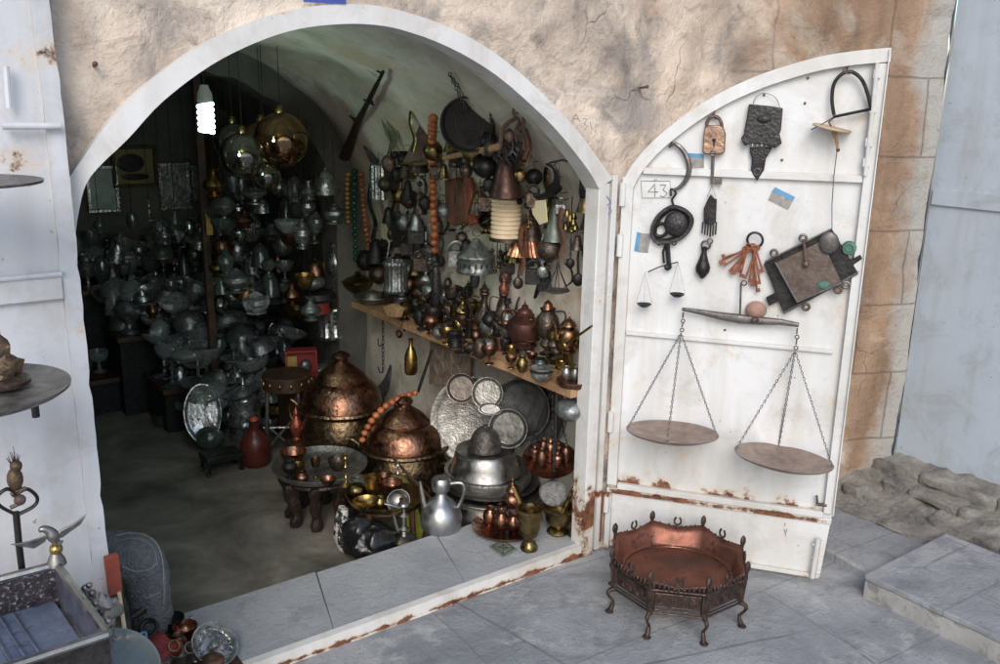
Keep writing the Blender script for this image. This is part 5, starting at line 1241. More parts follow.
# trays leaning on the wall
def disc(name,label,cat,uv,pl,wpx,m,ax=(-.72,-.66,.22),sy=1,prof='tray',th=.018,rim=True,group=None,extra=None,hp=None):
    p=W(uv[0],uv[1],pl); s=mpp(p); R=wpx*s/2; ax=Vector(ax).normalized()
    pr=[(0,0),(R*.80,0),(R*.86,th*.3),(R*.95,th),(R,th*1.02),(R*1.0,th*.7),(R*.93,-.001),(R*.8,-.006),(0,-.006)]
    M=Vector((0,0,1)).rotation_difference(ax).to_matrix()
    mb=MB().lathe(pr,o=p,axis=ax,seg=44)
    if sy!=1:
        e=UP-ax*UP.dot(ax); e.normalize()
        mb.v=[v+e*((v-p).dot(e))*(sy-1) for v in mb.v]
    rt=root(name,label,cat,p,group=group); mb.build('dish',m,rt,org=p)
    k=MB()
    for f in (.80,): 
        q=MB().ring(p+ax*.002,R*f,.0022,ax,40,4)
        if sy!=1: q.v=[v+e*((v-p).dot(e))*(sy-1) for v in q.v]
        k.v_off=0; o=len(k.v); k.v+=q.v; k.f+=[tuple(i+o for i in f_) for f_ in q.f]
    if extra!='plain': k.build('engraved_rings',m,rt,org=p)
    return rt
disc('round_tray','large dull tinned round tray leaning on the wall under the shelf, biggest of them','tray',(474,420),('x',2.02),88,TIN)
disc('round_tray','dark round tray with plain face standing right of the biggest tinned tray','tray',(522,408),('x',2.05),62,mat('black_tin',(.13,.13,.13),(.07,.07,.07),.8,.42,10,.4),ax=(-.85,-.5,.15))
disc('round_tray','wide grey tray furthest right, half behind the dark plain faced tray','tray',(533,413),('x',2.09),76,mat('grey_tin',(.24,.235,.22),(.13,.125,.12),.9,.42,11,.5),ax=(-.9,-.4,.1))
disc('round_tray','pale pewter round plate below the dark plain faced tray','tray',(509,428),('x',1.99),40,mat('grey_tin',(.24,.235,.22)),ax=(-.75,-.62,.2))
disc('small_plate','small embossed dark plate at the upper edge of the biggest tinned tray','plate',(488,393),('x',1.96),32,TIN,ax=(-.7,-.66,.25))
disc('oval_plaque','tiny oval embossed plaque lying on the face of the biggest tinned tray','plaque',(491,409),('x',1.95),24,PEWTER,ax=(-.7,-.66,.3),sy=.5)
disc('arched_plate','dark bent half plate at the top left of the biggest tinned tray','plate',(462,388),('x',1.98),30,mat('brown_tin',(.22,.19,.16),(.12,.1,.09),.85,.45,12,.5),ax=(-.7,-.66,.25))
DM=vs('dome_pot','dark hammered helmet shaped dome sitting on the upturned tinned basin','dome',(483,459),('x',1.90),26,35,'dome',mat('hammered_dark',(.11,.10,.09),(.05,.045,.04),.7,.5,14,.8,cell=60),seg=32)
vs('tin_basin','shiny tinned basin turned upside down on top of the stacked pots','basin',(477,480),('x',1.87),26,66,'dome',PEWTER,seg=40) if False else None
PR['basin']=[(0,.0),(1,0),(1.03,.05),(1.0,.10),(.92,.5),(.86,.86),(.80,.95),(.84,1),(.78,1),(.7,.93),(0,.9)]
PR['stew']=[(0,0),(.85,0),(.95,.06),(1,.3),(1,.8),(.96,.92),(1.03,1),(1,1),(.94,.95),(.9,.2),(0,.1)]
BS=vs('tin_pot','wide tinned cauldron at the bottom of the stack behind the steel pitcher','cauldron',(490,528),FP,46,96,'stew',PEWTER,seg=40)
px_,py_=BS.location.x,BS.location.y; s=mpp(BS.location); zt=BS.location.z+46*s
zt-=14*s
for i,(w,h,l,m,pr_) in enumerate([(104,9,'widest dark rimmed tray lying on the tinned cauldron',TIN,'plate'),(96,10,'dark grey tray, middle one of the stack on the cauldron',mat('black_tin',(.13,.13,.13)),'plate'),(84,12,'deep grey dish, upper one of the stack on the cauldron',TIN,'stew')]):
    R=w*s/2; o=MB().lathe(PR[pr_],o=(0,0,0),seg=40,rs=R,zs=h*s*1.3).build('stacked_tray',m); o.location=(px_-.006*i,py_,zt); zt+=h*s*.95; tag(o,l,'tray')
o=MB().lathe(PR['basin'],seg=40,rs=34*s,zs=24*s).build('tin_basin',PEWTER); o.location=(px_-.03,py_,zt+.004); tag(o,'shiny tinned basin turned upside down on top of the tray stack','basin'); DM.location=(px_-.03,py_,zt+.002+24*s)
# things hung from the shelf
def hang_from(rt,p,topz,r=.002): MB().tube([p,Vector((p.x,p.y,topz))],r,6).build('cord',IRON,rt,org=rt.location)
p=W(570,420,('x',1.99)); s=mpp(p); rt=root('hanging_bowl','dark round lidded bowl hanging under the near end of the shelf','bowl',p)
MB().lathe(PR['globe'],o=p,seg=28,rs=16*s,zs=22*s).build('body',SILDK,rt,org=p); MB().lathe(PR['bowl'],o=p+UP*22*s,seg=20,rs=6*s,zs=6*s).build('rim',BRASDK,rt,org=p); hang_from(rt,p+UP*24*s,SHZ-.03)
p=W(550,462,('x',1.985)); s=mpp(p); R=28*s; rt=root('copper_hanging_tray','round copper tray of little pots hung by chains from the shelf end','hanging tray',p)
MB().lathe([(0,0),(R*.85,.002),(R*.95,.01),(R,.016),(R*.96,.016),(R*.84,.008),(0,.006)],o=p,axis=(-.25,-.3,1),seg=36).build('tray',COPPER,rt,org=p)
for i in range(6):
    a=i*PI/3+.3; c=p+Vector((R*.55*math.cos(a),R*.55*math.sin(a),.006)); MB().lathe(PR['jar'] if i%2 else PR['samovar'],o=c,seg=16,rs=5.2*s,zs=17*s).build('little_pot',(COPPER,COPDK)[i%2],rt,org=p)
MB().lathe(PR['samovar'],o=p+UP*.006,seg=16,rs=6*s,zs=26*s).build('little_pot',COPPER,rt,org=p)
for a in (0,2.1,4.2): MB().chain(p+Vector((R*.9*math.cos(a),R*.9*math.sin(a),.01)),Vector((p.x,p.y,SHZ-.03)),.014,.0014).build('chain',IRON,rt,org=p)
p=W(553,480,('x',1.965)); tag(MB().tube([p,Vector((p.x,p.y,SHZ-.03))],[.010,.006],8,flat=.5).build('black_strap',BLACK,org=p),'long thin black strap hanging down from the shelf end','strap')
p=W(553,493,('x',1.97)); ax=Vector((-.7,-.7,.15)); tag(MB().lathe([(0,-.012),(.045,-.012),(.052,0),(.045,.012),(0,.014)],o=p,axis=ax,seg=24).build('pumice_disc',mat('grey_pumice',(.26,.255,.25),(.10,.10,.10),0,.85,60,1,cell=120),org=p),'round grey pitted disc hanging above the rear brass mortar','disc')
# dark filler ware standing behind the mortars
for i,(u,v,h,w,pr_,m,l) in enumerate([(575,515,26,20,'globe',IRON,'black round pot in the shade behind the rear mortar by the jamb'),(532,508,22,20,'urn',SILDK,'dark silver urn behind the tall brass mortar'),(566,498,16,14,'jar',SILVER,'small bright silver jar near the jamb foot'),(520,498,26,10,'stick',COPDK,'thin copper rod candlestick behind the copper tea set')]):
    vs('background_pot' if i!=3 else 'candlestick',l,'pot' if i!=3 else 'candlestick',(u,v+16),FP if i!=3 else ('z',0.0),h,w,pr_,m)
# ---- on the doorstep
TP=('z',SILL+.0045)
def mortar(label,uv,h,w,m,pe,ang):
    rt=convert(vs('brass_mortar',label,'mortar',uv,TP,h,w,'mortar',m,seg=36)); s=mpp(rt.location); 
    return rt
mortar('tall brass mortar standing on the doorstep in front of the copper tea set',(529,549),44,27,BRASDK,0,0)
mortar('smaller brass mortar standing behind the tall one beside the jamb',(558,532),27,35,BRASDK,0,0)
for (b_,t_,y_,m,l) in [((530,519),(513,487),None,IVORY,'pale long pestle leaning out of the tall brass mortar to the left'),((558,517),(573,489),None,BRASS,'brass pestle with a knob leaning right out of the smaller mortar')]:
    base=W(529,549,TP) if t_[0]==513 else W(558,532,TP)
    d0=(base-CAM).dot(F_); a=W(b_[0],b_[1]+8,('d',d0)); b=W(t_[0],t_[1],('d',d0+.01)); rt=root('pestle',l,'pestle',a)
    MB().tube([a,lerp(a,b,.5),b],[.0085,.007,.007],8).build('rod',(BRASS if m is IVORY else m),rt,org=a); MB().ball(b,.0085 if m is BRASS else .0065).ball(a,.010).build('knob',m if m is BRASS else BRASS,rt,org=a)
PR['flat']=[(0,.3),(.8,.3),(.9,.7),(1,1),(1,.7),(.92,.3),(.8,0),(0,0)]
vs('copper_tray','round copper tray under the tea set on the doorstep','tray',(505,529),TP,5,66,'flat',COPPER,seg=40)
for (u,v,h,w,pr_,lid,l,n_) in [(490,524,18,15,'jar',None,'copper cup at the left front of the tea tray','cup'),(501,531,22,16,'jar',None,'copper cup at the front middle of the tea tray','cup'),(513,532,20,16,'jar',None,'copper cup at the right front of the tea tray','cup'),(487,515,20,13,'goblet',None,'tallest copper goblet at the back left of the tea tray','goblet'),(512,516,34,20,'samovar',('lid',.45,.7,.8),'lidded copper sugar pot in the middle of the tea tray','sugar pot'),(500,512,22,14,'jar',None,'copper beaker at the back of the tea tray','beaker')]:
    vs('tea_'+n_.replace(' ','_'),l,n_,(u,v),('z',SILL+.010),h,w,pr_,COPPER,lid=lid,seg=24)
p=W(502,549,TP); a=math.radians(20)
rt=root('ceramic_tile','small green patterned square tile lying flat on the doorstep','tile',p)
pts=[W(*q,TP) for q in [(489,547),(503,541),(517,550),(503,557)]]
MB().poly(pts,(0,0,.005)).build('tile_body',mat('tile_glaze',(.20,.23,.19),(.10,.13,.11),0,.3,60,.2,c3=(.4,.4,.36)),rt,org=p)
c=sum(pts,Vector())/4+UP*.006; k=MB()
for i in range(4): k.tube([c+(pts[i]-c)*.8+UP*.0,c+(pts[(i+1)%4]-c)*.8],.0009,4)
k.tube([c+(pts[0]-c)*.8,c+(pts[2]-c)*.8],.0009,4); k.tube([c+(pts[1]-c)*.8,c+(pts[3]-c)*.8],.0009,4); k.ring(c,.014,.0009,UP,16,4)
for v in k.v: v.z=c.z+.0002
k.build('pattern',mat('tile_line',(.05,.09,.07)),rt,org=p)
# steel pitcher
rt=vs('steel_pitcher','round bellied pale steel pitcher with a long straight spout on the doorstep edge','pitcher',(441,534),('z',SILL-.02),60,42,'pitcher',mat('brushed_steel',(.46,.47,.48),(.34,.35,.36),1,.45,8,.2),seg=40)
rt=convert(rt); s=mpp(rt.location); R=21*s;H=61*s
MB().tube(spline([(R*.45,0,H*.9),(R*1.0,0,H*.9),(R*1.05,0,H*.7),(R*.75,0,H*.45)],5),R*.09,8).build('handle',PEWTER,rt)
MB().tube([(-R*.75,0,H*.42),(-R*.85,0,H*.6),(-R*1.0,0,H*.93)],[R*.20,R*.13,R*.09],10).build('spout',PEWTER,rt)
rt=vs('pewter_jug','small pale pewter spouted jug on a wide foot left of the steel pitcher','jug',(404,540),('z',0.0),44,26,'stick',PEWTER,seg=30)
rt=convert(rt); s=mpp(rt.location); MB().tube([(-.02,0,.03),(-.035,0,.09),(-.05,0,.17)],[.007,.006,.004],8).build('spout',PEWTER,rt); MB().tube(spline([(0,0,.12),(-.03,-.01,.14),(-.07,-.01,.15)],4),.003,6).build('handle',PEWTER,rt)
p=W(413,534,('z',-.05)); tag(MB().poly([W(u,v,('y',p.y)) for u,v in [(406,512),(418,506),(424,530),(421,545),(411,546)]],(0,.03,0)).build('lime_cloth',mat('lime_cloth',(.42,.46,.06),(.3,.33,.04),0,.8,20,.3),org=p,bevel=.004),'bright lime green cloth tucked between the pewter jug and steel pitcher','cloth')
a=W(393,458,('y',2.95)); b=W(432,500,('y',2.66)); tag(MB().tube([a,b],.006,8).build('wooden_stick',WOODD,org=b),'thin wooden stick leaning down toward the steel pitcher','stick')
p=W(400,503,('z',.12)); tag(MB().lathe(PR['bowl'],o=p,axis=(-.5,-.5,.6),rs=.045,zs=.03,seg=24).build('tilted_pan',PEWTER,org=p),'small pewter pan lying tilted behind the pewter jug','pan')
# ---- tray tables
def traytable(label,cuv,wpx,z,m,standlabel):
    p=W(cuv[0],cuv[1],('z',z)); s=mpp(p); R=wpx*s/2
    o=MB().lathe([(0,0),(R*.84,0),(R*.9,.006),(R*.98,.022),(R,.022),(R,.018),(R*.92,-.004),(0,-.004)],o=p,seg=48).build('round_tray',m,org=p)
    tag(o,label,'tray'); return p,R
p1,R1=traytable('wide pewter tray with a raised lip on the carved folding stand','x' and (320,468),94,.14,TIN,'')
# carved folding stand
rt=root('folding_stand','carved dark wooden folding stand with studded curved legs under the wide pewter tray','tray stand',Vector((p1.x,p1.y,FLOOR)))
for i in range(8):
    a=2*PI*i/8+.2; d=Vector((math.cos(a),math.sin(a),0)); t=UP.cross(d); b0=Vector((p1.x,p1.y,0))
    zt=p1.z-.006; f=FLOOR
    P=spline([b0+d*R1*.80+UP*(zt-.015),b0+d*R1*.72+UP*(zt-.07),b0+d*R1*.62+UP*(f+.06),b0+d*R1*.70+UP*(f+.004)],5); n=len(P)
    MB().tube(P,[.013+.006*math.sin(PI*k/(n-1)*3)**2 for k in range(n)],8,flat=1.5).build('leg',WOODC,rt,org=rt.location)
    k=MB(); 
    for q in (3,6,9,12): k.ball(P[q]+d*.017,.0035,6,5)
    k.build('studs',BRASS,rt,org=rt.location)
MB().ring(Vector((p1.x,p1.y,p1.z-.03)),R1*.76,.010,UP,40,6).build('top_hoop',WOODC,rt,org=rt.location)
p2,R2=traytable('smaller brass coloured tray heaped with brass trinkets beside the black bag',(388,497),84,.11,BRASDK,'')
rt=root('low_stand','low dark wooden stand under the tray of brass trinkets','stand',Vector((p2.x,p2.y,FLOOR)))
for i in range(4):
    a=PI/2*i+.4; d=Vector((math.cos(a),math.sin(a),0)); b0=Vector((p2.x,p2.y,0)); MB().tube([b0+d*R2*.7+UP*(p2.z-.005),b0+d*R2*.75+UP*FLOOR],.012,8).build('leg',WOODD,rt,org=rt.location)
MB().ring(Vector((p2.x,p2.y,p2.z-.02)),R2*.7,.012,UP,32,6).build('hoop',WOODD,rt,org=rt.location)
T1=('z',.143);T2=('z',.113)
for (u,v,h,w,pr_,m,l,c_,pl) in [
 (294,466,16,26,'bowl',COPPER,'pink copper bowl on a foot at the back left of the pewter tray','bowl',T1),
 (298,473,10,14,'cup',BRASS,'tiny golden cup in front of the pink copper bowl','cup',T1),
 (302,482,11,14,'jar',COPPER,'small copper ball jar at the front left of the pewter tray','jar',T1),
 (316,477,20,10,'goblet',BRASDK,'slim brass goblet in the middle of the pewter tray','goblet',T1),
 (328,485,7,16,'bowl',COPPER,'flat orange copper dish at the front of the pewter tray','dish',T1),
 (290,478,18,16,'urn',IRON,'black little urn at the left rim of the pewter tray','urn',T1),
 (346,486,34,11,'stick',BRASS,'tall brass candlestick between the two trays','candlestick',T1),
 (338,470,12,20,'bowl',BRONZE,'dark bronze bowl at the back of the pewter tray','bowl',T1),
 (358,488,14,30,'samovar',SILVER,'bright silver lidded box at the left of the brass tray','box',T2),
 (356,496,14,20,'globe',BRASDK,'brass globe box below the bright silver lidded box','globe',T2),
 (373,497,22,17,'cup',BRASS,'golden brass cup in the middle of the brass tray','cup',T2),
 (392,497,16,22,'bowl',COPPER,'orange copper bowl at the right of the brass tray','bowl',T2),
 (366,508,8,28,'bowl',BRASS,'shining yellow brass dish at the front of the brass tray','dish',T2),
 (380,508,12,12,'jar',BRASDK,'little dull brass jar at the front right of the brass tray','jar',T2),
 (398,490,30,10,'stick',SILVER,'thin silver candlestick at the back of the brass tray','candlestick',T2),
 (384,488,14,14,'goblet',COPDK,'dark copper goblet at the back of the brass tray','goblet',T2)]:
    vs('tray_'+c_,l,c_,(u,v),pl,h,w,pr_,m,seg=20)
# black bag, patterned shoe
p=W(372,560,FP); e,t=loc_ax(p)
rt=root('black_bag','shiny black plastic bag slumped under the brass tray','bag',p)
mb=MB(); mb.ball(p+UP*.07,(.10,.085,.075),28,18,axes=(e,t,UP)); mb.ball(p+UP*.03+e*.04,(.09,.08,.045),24,12,axes=(e,t,UP)).ball(p+UP*.12-e*.05,(.05,.05,.06),20,12,axes=(e,t,UP))
mb.v=[v+Vector((noise.noise(v*22),noise.noise(v*22+Vector((5,0,0))),noise.noise(v*22+Vector((0,7,0)))))*.022 for v in mb.v]
mb.v=[Vector((v.x,v.y,max(v.z,FLOOR+.002))) for v in mb.v]
mb.build('body',mat('black_plastic',(.012,.012,.013),(.008,.008,.008),0,.28,18,.25),rt,org=p)
p=W(345,548,FP); e,t=loc_ax(p)
pm=mat('black_white_print',(.6,.58,.55),(.02,.02,.02),0,.6,38,.1)
pm.node_tree.nodes['Color Ramp'].color_ramp.elements[0].position=.48; pm.node_tree.nodes['Color Ramp'].color_ramp.elements[1].position=.52
tag(MB().tube([p+e*.01,p+UP*.06-e*.012,p+UP*.12-e*.01,p+UP*.17-e*.002],[.045,.04,.032,.022],14,flat=.8).build('patterned_pouch',pm,org=p),'black and white patterned cloth pouch standing left of the black bag','pouch')
# carved wood panel leaning behind under the shelf
x=2.06; P=[W(u,v,('x',x)) for u,v in [(430,338),(468,348),(466,386),(429,384)]]
rt=root('carved_panel','weathered grey carved wood panel leaning against the wall under the shelf','panel',P[3]); MB().poly(P,(.02,0,0)).build('board',mat('grey_wood',(.22,.17,.13),(.11,.085,.07),0,.8,18,.8,cell=40),rt,org=P[3])
for (u,v) in [(440,352),(456,356),(440,368),(456,372)]: MB().ring(W(u,v,('x',x-.004)),.035,.006,(1,0,0),14,5).build('carved_rosette',mat('grey_wood',(.2,.2,.2)),rt,org=P[3])
a=W(383,320,('x',1.98)); b=W(383,372,('x',1.98)); rt=root('iron_hook_chain','thin dark chain with hooks hanging from the shelf above the biggest copper pot','chain',b)
MB().chain(a,b,.025,.002).build('chain',IRON,rt,org=b); MB().tube(spline([b,b+Vector((0,.03,-.01)),b+Vector((0,.05,.015))],4),.003,5).tube(spline([lerp(a,b,.45),lerp(a,b,.5)+Vector((0,.04,-.01)),lerp(a,b,.45)+Vector((0,.05,.015))],4),.003,5).build('hook',IRON,rt,org=b)
x=2.02; P=spline([W(u,v,('x',x)) for u,v in [(391,365),(386,385),(376,396),(366,398)]],5); n=len(P)
tag(MB().tube(P,[.008+.03*math.sin(PI*i/(n-1)) for i in range(n)],10,flat=.25).build('crescent_plate',SILDK,org=P[-1]),'grey crescent shaped metal plate behind the biggest copper pot','plate')
a=W(432,350,('x',2.0)); b=W(418,392,('x',1.95)); tag(MB().tube([a,b],.007,6).build('iron_rod',IRON,org=b),'straight black iron rod leaning under the shelf beside the torch','rod')
# ---- left part of that row
vs('bead_lamp','small table lamp stacked of red and golden beads in front of the biggest pot','lamp',(297,440),('z',.06),44,14,'spire',mat('red_gold_bead',(.50,.13,.07),(.22,.05,.03),.5,.25,60,.4,c3=(.7,.5,.2)),seg=24)
p=W(297,440,('z',.06)); tag(MB().box((p.x,p.y,(p.z+FLOOR)/2-.002),(.09,.09,p.z-FLOOR-.004)).build('wood_plinth',WOODD,org=(p.x,p.y,FLOOR),bevel=.004),'small dark wooden block under the red and golden bead lamp','plinth')
# studded round stool
p=W(290,455,FP); s=mpp(p); zt=W(290,374,('d',(p-CAM).dot(F_))).z; rt=root('studded_stool','round dark stool with a brass studded top and pale thin legs','stool',p)
MB().lathe([(0,-.035),(.11,-.035),(.115,-.03),(.115,.03),(.11,.035),(0,.036)],o=Vector((p.x,p.y,zt)),seg=32).build('seat',WOODD,rt,org=p)
k=MB(); 
for i in range(14): a=2*PI*i/14; k.ball((p.x+.115*math.cos(a),p.y+.115*math.sin(a),zt),(.008,.008,.014),8,6)
k.build('studs',BRASS,rt,org=p)
for i in range(3): a=2*PI*i/3+.7; MB().tube([(p.x+.09*math.cos(a),p.y+.09*math.sin(a),zt-.03),(p.x+.11*math.cos(a),p.y+.11*math.sin(a),FLOOR)],.010,8).build('leg',STEELG,rt,org=p)
# crossed metal rack
p=W(277,452,FP); e,t=loc_ax(p); rt=root('crossed_rack','low crossed rack of pale metal bars beside the dark red lantern','rack',p)
MB().tube([p-e*.06,p+e*.08+UP*.16],.006,6).tube([p+e*.09,p-e*.05+UP*.15],.006,6).tube([p-e*.06+UP*.13,p+e*.10+UP*.12],.006,6).tube([p+e*.09+t*.002,p+e*.09+UP*.2],.006,6).build('bars',SILDK,rt,org=p)
rt=vs('red_lantern','dark red leather barrel lantern standing on the floor left of the crossed rack','lantern',(256,464),FP,46,29,'bottle',DKRED,lid=('dome',.12,.35,.98),lidm=mat('red_lid',(.40,.07,.04),(.25,.04,.02),0,.35,12,.1),seg=28)
rt=vs('silver_pot','silver lidded pot standing behind the dark red lantern','pot',(246,440),FP,44,30,'stew',SILVER,lid=('lid',.5,.95,.98),seg=28)
p=W(222,470,FP); rt=root('black_footstool','low black footstool with curled feet on the bare floor','footstool',p); e,t=loc_ax(p)
MB().box(p+UP*.075,(.17,.12,.03)).build('seat',IRON,rt,org=p,bevel=.004)
for sx in(-1,1):
    for sy in(-1,1):
        q=p+Vector((sx*.07,sy*.045,0)); MB().tube(spline([q+UP*.065,q+UP*.03+Vector((sx*.006,0,0)),q+Vector((sx*.002,0,.01)),q+Vector((sx*.018,0,.004))],4),.008,6).build('foot',IRON,rt,org=p)
disc('oval_silver_tray','tall oval silver tray standing on edge behind the black footstool','tray',(203,413),('y',4.15),36,SILVER,ax=(-.35,-.9,.25),sy=1.65)
# red framed box, hat, striped lantern at shelf end
rt=vs('striped_lantern','striped silver and grey lantern hanging below the far end of the shelf','lantern',(331,338),('x',1.96),32,26,'drum',SILVER,flute=.05,fn=14,seg=56)
rt=convert(rt); rt.location; MB().tube([(0,0,32*mpp(rt.location)),(0,0,SHZ-rt.location.z-.02)],.002,5).build('cord',IRON,rt)
p=W(302,375,('y',4.0)); rt=root('red_box','bright red open fronted box with a yellow card behind the biggest copper pot','box',p); e,t=loc_ax(p); A3=(e,t,UP)
for (c,sz) in [((0,0,.06),(.14,.01,.14))]: MB().box(p+UP*.065-t*.03,(.15,.008,.13),A3).build('back',REDPL,rt,org=p)
MB().box(p+UP*.004,(.15,.07,.008),A3).box(p+UP*.13,(.15,.07,.008),A3).box(p+UP*.067+e*.073,(.008,.068,.12),A3).box(p+UP*.067-e*.073,(.008,.068,.12),A3).build('sides',REDPL,rt,org=p)
MB().box(p+UP*.06-e*.045+t*.01,(.045,.01,.085),A3).build('card',mat('ochre_card',(.45,.32,.08),(.35,.24,.06),0,.7,20,0),rt,org=p)
MB().ball(p+UP*.045+e*.02,(.03,.02,.035)).build('vase',SILDK,rt,org=p)
p=Vector((p.x,p.y,FLOOR)); zb=W(302,375,('y',4.0)).z; tag(MB().box((p.x,p.y,(FLOOR+zb)/2-.002),(.20,.16,zb-FLOOR-.004)).build('dark_crate',WOODD,org=p,bevel=.004),'tall dark wooden crate carrying the bright red box','crate')
p=W(318,312,('y',4.02)); rt=root('red_fez','red cap with a black band hanging among the silver at the inner arch','cap',p)
MB().lathe([(0,0),(.062,0),(.055,.06),(0,.06)],o=p,seg=24).build('crown',REDPL,rt,org=p); MB().lathe([(0,.055),(.08,.06),(.095,.075),(.085,.10),(0,.11)],o=p,seg=24).build('band',mat('black_band',(.02,.02,.025),(.01,.01,.01)),rt,org=p); MB().tube([p+UP*.12,p+UP*.30],.002,5).build('cord',IRON,rt,org=p)
# ============================================================ the dim back of the shop
# lit spiral lamp
p=W(206,118,('y',3.25)); s=mpp(p)
rt=root('spiral_lamp','lit white spiral energy saving lamp hanging from the vault','lamp',p+UP*.02)
em=bpy.data.materials.new('lamp_glow'); nt,b=nodes(em); b.inputs['Emission Color'].default_value=(.70,.97,.90,1); b.inputs['Emission Strength'].default_value=4; b.inputs['Base Color'].default_value=(.9,.95,.95,1)
H=.098; R=.0225; pts=[]
for i in range(120): a=2*PI*i/120*5.0; pts.append(p+Vector((R*math.cos(a),R*math.sin(a),-H*.5+H*i/119)))
MB().tube(pts,.0082,8).build('glowing_spiral',em,rt,org=p+UP*.02)
MB().lathe([(0,0),(.026,0),(.027,.01),(.025,.03),(.018,.045),(.014,.06),(0,.06)],o=p+UP*(H*.5+.005),seg=18).build('base',mat('lamp_base',(.5,.55,.52),(.4,.45,.42),0,.4,10,0),rt,org=p+UP*.02)
tp=p+UP*(H*.5+.06); MB().tube([tp,tp+UP*.18],.004,6).build('flex',IRON,rt,org=p+UP*.02)
lp=bpy.data.lights.new('lamp_light','POINT'); lp.energy=3.0; lp.color=(.70,1,.84); lp.shadow_soft_size=.05; lo=bpy.data.objects.new('lamp_light',lp); COL.objects.link(lo); lo.location=p-UP*.10
# mirrored glass globes
def smoky(name,col,tint,mixf):
    m=bpy.data.materials.new(name); nt,b=nodes(m); b.inputs['Base Color'].default_value=(*col,1); b.inputs['Metallic'].default_value=1; b.inputs['Roughness'].default_value=.07
    tr=nt.nodes.new('ShaderNodeBsdfTransparent'); tr.inputs[0].default_value=(*tint,1); mx=nt.nodes.new('ShaderNodeMixShader'); lw=N(nt,'ShaderNodeLayerWeight',i_Blend=.35)
    mr=N(nt,'ShaderNodeMapRange',i_To_Min=mixf,i_To_Max=.9); nt.links.new(lw.outputs['Facing'],mr.inputs[0]); nt.links.new(mr.outputs[0],mx.inputs[0]); nt.links.new(tr.outputs[0],mx.inputs[1]); nt.links.new(b.outputs[0],mx.inputs[2])
    out=[n for n in nt.nodes if n.type=='OUTPUT_MATERIAL'][0]; nt.links.new(mx.outputs[0],out.inputs[0]); return m
GL=smoky('amber_smoked_glass',(.50,.34,.20),(.55,.42,.28),.30); GL2=smoky('grey_smoked_glass',(.45,.46,.44),(.6,.62,.6),.22)
for (u,v,r_,y_,m,l) in [(281,140,27,3.6,GL,'largest amber mirrored glass globe, rightmost of the hanging cluster'),(262,147,25,3.75,GL,'amber mirrored globe second from the right in the hanging cluster'),(243,156,23,3.6,GL2,'grey mirrored globe in the middle left of the hanging cluster'),(233,142,19,3.9,GL2,'small grey mirrored globe, leftmost of the hanging cluster'),(266,176,15,3.6,GL2,'small grey mirrored globe hanging lowest in the cluster')]:
    c=W(u,v,('y',y_)); R=r_*mpp(c); rt=root('glass_globe',l,'hanging globe',c-UP*R)
    MB().ball(c,R,32,20).build('globe',m,rt,org=c-UP*R); MB().lathe(PR['urn'],o=c-UP*R*.55,rs=R*.3,zs=R*1.1,seg=16).build('inner_holder',BRASS,rt,org=c-UP*R)
    MB().lathe([(0,0),(.02,0),(.022,.01),(.012,.03),(0,.035)],o=c+UP*(R-.004),seg=14).build('cap',BRASDK,rt,org=c-UP*R)
    MB().tube([c+UP*(R+.02),Vector((c.x,c.y,min(1.80,c.z+R+.5)))],.0015,5).build('cord',IRON,rt,org=c-UP*R)
# pictures and trays on the back wall
YB=5.46
def back(name,label,cat,u0,v0,u1,v1,m,fm,fr=.02,inner=None,y=YB):
    A=W(u0,v1,('y',y)); B=W(u1,v0,('y',y)); c=(A+B)/2; w_=abs(B.x-A.x); h_=abs(B.z-A.z); rt=root(name,label,cat,(c.x,y,A.z)); o=rt.location
    MB().box((c.x,y,c.z),(w_-fr,.012,h_-fr)).build('picture' if inner!='tray' else 'plate',m,rt,org=o)
    k=MB(); f=fr
    for (cx_,cz_,sx_,sz_) in [(c.x,A.z+f/2,w_,f),(c.x,B.z-f/2,w_,f),(A.x+f/2,c.z,f,h_-2*f-.001),(B.x-f/2,c.z,f,h_-2*f-.001)]: k.box((cx_,y-.012,cz_),(sx_,.03,sz_))
    k.build('frame',fm,rt,org=o,bevel=.003); return rt,c,w_,h_
PY=mat('yellow_print',(.26,.23,.08),(.12,.105,.045),0,.5,6,0)
rt,c,w_,h_=back('framed_picture','yellow and black framed picture on the dim back wall','picture',113,145,155,188,PY,WOODD)
MB().ball((c.x-.02,c.y-.008,c.z+.02),(w_*.3,.003,h_*.22),20,10).ball((c.x,c.y-.009,c.z-h_*.25),(w_*.32,.003,h_*.08),20,10).build('dark_motif',IRON,rt,org=rt.location)
back('wall_tray','silver framed dark tray on the back wall beside the yellow picture','framed tray',160,162,188,210,SILDK,SILVER,inner='tray')
back('wall_tray','pale silver framed panel on the back wall left of the yellow picture','framed tray',88,165,116,213,mat('pale_panel',(.30,.36,.34),(.18,.22,.2),.5,.4,10,.2),SILVER,inner='tray')
back('wall_tray','narrow silver framed panel right of the dark framed tray','framed tray',192,165,203,202,SILDK,SILVER,fr=.012,inner='tray')
back('wall_mirror','narrow black frame right of the silver framed panels','frame',206,138,216,190,IRON,WOODD,fr=.015,inner='tray')
a=W(206,135,('y',4.45));b=W(206,345,('y',4.45)); tag(MB().box(((a.x+b.x)/2,4.45,(1.75+FLOOR)/2),(.035,.035,1.75-FLOOR)).build('dark_post',WOODD,org=(a.x,4.45,FLOOR)),'dark upright wooden post in the middle of the back chamber','post')
p=W(209,222,('y',4.40)); tag(MB().box(p,(.03,.01,.13)).build('yellow_tag',YELB,org=p),'small yellow strip hanging on the dark upright post','tag')
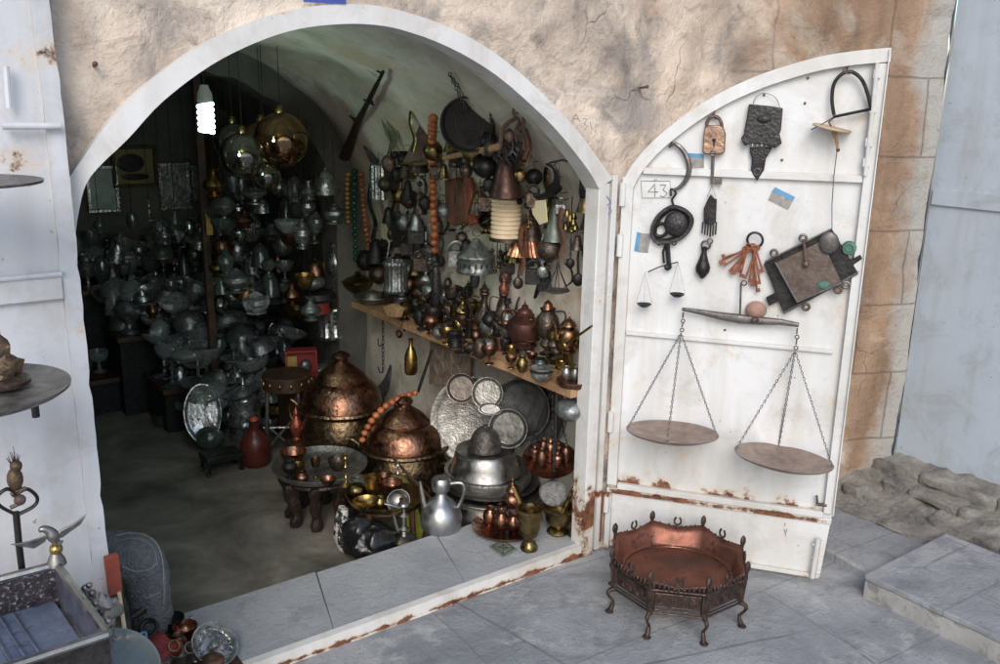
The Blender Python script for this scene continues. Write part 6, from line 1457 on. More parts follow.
# shelves and display steps
def board(label,x0,x1,y0,y1,z,legs=True,name='display_table'):
    c=Vector(((x0+x1)/2,(y0+y1)/2,FLOOR if legs else z)); rt=root(name,label,'table' if legs else 'shelf',c)
    MB().box((c.x,c.y,z-.012),(x1-x0,y1-y0,.024)).build('top' if legs else 'board',WOODD,rt,org=c)
    if legs:
        MB().box((c.x,c.y+.01,(FLOOR+z-.025)/2),(x1-x0-.03,y1-y0-.04,z-.026-FLOOR)).build('base',mat('black_drape',(.02,.02,.02),(.012,.012,.012),0,.9,20,.3),rt,org=c)
    else:
        for x in (x0+.1,x1-.1): MB().box((x,y1-.02,z-.06),(.02,.03,.07)).build('bracket',WOODD,rt,org=c)
board('lowest dark display table at the front of the back chamber',1.16,1.95,4.42,4.78,.16)
board('middle dark display table against the silver heap',1.05,1.95,4.80,5.12,.36)
board('tallest dark display table against the back wall',.95,1.95,5.14,5.42,.56)
board('upper small dark shelf on the back wall',.75,1.55,5.22,5.44,W(150,258,('y',5.3)).z,False,'wall_shelf')
board('lower small dark shelf on the back wall',.9,1.5,5.22,5.44,W(150,303,('y',5.3)).z,False,'wall_shelf')
board('low dark bench in the back left of the shop',.62,1.1,4.9,5.4,.12)
# copper-lipped ware on the wall shelves etc
random.seed(31)
PROT={}
DIMS=[('silver_vessel','small silver vessel','vessel'),]
kinds=[('dome_dish','domed silver dish','dish','dome'),('goblet','silver goblet','goblet','goblet'),('silver_bowl','silver bowl','bowl','bowl'),('silver_urn','silver urn','urn','urn'),('silver_jug','narrow silver jug','jug','ewer'),('candlestick','silver candlestick','candlestick','stick'),('silver_plate','silver plate','plate','plate'),('glass_jar','round glass jar','jar','globe'),('silver_pot','lidded silver pot','pot','samovar')]
def dim(kind,P,h,w,m,where,group,tilt=0,yaw=0,cord=None):
    nm,lb,ct,pr_=kinds[kind]; key=(kind,m.name)
    if key not in PROT:
        me=MB().lathe(PR[pr_],seg=20).build('tmp',m); PROT[key]=me.data; bpy.data.objects.remove(me)
    o=bpy.data.objects.new(nm,PROT[key]); COL.objects.link(o)
    o.scale=(w/2,w/2,h); o.rotation_euler=(tilt*.6,tilt,yaw); o.location=P
    if cord:
        r=bpy.data.objects.new('hanging_'+nm,None); COL.objects.link(r); r.location=P; o.parent=r; o.location=(0,0,0); o.name='body'
        MB().tube([(0,0,h*.95),(0,0,cord)],.0015,4).build('cord',IRON,r); o=r; lb='hanging '+lb
    tag(o,lb+' '+where,ct,group); return o
SIL=[SILVER,CLOUDY,SILDK,GLASS,CLOUDY,mat('greenish_silver',(.45,.52,.49),(.15,.19,.17),1,.16,22,.3,cell=50),SILDK]
def rows(n,x0,x1,y0,y1,z,where,group,hh=(.06,.15),ww=(.05,.14),mats=SIL,ks=range(9)):
    placed=[]
    for _ in range(n*12):
        if len(placed)>=n: break
        w=random.uniform(*ww); x=random.uniform(x0+w/2,x1-w/2); y=random.uniform(y0+w/2,y1-w/2)
        if any((x-a)**2+(y-b)**2<((w+c)*.36)**2 for a,b,c in placed): continue
        placed.append((x,y,w)); k=random.choice(list(ks)); h=random.uniform(*hh)*(.4 if k in(2,6) else 1)
        dim(k,(x,y,z),h,w,random.choice(mats),where,group,yaw=random.uniform(0,6))
rows(30,1.16,1.95,4.42,4.78,.160,'on the lowest dark display table','silver ware on the lowest display table',(.08,.20),(.10,.22))
rows(30,1.05,1.95,4.80,5.12,.360,'on the middle dark display table','silver ware on the middle display table',(.08,.20),(.09,.2))
rows(24,.95,1.95,5.14,5.42,.560,'on the tallest dark display table','silver ware on the tallest display table',(.09,.2),(.06,.14))
z=W(150,258,('y',5.3)).z; rows(9,.80,1.55,5.24,5.42,z,'on the upper small wall shelf','silver ware on the upper wall shelf',(.06,.13),(.05,.10))
z=W(150,303,('y',5.3)).z; rows(7,.9,1.5,5.24,5.42,z,'on the lower small wall shelf','silver ware on the lower wall shelf',(.05,.11),(.05,.09),mats=[SILDK,COPDK,SILVER,BRASDK])
rows(7,.64,1.1,4.92,5.38,.12,'on the low dark bench','silver ware on the low bench',(.06,.14),(.06,.12))
rows(30,1.20,1.98,4.05,4.42,FLOOR,'standing on the floor before the display tables','silver ware on the back floor',(.10,.27),(.10,.24),mats=[CLOUDY,CLOUDY]+SIL+[BRASDK])
# second layers: things piled on things, filling the heap
def pile(n,x0,x1,y0,y1,zb,zt,where,group,mats=None):
    for _ in range(n):
        k=random.choice([0,1,2,2,3,6,7,7,8,0]); w=random.uniform(.08,.19); h=random.uniform(.08,.17)*(.4 if k in(2,6) else 1)
        x=random.uniform(x0,x1); y=random.uniform(y0,y1)
        dim(k,(x,y,random.uniform(zb,zt)),h,w,random.choice(mats or [GLASS,GLASS,CLOUDY,SILDK,SILVER]),where,group,tilt=random.uniform(-.5,.3),yaw=random.uniform(0,6))
pile(44,1.30,1.93,4.12,4.40,.02,.16,'piled in the low front of the silver heap','silver ware piled low in the heap')
pile(50,1.18,1.93,4.42,4.78,.22,.34,'piled in the middle of the silver heap','silver ware piled in the middle of the heap')
pile(50,1.08,1.93,4.80,5.12,.42,.56,'piled at the back of the silver heap','silver ware piled at the back of the heap')
pile(30,.98,1.93,5.14,5.40,.66,.80,'piled highest against the back wall','silver ware piled against the back wall')
# tiered glass stands
for (x,y,l) in [(1.32,4.36,'tiered glass cake stand, the nearer left one on the back floor'),(1.50,4.34,'tiered glass cake stand, the right one on the back floor')]:
    rt=root('tiered_stand',l,'cake stand',(x,y,FLOOR))
    MB().lathe([(0,0),(.06,0),(.05,.01),(.01,.03),(.008,.42),(.02,.45),(0,.46)],o=(x,y,FLOOR),seg=18).build('stem',SILVER,rt,org=(x,y,FLOOR))
    for z_,r_ in ((.14,.125),(.26,.10),(.36,.07)): MB().lathe([(0,0),(r_*.8,.002),(r_,.018),(r_*1.01,.022),(r_*.97,.02),(r_*.78,.007),(0,.005)],o=(x,y,FLOOR+z_),seg=32,flute=.02,fn=12).build('tier',GLASS if r_>.09 else SILVER,rt,org=(x,y,FLOOR))
# hanging silver lamps in the inner arch (each with its cord)
random.seed(41)
hp=[(u,v) for v in (200,216,232,248,264,280,296,312) for u in range(216,335,14)]
for i,(u,v) in enumerate(hp):
    u+=random.uniform(-7,7); v+=random.uniform(-8,8)
    if (u>318 and v>235): continue
    y=random.uniform(4.0,4.9) if u<300 else random.uniform(3.9,4.05)
    P=W(u,v,('y',y)); 
    if P.x>1.93: continue
    k=random.choice([0,1,3,4,7,8,2]); w=random.uniform(.07,.14); h=random.uniform(.07,.15)*(.5 if k==2 else 1)
    top=(1.0+.66*math.sqrt(max(.02,1-((P.x-1.27)/.80)**2)))-P.z
    if top<h+.03: top=h+.05
    dim(k,P,h,w,random.choice(SIL+[BRASDK] if i%4 else [SILVER,COPPER,BRASS]),'in the crowd hanging at the inner arch','silver ware hanging at the inner arch',yaw=random.uniform(0,6),cord=top)
# hung along the left back: pendants seen by the post
for (u,v) in [(150,212),(133,222),(176,222),(100,225),(190,230),(225,205),(240,196),(165,236)]:
    P=W(u,v+8,('y',4.7)); top=(1.0+.68*math.sqrt(max(.05,1-((P.x-1.27)/.82)**2)))-P.z
    dim(random.choice([3,4,5,7]),P,.10,.06,random.choice(SIL),'near the dark post in the back chamber','silver ware hanging near the dark post',cord=max(.15,top))
# warm lights of copper pieces
for (u,v,l) in [(213,355,'small copper jug glinting in the back right of the dark post'),(246,344,'copper pot glinting low in the silver heap'),(153,318,'small copper cup glinting on the left of the silver heap'),(172,290,'narrow copper beaded lamp on the lower wall shelf')]:
    vs('copper_jug',l,'jug',(u,v),('y',4.75 if u!=172 else 5.2),18,12,'ewer',COPPER,seg=18)
# blue plastic bag
p=W(116,392,FP); mb=MB().ball(p+UP*.09,(.10,.09,.10),22,14); mb.v=[v+Vector((noise.noise(v*16),noise.noise(v*16+Vector((5,0,0))),noise.noise(v*16+Vector((0,7,0)))))*.03 for v in mb.v]; mb.v=[Vector((v.x,v.y,max(v.z,FLOOR+.002))) for v in mb.v]
tag(mb.build('blue_bag',BLUEB,org=p),'dark blue plastic bag on the floor at the far left of the shop','bag')
p=W(167,386,FP); rt=root('wire_basket','round black wire basket on the floor left of the oval silver tray','basket',p)
for z_,r_ in ((.01,.07),(.05,.095),(.09,.11)): MB().ring(p+UP*z_,r_,.004,UP,24,5).build('hoop',SILDK,rt,org=p)
k=MB()
for i in range(14): a=2*PI*i/14; k.tube([p+Vector((.07*math.cos(a),.07*math.sin(a),.01)),p+Vector((.11*math.cos(a),.11*math.sin(a),.09))],.0025,4)
k.build('wires',SILDK,rt,org=p)
vs('grey_box','small grey cylindrical tin on the bare floor under the silver heap','tin',(167,424),FP,12,24,'cyl',STEELG)
# ============================================================ foreground left, and the seated shopkeeper
PX=('y',1.98)
# round shelf tray fixed to the side door
c=W(-28,396,('y',1.86)); R=.168
rt=root('bracket_tray','round grey metal tray on a bracket at the left edge, carrying a bronze figure','tray',c)
MB().lathe([(0,0),(R*.93,0),(R,.008),(R*1.01,.014),(R*.97,.012),(R*.9,.006),(0,.005)],o=c,seg=56).build('tray',TIN,rt,org=c)
MB().tube([c-UP*.002,c+Vector((0,.27,-.06))],.012,8).build('bracket',IRON,rt,org=c)
q=W(35,408,('y',1.80)); MB().tube([q+UP*.006,q-UP*.018],.007,8).build('nub',IRON,rt,org=c)
# upper thin tray edge
c=W(-52,184,('y',1.9)); R=.155; rt=root('upper_tray','thin dark round tray on a bracket, high at the left edge','tray',c)
MB().lathe([(0,0),(R,.001),(R*1.01,.006),(R*.96,.006),(0,.004)],o=c,seg=48).build('tray',STEELG,rt,org=c); MB().tube([c,c+Vector((0,.22,-.04))],.008,8).build('bracket',IRON,rt,org=c)
# bronze figure foot
c=W(2,384,('y',1.86)); rt=root('bronze_figure','lumpy brown bronze figure standing on the round bracket tray','figure',c)
mb=MB().tube(spline([c+Vector((-.01,0,0)),c+Vector((0,0,.03)),c+Vector((-.008,0,.07)),c+Vector((-.02,0,.12)),c+Vector((-.035,0,.20))],5),[.045,.042,.04,.034,.034,.037,.036,.03,.026,.028,.030,.026,.022,.02,.019,.018,.017,.016,.015,.014,.012],14)
mb.v=[v+Vector((noise.noise(v*45),noise.noise(v*45+Vector((5,0,0))),noise.noise(v*45+Vector((0,7,0)))))*.012 for v in mb.v]
mb.build('body',mat('brown_patina',(.16,.11,.07),(.07,.05,.035),.6,.5,30,.6),rt,org=c)
MB().lathe([(0,0),(.05,0),(.052,.008),(.04,.018),(0,.02)],o=c,seg=20).build('base',BRONZE,rt,org=c)
# ornate iron torch
def PP(u,v,o=0): return W(u,v,('y',1.99-o))
c=PP(23,578); rt=root('iron_torch','black wrought iron torch with a curled heart frame and feathery top','torch',c)
MB().tube([PP(16,512),PP(19,545),PP(24,585)],.007,8).tube([PP(24,585),Vector((PP(24,585).x,1.99,.02))],.007,8).build('pole',IRON,rt,org=c)
for sg in (-1,1):
    MB().tube(spline([PP(17,515),PP(17+sg*17,506),PP(17+sg*20,497),PP(17+sg*10,489),PP(17,494)],5),.0055,8,flat=.7).build('scroll',IRON,rt,org=c)
MB().tube(spline([PP(10,508),PP(24,500),PP(12,494),PP(26,488)],5),.0045,6).ball(PP(20,500,.01),(.012,.01,.012)).build('twist',RUSTI,rt,org=c)
MB().ball(PP(15,479),(.016,.016,.026)).ball(PP(16,466),(.012,.012,.014)).build('knob',mat('brown_patina',(.16,.11,.07)),rt,org=c)
k=MB()
for i in range(9): k.tube([PP(14+random.uniform(-3,3),466),PP(6+i*1.8,449+abs(i-4)*1.5+random.uniform(-3,3),random.uniform(-.01,.01))],[.0016,.0005],4)
k.build('wisps',RUSTI,rt,org=c)
# silver casket on a stand
ZT=.62
A=W(57,566,('z',ZT)); B=W(108,636,('z',ZT)); 
exd=Vector((1,0,0)); Lw=.62
C_=B-Vector((Lw,.02,0)); D=A-Vector((Lw-.02,.0,0)); print('casket',A,B)
cen=Vector(((A.x+D.x)/2,(A.y+B.y)/2,0))
rt=root('silver_casket','open old silver casket with bluish worn lining in the lower left corner','casket',cen)
dn=Vector((0,0,-.075)); 
def wallp(name,P,Q_,h,m,th,flare=0):
    n=(Q_-P).cross(UP).normalized(); MB().poly([P+n*th/2,Q_+n*th/2,Q_-n*th/2,P-n*th/2],(0,0,-h)).build(name,m,rt,org=cen,bevel=.002)
CK=mat('casket_leather',(.055,.045,.05),(.02,.018,.022),.3,.5,25,.6,spot=(.35,.35,.38))
wallp('back_side',D,A,.10,CK,.014); wallp('right_side',A,B,.10,mat('mauve_metal',(.21,.215,.26),(.10,.10,.13),.7,.4,18,.4),.014); wallp('front_side',B,C_,.13,mat('casket_front',(.07,.065,.065),(.03,.03,.03),.7,.4,30,.5),.014)
wallp('left_side',C_,D,.10,CK,.014)
for (P,Q_) in ((D,A),(A,B),(B,C_)): MB().tube([P+UP*.004,Q_+UP*.004],.009,8).build('rim',PEWTER,rt,org=cen)
LI=mat('casket_lining',(.24,.285,.38),(.10,.135,.23),.5,.35,9,.5,c3=(.44,.42,.40),spot=(.10,.12,.2))
ins=lambda p,k:p+(((A+B+C_+D)/4)-p)*k
MB().poly([ins(A,.05)+dn,ins(B,.05)+dn,ins(C_,.05)+dn,ins(D,.05)+dn],(0,0,-.01)).build('lining',LI,rt,org=cen)
k=MB()
for i in range(5):
    t=.70+.045*i; k.tube([lerp(ins(D,.1),ins(A,.1),t)+dn+UP*.003,lerp(ins(C_,.1),ins(B,.1),t+.02)+dn+UP*.003],.003,5)
k.build('lining_ribs',mat('rib_blue',(.26,.30,.40),(.15,.18,.25),.6,.35,10,.1),rt,org=cen)
# pierced gallery under the front
k=MB(); n=10
for i in range(n):
    q=lerp(B,C_,(i+.5)/n)-UP*.165; k.ring(q,.024,.004,(0,1,0),16,5)
k.tube([B-UP*.195,C_-UP*.195],.006,6); k.build('pierced_gallery',BRASDK,rt,org=cen)
for P in (ins(A,.12),ins(B,.12),ins(C_,.12),ins(D,.12)): MB().tube([P-UP*.10,Vector((P.x,P.y,.0))],.014,8).build('leg',IRON,rt,org=cen)
# eagle finial
e0=A+UP*.004; MB().lathe([(0,0),(.020,0),(.018,.01),(.009,.03),(.006,.04),(0,.04)],o=e0,seg=16).build('finial_cone',PEWTER,rt,org=cen)
b=W(56,549,('y',A.y)); rt2=root('eagle_figure','silver eagle with spread wings perched on a brass ball at the casket corner','figure',b)
MB().ball(b,.0135,16,10).build('ball',BRASS,rt2,org=b)
def E(u,v,o=0): return W(u,v,('y',A.y-o))
MB().tube(spline([E(56,543),E(53,536),E(49,531),E(43,529),E(39,532)],4),[.006,.008,.010,.012,.013,.013,.012,.011,.010,.009,.0085,.008,.0075,.007,.006,.004,.002],10).build('body',PEWTER,rt2,org=b)
MB().poly([E(54,538),E(60,530),E(72,524),(E(86,514)),E(80,524),E(70,531),E(62,537)],(0,-.005,0)).build('wing',PEWTER,rt2,org=b,bevel=.001)
MB().poly([E(48,534),E(40,537),E(28,541),E(10,544),(E(22,546)),E(34,548),E(45,541)],(0,-.005,0)).build('wing',PEWTER,rt2,org=b,bevel=.001)
MB().poly([E(56,540),E(63,540),E(60,545),E(56,546)],(0,-.006,0)).build('tail',PEWTER,rt2,org=b)
# cherub like silver scrolls along the casket's right edge
CH=[(86,590,.014),(89,598,.017),(92,608,.016),(98,617,.015),(104,626,.016),(108,634,.015)]
o=W(98,620,('y',1.80)); rt=root('silver_scrollwork','lumpy silver figures and scrolls clinging to the right end of the casket','ornament',o)
for i,(u,v,r_) in enumerate(CH):
    q=W(u,v,('y',A.y-.06-.035*i)); MB().ball(q,(r_*.8,r_*.7,r_),12,8).ball(q+Vector((.006,-.006,.012)),r_*.5,10,7).tube([q,q+Vector((.012,-.006,-.014))],.005,6).build('figure',(PEWTER,STEELG)[i%2],rt,org=o)
# red strip and pale stick on the door edge
c=W(112,572,('y',2.11)); tag(MB().poly([W(u,v,('y',2.12)) for u,v in [(103,556),(117,552),(121,588),(108,594)]],(0,-.018,0)).build('red_strip',mat('brick_red',(.28,.06,.035),(.2,.04,.025),0,.7,20,.3),org=c,bevel=.002),'flat brick red strip hanging on the bottom edge of the white side door','strip')
a=W(119,592,('y',2.10));b=W(125,632,('y',2.10)); tag(MB().tube([a,b],.005,8).build('pale_stick',IVORY,org=b),'short pale stick below the brick red strip','stick')
o=W(106,612,('y',2.10)); mb=MB().ball(o,(.03,.02,.05),20,14); mb.v=[v+Vector((noise.noise(v*40),noise.noise(v*40+Vector((5,0,0))),noise.noise(v*40+Vector((0,7,0)))))*.02 for v in mb.v]
tag(mb.build('crumpled_foil',PEWTER,org=o),'crumpled silvery lump between the casket and the pale stick','foil')
# heap of small things at the sill's left end
HP=('z',.12)
c=W(147,645,HP); mb=MB().ball(c-UP*.035,(.095,.055,.045),26,14); mb.v=[v+Vector((noise.noise(v*18),noise.noise(v*18+Vector((5,0,0))),noise.noise(v*18+Vector((0,7,0)))))*.022 for v in mb.v]
tag(mb.build('red_cloth',RED,org=c-UP*.08),'crumpled red cloth heaped on the left end of the doorstep','cloth')
a=W(136,622,('z',.15));b=W(160,606,('z',.17)); m1=lerp(a,b,.5); d=(b-a).normalized(); sd2=d.cross(UP).normalized()
tag(MB().ball(m1+UP*.02,(.055,.006,.012),axes=(d,sd2,d.cross(sd2))).build('black_feather',BLACK,org=a),'stiff black feather shaped blade sticking out of the red cloth','blade')
c=W(149,628,('z',.14)); tag(MB().ring(c,.022,.006,(-.3,-.6,.7),20,6).build('black_ring',IRON,org=c),'black ring lying on the red cloth','ring')
c=W(142,638,('z',.13)); tag(MB().ring(c,.016,.0045,(-.2,-.6,.8),20,6,sy=.6).build('blue_ring',mat('pale_blue_enamel',(.25,.42,.52),(.15,.3,.4),0,.3,20,0),org=c),'small pale blue oval ring in the heap by the red cloth','ring')
# plastic lid / glass plate in front
c=W(100,672,('z',.30)); 
disc('green_glass_plate','large pale green glass plate lying in the bottom left beside the casket','plate',(112,672),('y',1.80),90,mat('green_glass_plate',(.20,.24,.235),(.12,.15,.15),0,.15,8,.1),ax=(.1,-.45,.85),extra='plain')
pg=W(112,672,('y',1.80)); tag(MB().box((pg.x+.02,pg.y+.0,(pg.z-.014)/2),(.16,.14,pg.z-.014)).build('wooden_crate',WOODD,org=(pg.x,pg.y,0),bevel=.005),'dark upright crate at the bottom edge under the green glass plate','crate')
disc('filigree_disc','silver filigree openwork disc leaning in the heap on the doorstep','disc',(213,647),('z',.085),48,SILVER,ax=(.25,-.55,.8))
c=W(213,647,('z',.085)); ax=Vector((.25,-.55,.8)).normalized()
k=MB()
for i in range(10):
    a=2*PI*i/10; e1=ax.orthogonal().normalized(); e2=ax.cross(e1); q=c+(e1*math.cos(a)+e2*math.sin(a))*.045+ax*.008; k.ring(q,.010,.0022,ax,12,4)
rf=root('beaded_brooch','ring of small silver loops resting on the filigree disc','brooch',c); k.ball(c+ax*.012,(.016,.016,.012)); k.build('loops',SILDK,rf,org=c)
random.seed(51)
heap=[(168,655,16,18,'cup',BRASS,'golden brass cup at the front of the doorstep heap','cup'),(180,650,18,16,'jar',COPDK,'dark copper jar in the middle of the doorstep heap','jar'),(186,640,16,24,'bowl',COPPER,'brown copper bowl in the middle of the doorstep heap','bowl'),(196,660,20,13,'goblet',SILVER,'bright silver goblet in front of the filigree disc','goblet'),(160,640,18,16,'urn',IRON,'black small urn beside the red cloth','urn'),(172,632,16,26,'bowl',IRON,'black shallow bowl at the back of the doorstep heap','bowl'),(150,660,22,18,'jar',IRON,'blackened jar at the lower left of the doorstep heap','jar'),(182,664,14,20,'cup',PEWTER,'pewter cup at the bottom edge of the heap','cup'),(212,668,14,26,'globe',COPDK,'reddish globe box below the filigree disc','box'),(165,668,16,20,'globe',BRONZE,'dark bronze globe at the bottom edge of the heap','globe'),(192,628,14,8,'stick',SILVER,'tiny silver topped stick standing behind the filigree disc','stick')]
for (u,v,h,w,pr_,m,l,n_) in heap:
    vs('heap_'+n_,l,n_,(u,v),('z',.055),h,w,pr_,m,seg=20)
# ledge for the heap: shallow box crate
lc=W(178,655,('z',.05)); tag(MB().box((lc.x-.03,lc.y-.05,.024),(.34,.24,.048)).build('flat_board',WOODD,org=(lc.x,lc.y-.05,0),bevel=.004),'flat dark board under the heap of small ware at the doorstep','board')
for (u,v,l) in [(190,648,'rusty copper ring lying beside the brown bowl'),(174,646,'brass hoop lying beside the golden cup'),(204,634,'grey hoop lying on the filigree disc edge')]:
    c=W(u,v,('z',.11)); tag(MB().ring(c,.015,.003,(random.uniform(-.5,.5),-.6,.6),16,5).build('metal_ring',random.choice([COPPER,BRASS,STEELG]),org=c),l,'ring')
# ------------------------------------------------------------ person seated inside the doorway, knee showing past the white door
def skin(name,nodes_,edges,m,parent,org,root_i=0,sub=2):
    me=bpy.data.meshes.new(name); me.from_pydata([tuple(Vector(p)-org) for p,_ in nodes_],edges,[]); o=bpy.data.objects.new(name,me); COL.objects.link(o); o.parent=parent
    sk=o.modifiers.new('skin','SKIN'); lay=me.skin_vertices[0] if me.skin_vertices else None
    if lay is None:
        bpy.context.view_layer.objects.active=o; 
    for i,(p,r) in enumerate(nodes_):
        rr=r if isinstance(r,tuple) else (r,r); me.skin_vertices[0].data[i].radius=rr
    me.skin_vertices[0].data[root_i].use_root=True
    sk.use_smooth_shade=True; ss=o.modifiers.new('sub','SUBSURF'); ss.levels=sub; ss.render_levels=sub
    me.materials.append(m); return o
def ensure_skin(me):
    pass
knee=W(143,546,('y',2.46)); knee2=Vector((knee.x-.02,knee.y+.26,knee.z))
hip=Vector((.12,2.74,.30)); stoolz=.20
print('knee',knee)
kz=knee.z+.01
per=root('person','person in grey jeans seated inside the doorway, one knee showing','person',(.2,2.7,FLOOR))
try:
    def sknodes():
        H1=Vector((.10,2.66,.32)); 
        n=[]; E_=[]
        def add(p,r,par=None):
            n.append((Vector(p),r)); 
            if par is not None: E_.append((par,len(n)-1))
            return len(n)-1
        pel=add((.10,2.74,.33),.12)
        l1=add((.12,2.66,.33),.10,pel); k1=add((knee.x-.004,knee.y,kz-.03),(.080,.080),l1); c1=add((knee.x+.008,knee.y-.005,kz-.20),.062,k1); a1=add((knee.x+.0,knee.y+.01,FLOOR+.10),.060,c1); 
        l2=add((.12,2.84,.33),.10,pel); k2=add((.38,3.02,kz-.045),.080,l2); c2=add((.38,3.03,kz-.19),.070,k2); a2=add((.36,3.03,FLOOR+.10),.060,c2)
        return n,E_
    n,E_=sknodes()
    # trousers
    me=bpy.data.meshes.new('jeans'); 
    bm=bmesh.new(); lay=bm.verts.layers.skin.verify(); vsb=[]
    for i,(p,r) in enumerate(n):
        v=bm.verts.new(p-Vector(per.location)); rr=r if isinstance(r,tuple) else (r,r); v[lay].radius=rr; v[lay].use_root=(i==0); vsb.append(v)
    for a,b in E_: bm.edges.new((vsb[a],vsb[b]))
    bm.to_mesh(me); bm.free()
    def finish(me,name,m,sub=2,disp=False):
        o=bpy.data.objects.new(name,me); COL.objects.link(o); o.parent=per; me.materials.append(m)
        s_=o.modifiers.new('skin','SKIN'); s_.use_smooth_shade=True; q=o.modifiers.new('sub','SUBSURF'); q.levels=q.render_levels=sub+(1 if disp else 0)
        if disp:
            tx=bpy.data.textures.new('folds','CLOUDS'); tx.noise_scale=.09; d=o.modifiers.new('disp','DISPLACE'); d.texture=tx; d.strength=.012; d.mid_level=.5
            tx2=bpy.data.textures.new('folds2','CLOUDS'); tx2.noise_scale=.022; d=o.modifiers.new('disp2','DISPLACE'); d.texture=tx2; d.strength=.012
        return o
    def skmesh(name,lst,edges,m,sub=2,disp=False):
        me=bpy.data.meshes.new(name); bm=bmesh.new(); lay=bm.verts.layers.skin.verify(); vv=[]
        for i,(p,r) in enumerate(lst):
            v=bm.verts.new(Vector(p)-Vector(per.location)); rr=r if isinstance(r,tuple) else (r,r); v[lay].radius=rr; v[lay].use_root=(i==0); vv.append(v)
        for a,b in edges: bm.edges.new((vv[a],vv[b]))
        bm.to_mesh(me); bm.free(); return finish(me,name,m,sub,disp)
    jeans=finish(me,'jeans',JEAN,2,True)
    # body: torso, neck, head core, arms with hands resting on the thighs
    tl=[((.10,2.74,.36),.12),((.09,2.74,.50),(.13,.10)),((.10,2.74,.66),(.15,.10)),((.12,2.74,.78),(.10,.08)),((.13,2.74,.86),.05),
        ((.13,2.58,.76),.055),((.16,2.54,.58),.042),((.27,2.60,.48),.033),((.13,2.90,.76),.055),((.16,2.94,.58),.042),((.27,2.92,.48),.033)]
    te=[(0,1),(1,2),(2,3),(3,4),(3,5),(5,6),(6,7),(3,8),(8,9),(9,10)]
    skmesh('shirt',tl,te,SHIRT)
    bl=[((.13,2.74,.84),.045),((.14,2.74,.90),.045),((.16,2.74,.97),(.07,.075)),((.155,2.74,1.04),(.075,.082)),((.15,2.74,1.09),.055)]
    skmesh('head',bl,[(0,1),(1,2),(2,3),(3,4)],SKIN)
    MB().ball((.235,2.74,.99),(.014,.011,.02)).build('nose',SKIN,per,org=per.location)
    for sy in(-1,1):
        MB().ball((.218,2.74+sy*.03,1.015),(.008,.013,.008)).build('eye',mat('eye_dark',(.05,.04,.035),(.03,.02,.02),0,.2,10,0),per,org=per.location)
        MB().ball((.15,2.74+sy*.083,1.0),(.016,.010,.026)).build('ear',SKIN,per,org=per.location)
    MB().ball((.222,2.74,.952),(.008,.024,.006)).build('mouth',mat('lip',(.35,.14,.11),(.3,.12,.1),0,.5,10,0),per,org=per.location)
    MB().ball((.135,2.74,1.06),(.088,.088,.065),20,12).build('hair',HAIR,per,org=per.location)
    for y0,sg in ((2.60,1),(2.92,-1)):
        w0=Vector((.275,y0,.475)); hl=[(w0,.026),(w0+Vector((.05,0,-.01)),(.038,.018)),(w0+Vector((.085,0,-.018)),(.038,.015))]; he=[(0,1),(1,2)]
        for f in range(4):
            yy=(-.027+.018*f); L=(.052,.062,.066,.055)[f]; i0=len(hl)
            hl+=[(w0+Vector((.09,yy,-.018)),.0095),(w0+Vector((.09+L*.55,yy*1.15,-.028)),.0088),(w0+Vector((.09+L,yy*1.2,-.048)),.0075)]; he+=[(2,i0),(i0,i0+1),(i0+1,i0+2)]
        i0=len(hl); hl+=[(w0+Vector((.045,sg*.035,-.012)),.012),(w0+Vector((.075,sg*.055,-.025)),.0095),(w0+Vector((.10,sg*.056,-.035)),.008)]; he+=[(1,i0),(i0,i0+1),(i0+1,i0+2)]
        skmesh('hand',hl,he,SKIN)
    for (kx,ky) in ((knee.x+.0,knee.y+.01),(.36,3.03)):
        MB().lathe([(0,0),(.05,0),(.052,.03),(.045,.06),(.04,.10),(0,.10)],o=(kx,ky,FLOOR),seg=20).ball((kx+.085,ky,FLOOR+.035),(.10,.045,.036),18,10).build('shoe',BLACK,per,org=per.location)
    bpy.context.view_layer.update(); dg=bpy.context.evaluated_depsgraph_get(); je=bpy.data.objects['jeans'].evaluated_get(dg)
    def onj(u,v):
        mi=bpy.data.objects['jeans'].matrix_world.inverted(); o_=mi@CAM; d_=(mi.to_3x3()@ray(u,v)).normalized(); ok,h_,n_,_=je.ray_cast(o_,d_)
        return (h_+n_*.0008) if ok else None
    for pts_,r_ in (([(116,536),(124,534),(134,533.5),(144,535),(153,540),(159,549),(162,560),(163.5,575),(164,590),(163.5,604)],.0032),([(118,541),(130,538.5),(142,540),(150,545),(155,553),(157.5,565)],.002),([(122,566),(134,571),(147,570),(156,564)],.0030),([(120,590),(132,596),(148,597),(160,592)],.0026)):
        hp_=[q_ for q_ in (onj(u,v) for u,v in pts_) if q_ is not None]
        if len(hp_)>2: MB().tube(spline(hp_,4),r_,6,flat=.6).build('seam',SEAM,per)
except Exception as ex:
    print('PERSON FAIL',ex); raise
st=root('low_stool','low dark wooden stool carrying the seated person','stool',(.08,2.75,FLOOR))
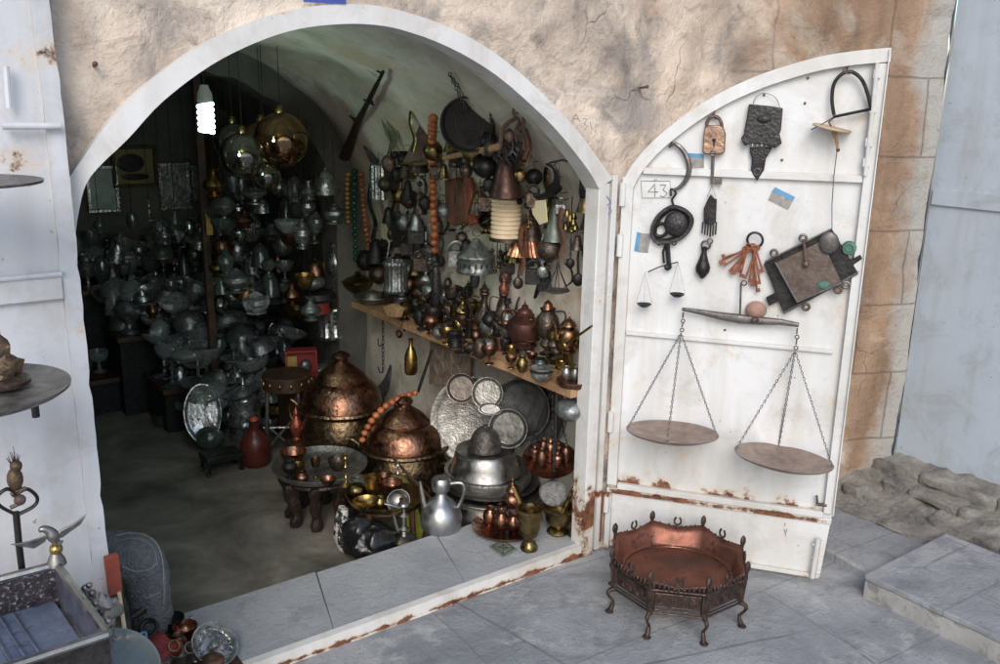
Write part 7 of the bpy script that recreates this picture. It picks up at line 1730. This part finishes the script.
MB().lathe([(0,0),(.16,0),(.165,.01),(.165,.03),(0,.035)],o=(.08,2.75,.18),seg=28).build('seat',WOODD,st,org=st.location)
for i in range(4): a=PI/2*i+.7; MB().tube([(.08+.12*math.cos(a),2.75+.12*math.sin(a),.18),(.08+.14*math.cos(a),2.75+.14*math.sin(a),FLOOR)],.014,8).build('leg',WOODD,st,org=st.location)
# ============================================================ camera, light, world
cd=bpy.data.cameras.new('camera'); cam=bpy.data.objects.new('camera',cd); COL.objects.link(cam)
cd.sensor_width=36; cd.lens=FPX*36/1000; cd.clip_start=.02; cd.clip_end=600
M=Matrix((R_,U_,-F_)).transposed().to_4x4(); M.translation=CAM; cam.matrix_world=M
scn.camera=cam
SUN_EL=rad(34); 
sd=Vector((-.60,-.75,0)).normalized()*math.cos(SUN_EL)+Vector((0,0,math.sin(SUN_EL)))
sl=bpy.data.lights.new('sun','SUN'); sl.energy=1.25; sl.angle=rad(32); sl.color=(1,.965,.935)
so=bpy.data.objects.new('sun',sl); COL.objects.link(so); so.rotation_euler=sd.to_track_quat('Z','Y').to_euler()
w=bpy.data.worlds.new('World'); scn.world=w; w.use_nodes=True; nt=w.node_tree; nt.nodes.clear()
sk=nt.nodes.new('ShaderNodeTexSky'); sk.sky_type='NISHITA'; sk.sun_disc=False; sk.sun_elevation=SUN_EL; sk.sun_rotation=math.atan2(sd.x,sd.y)
sk.air_density=1.0; sk.dust_density=1.5; sk.ozone_density=1.0
bg=nt.nodes.new('ShaderNodeBackground'); bg.inputs[1].default_value=.15; out=nt.nodes.new('ShaderNodeOutputWorld')
nt.links.new(sk.outputs[0],bg.inputs[0]); nt.links.new(bg.outputs[0],out.inputs[0])
vsx=scn.view_settings; vsx.view_transform='Standard'; vsx.look='None'; vsx.exposure=.46; vsx.gamma=1; vsx.use_curve_mapping=False
scn.render.resolution_x=1024; scn.render.resolution_y=680
scn.cycles.max_bounces=7; scn.cycles.diffuse_bounces=4; scn.cycles.glossy_bounces=4
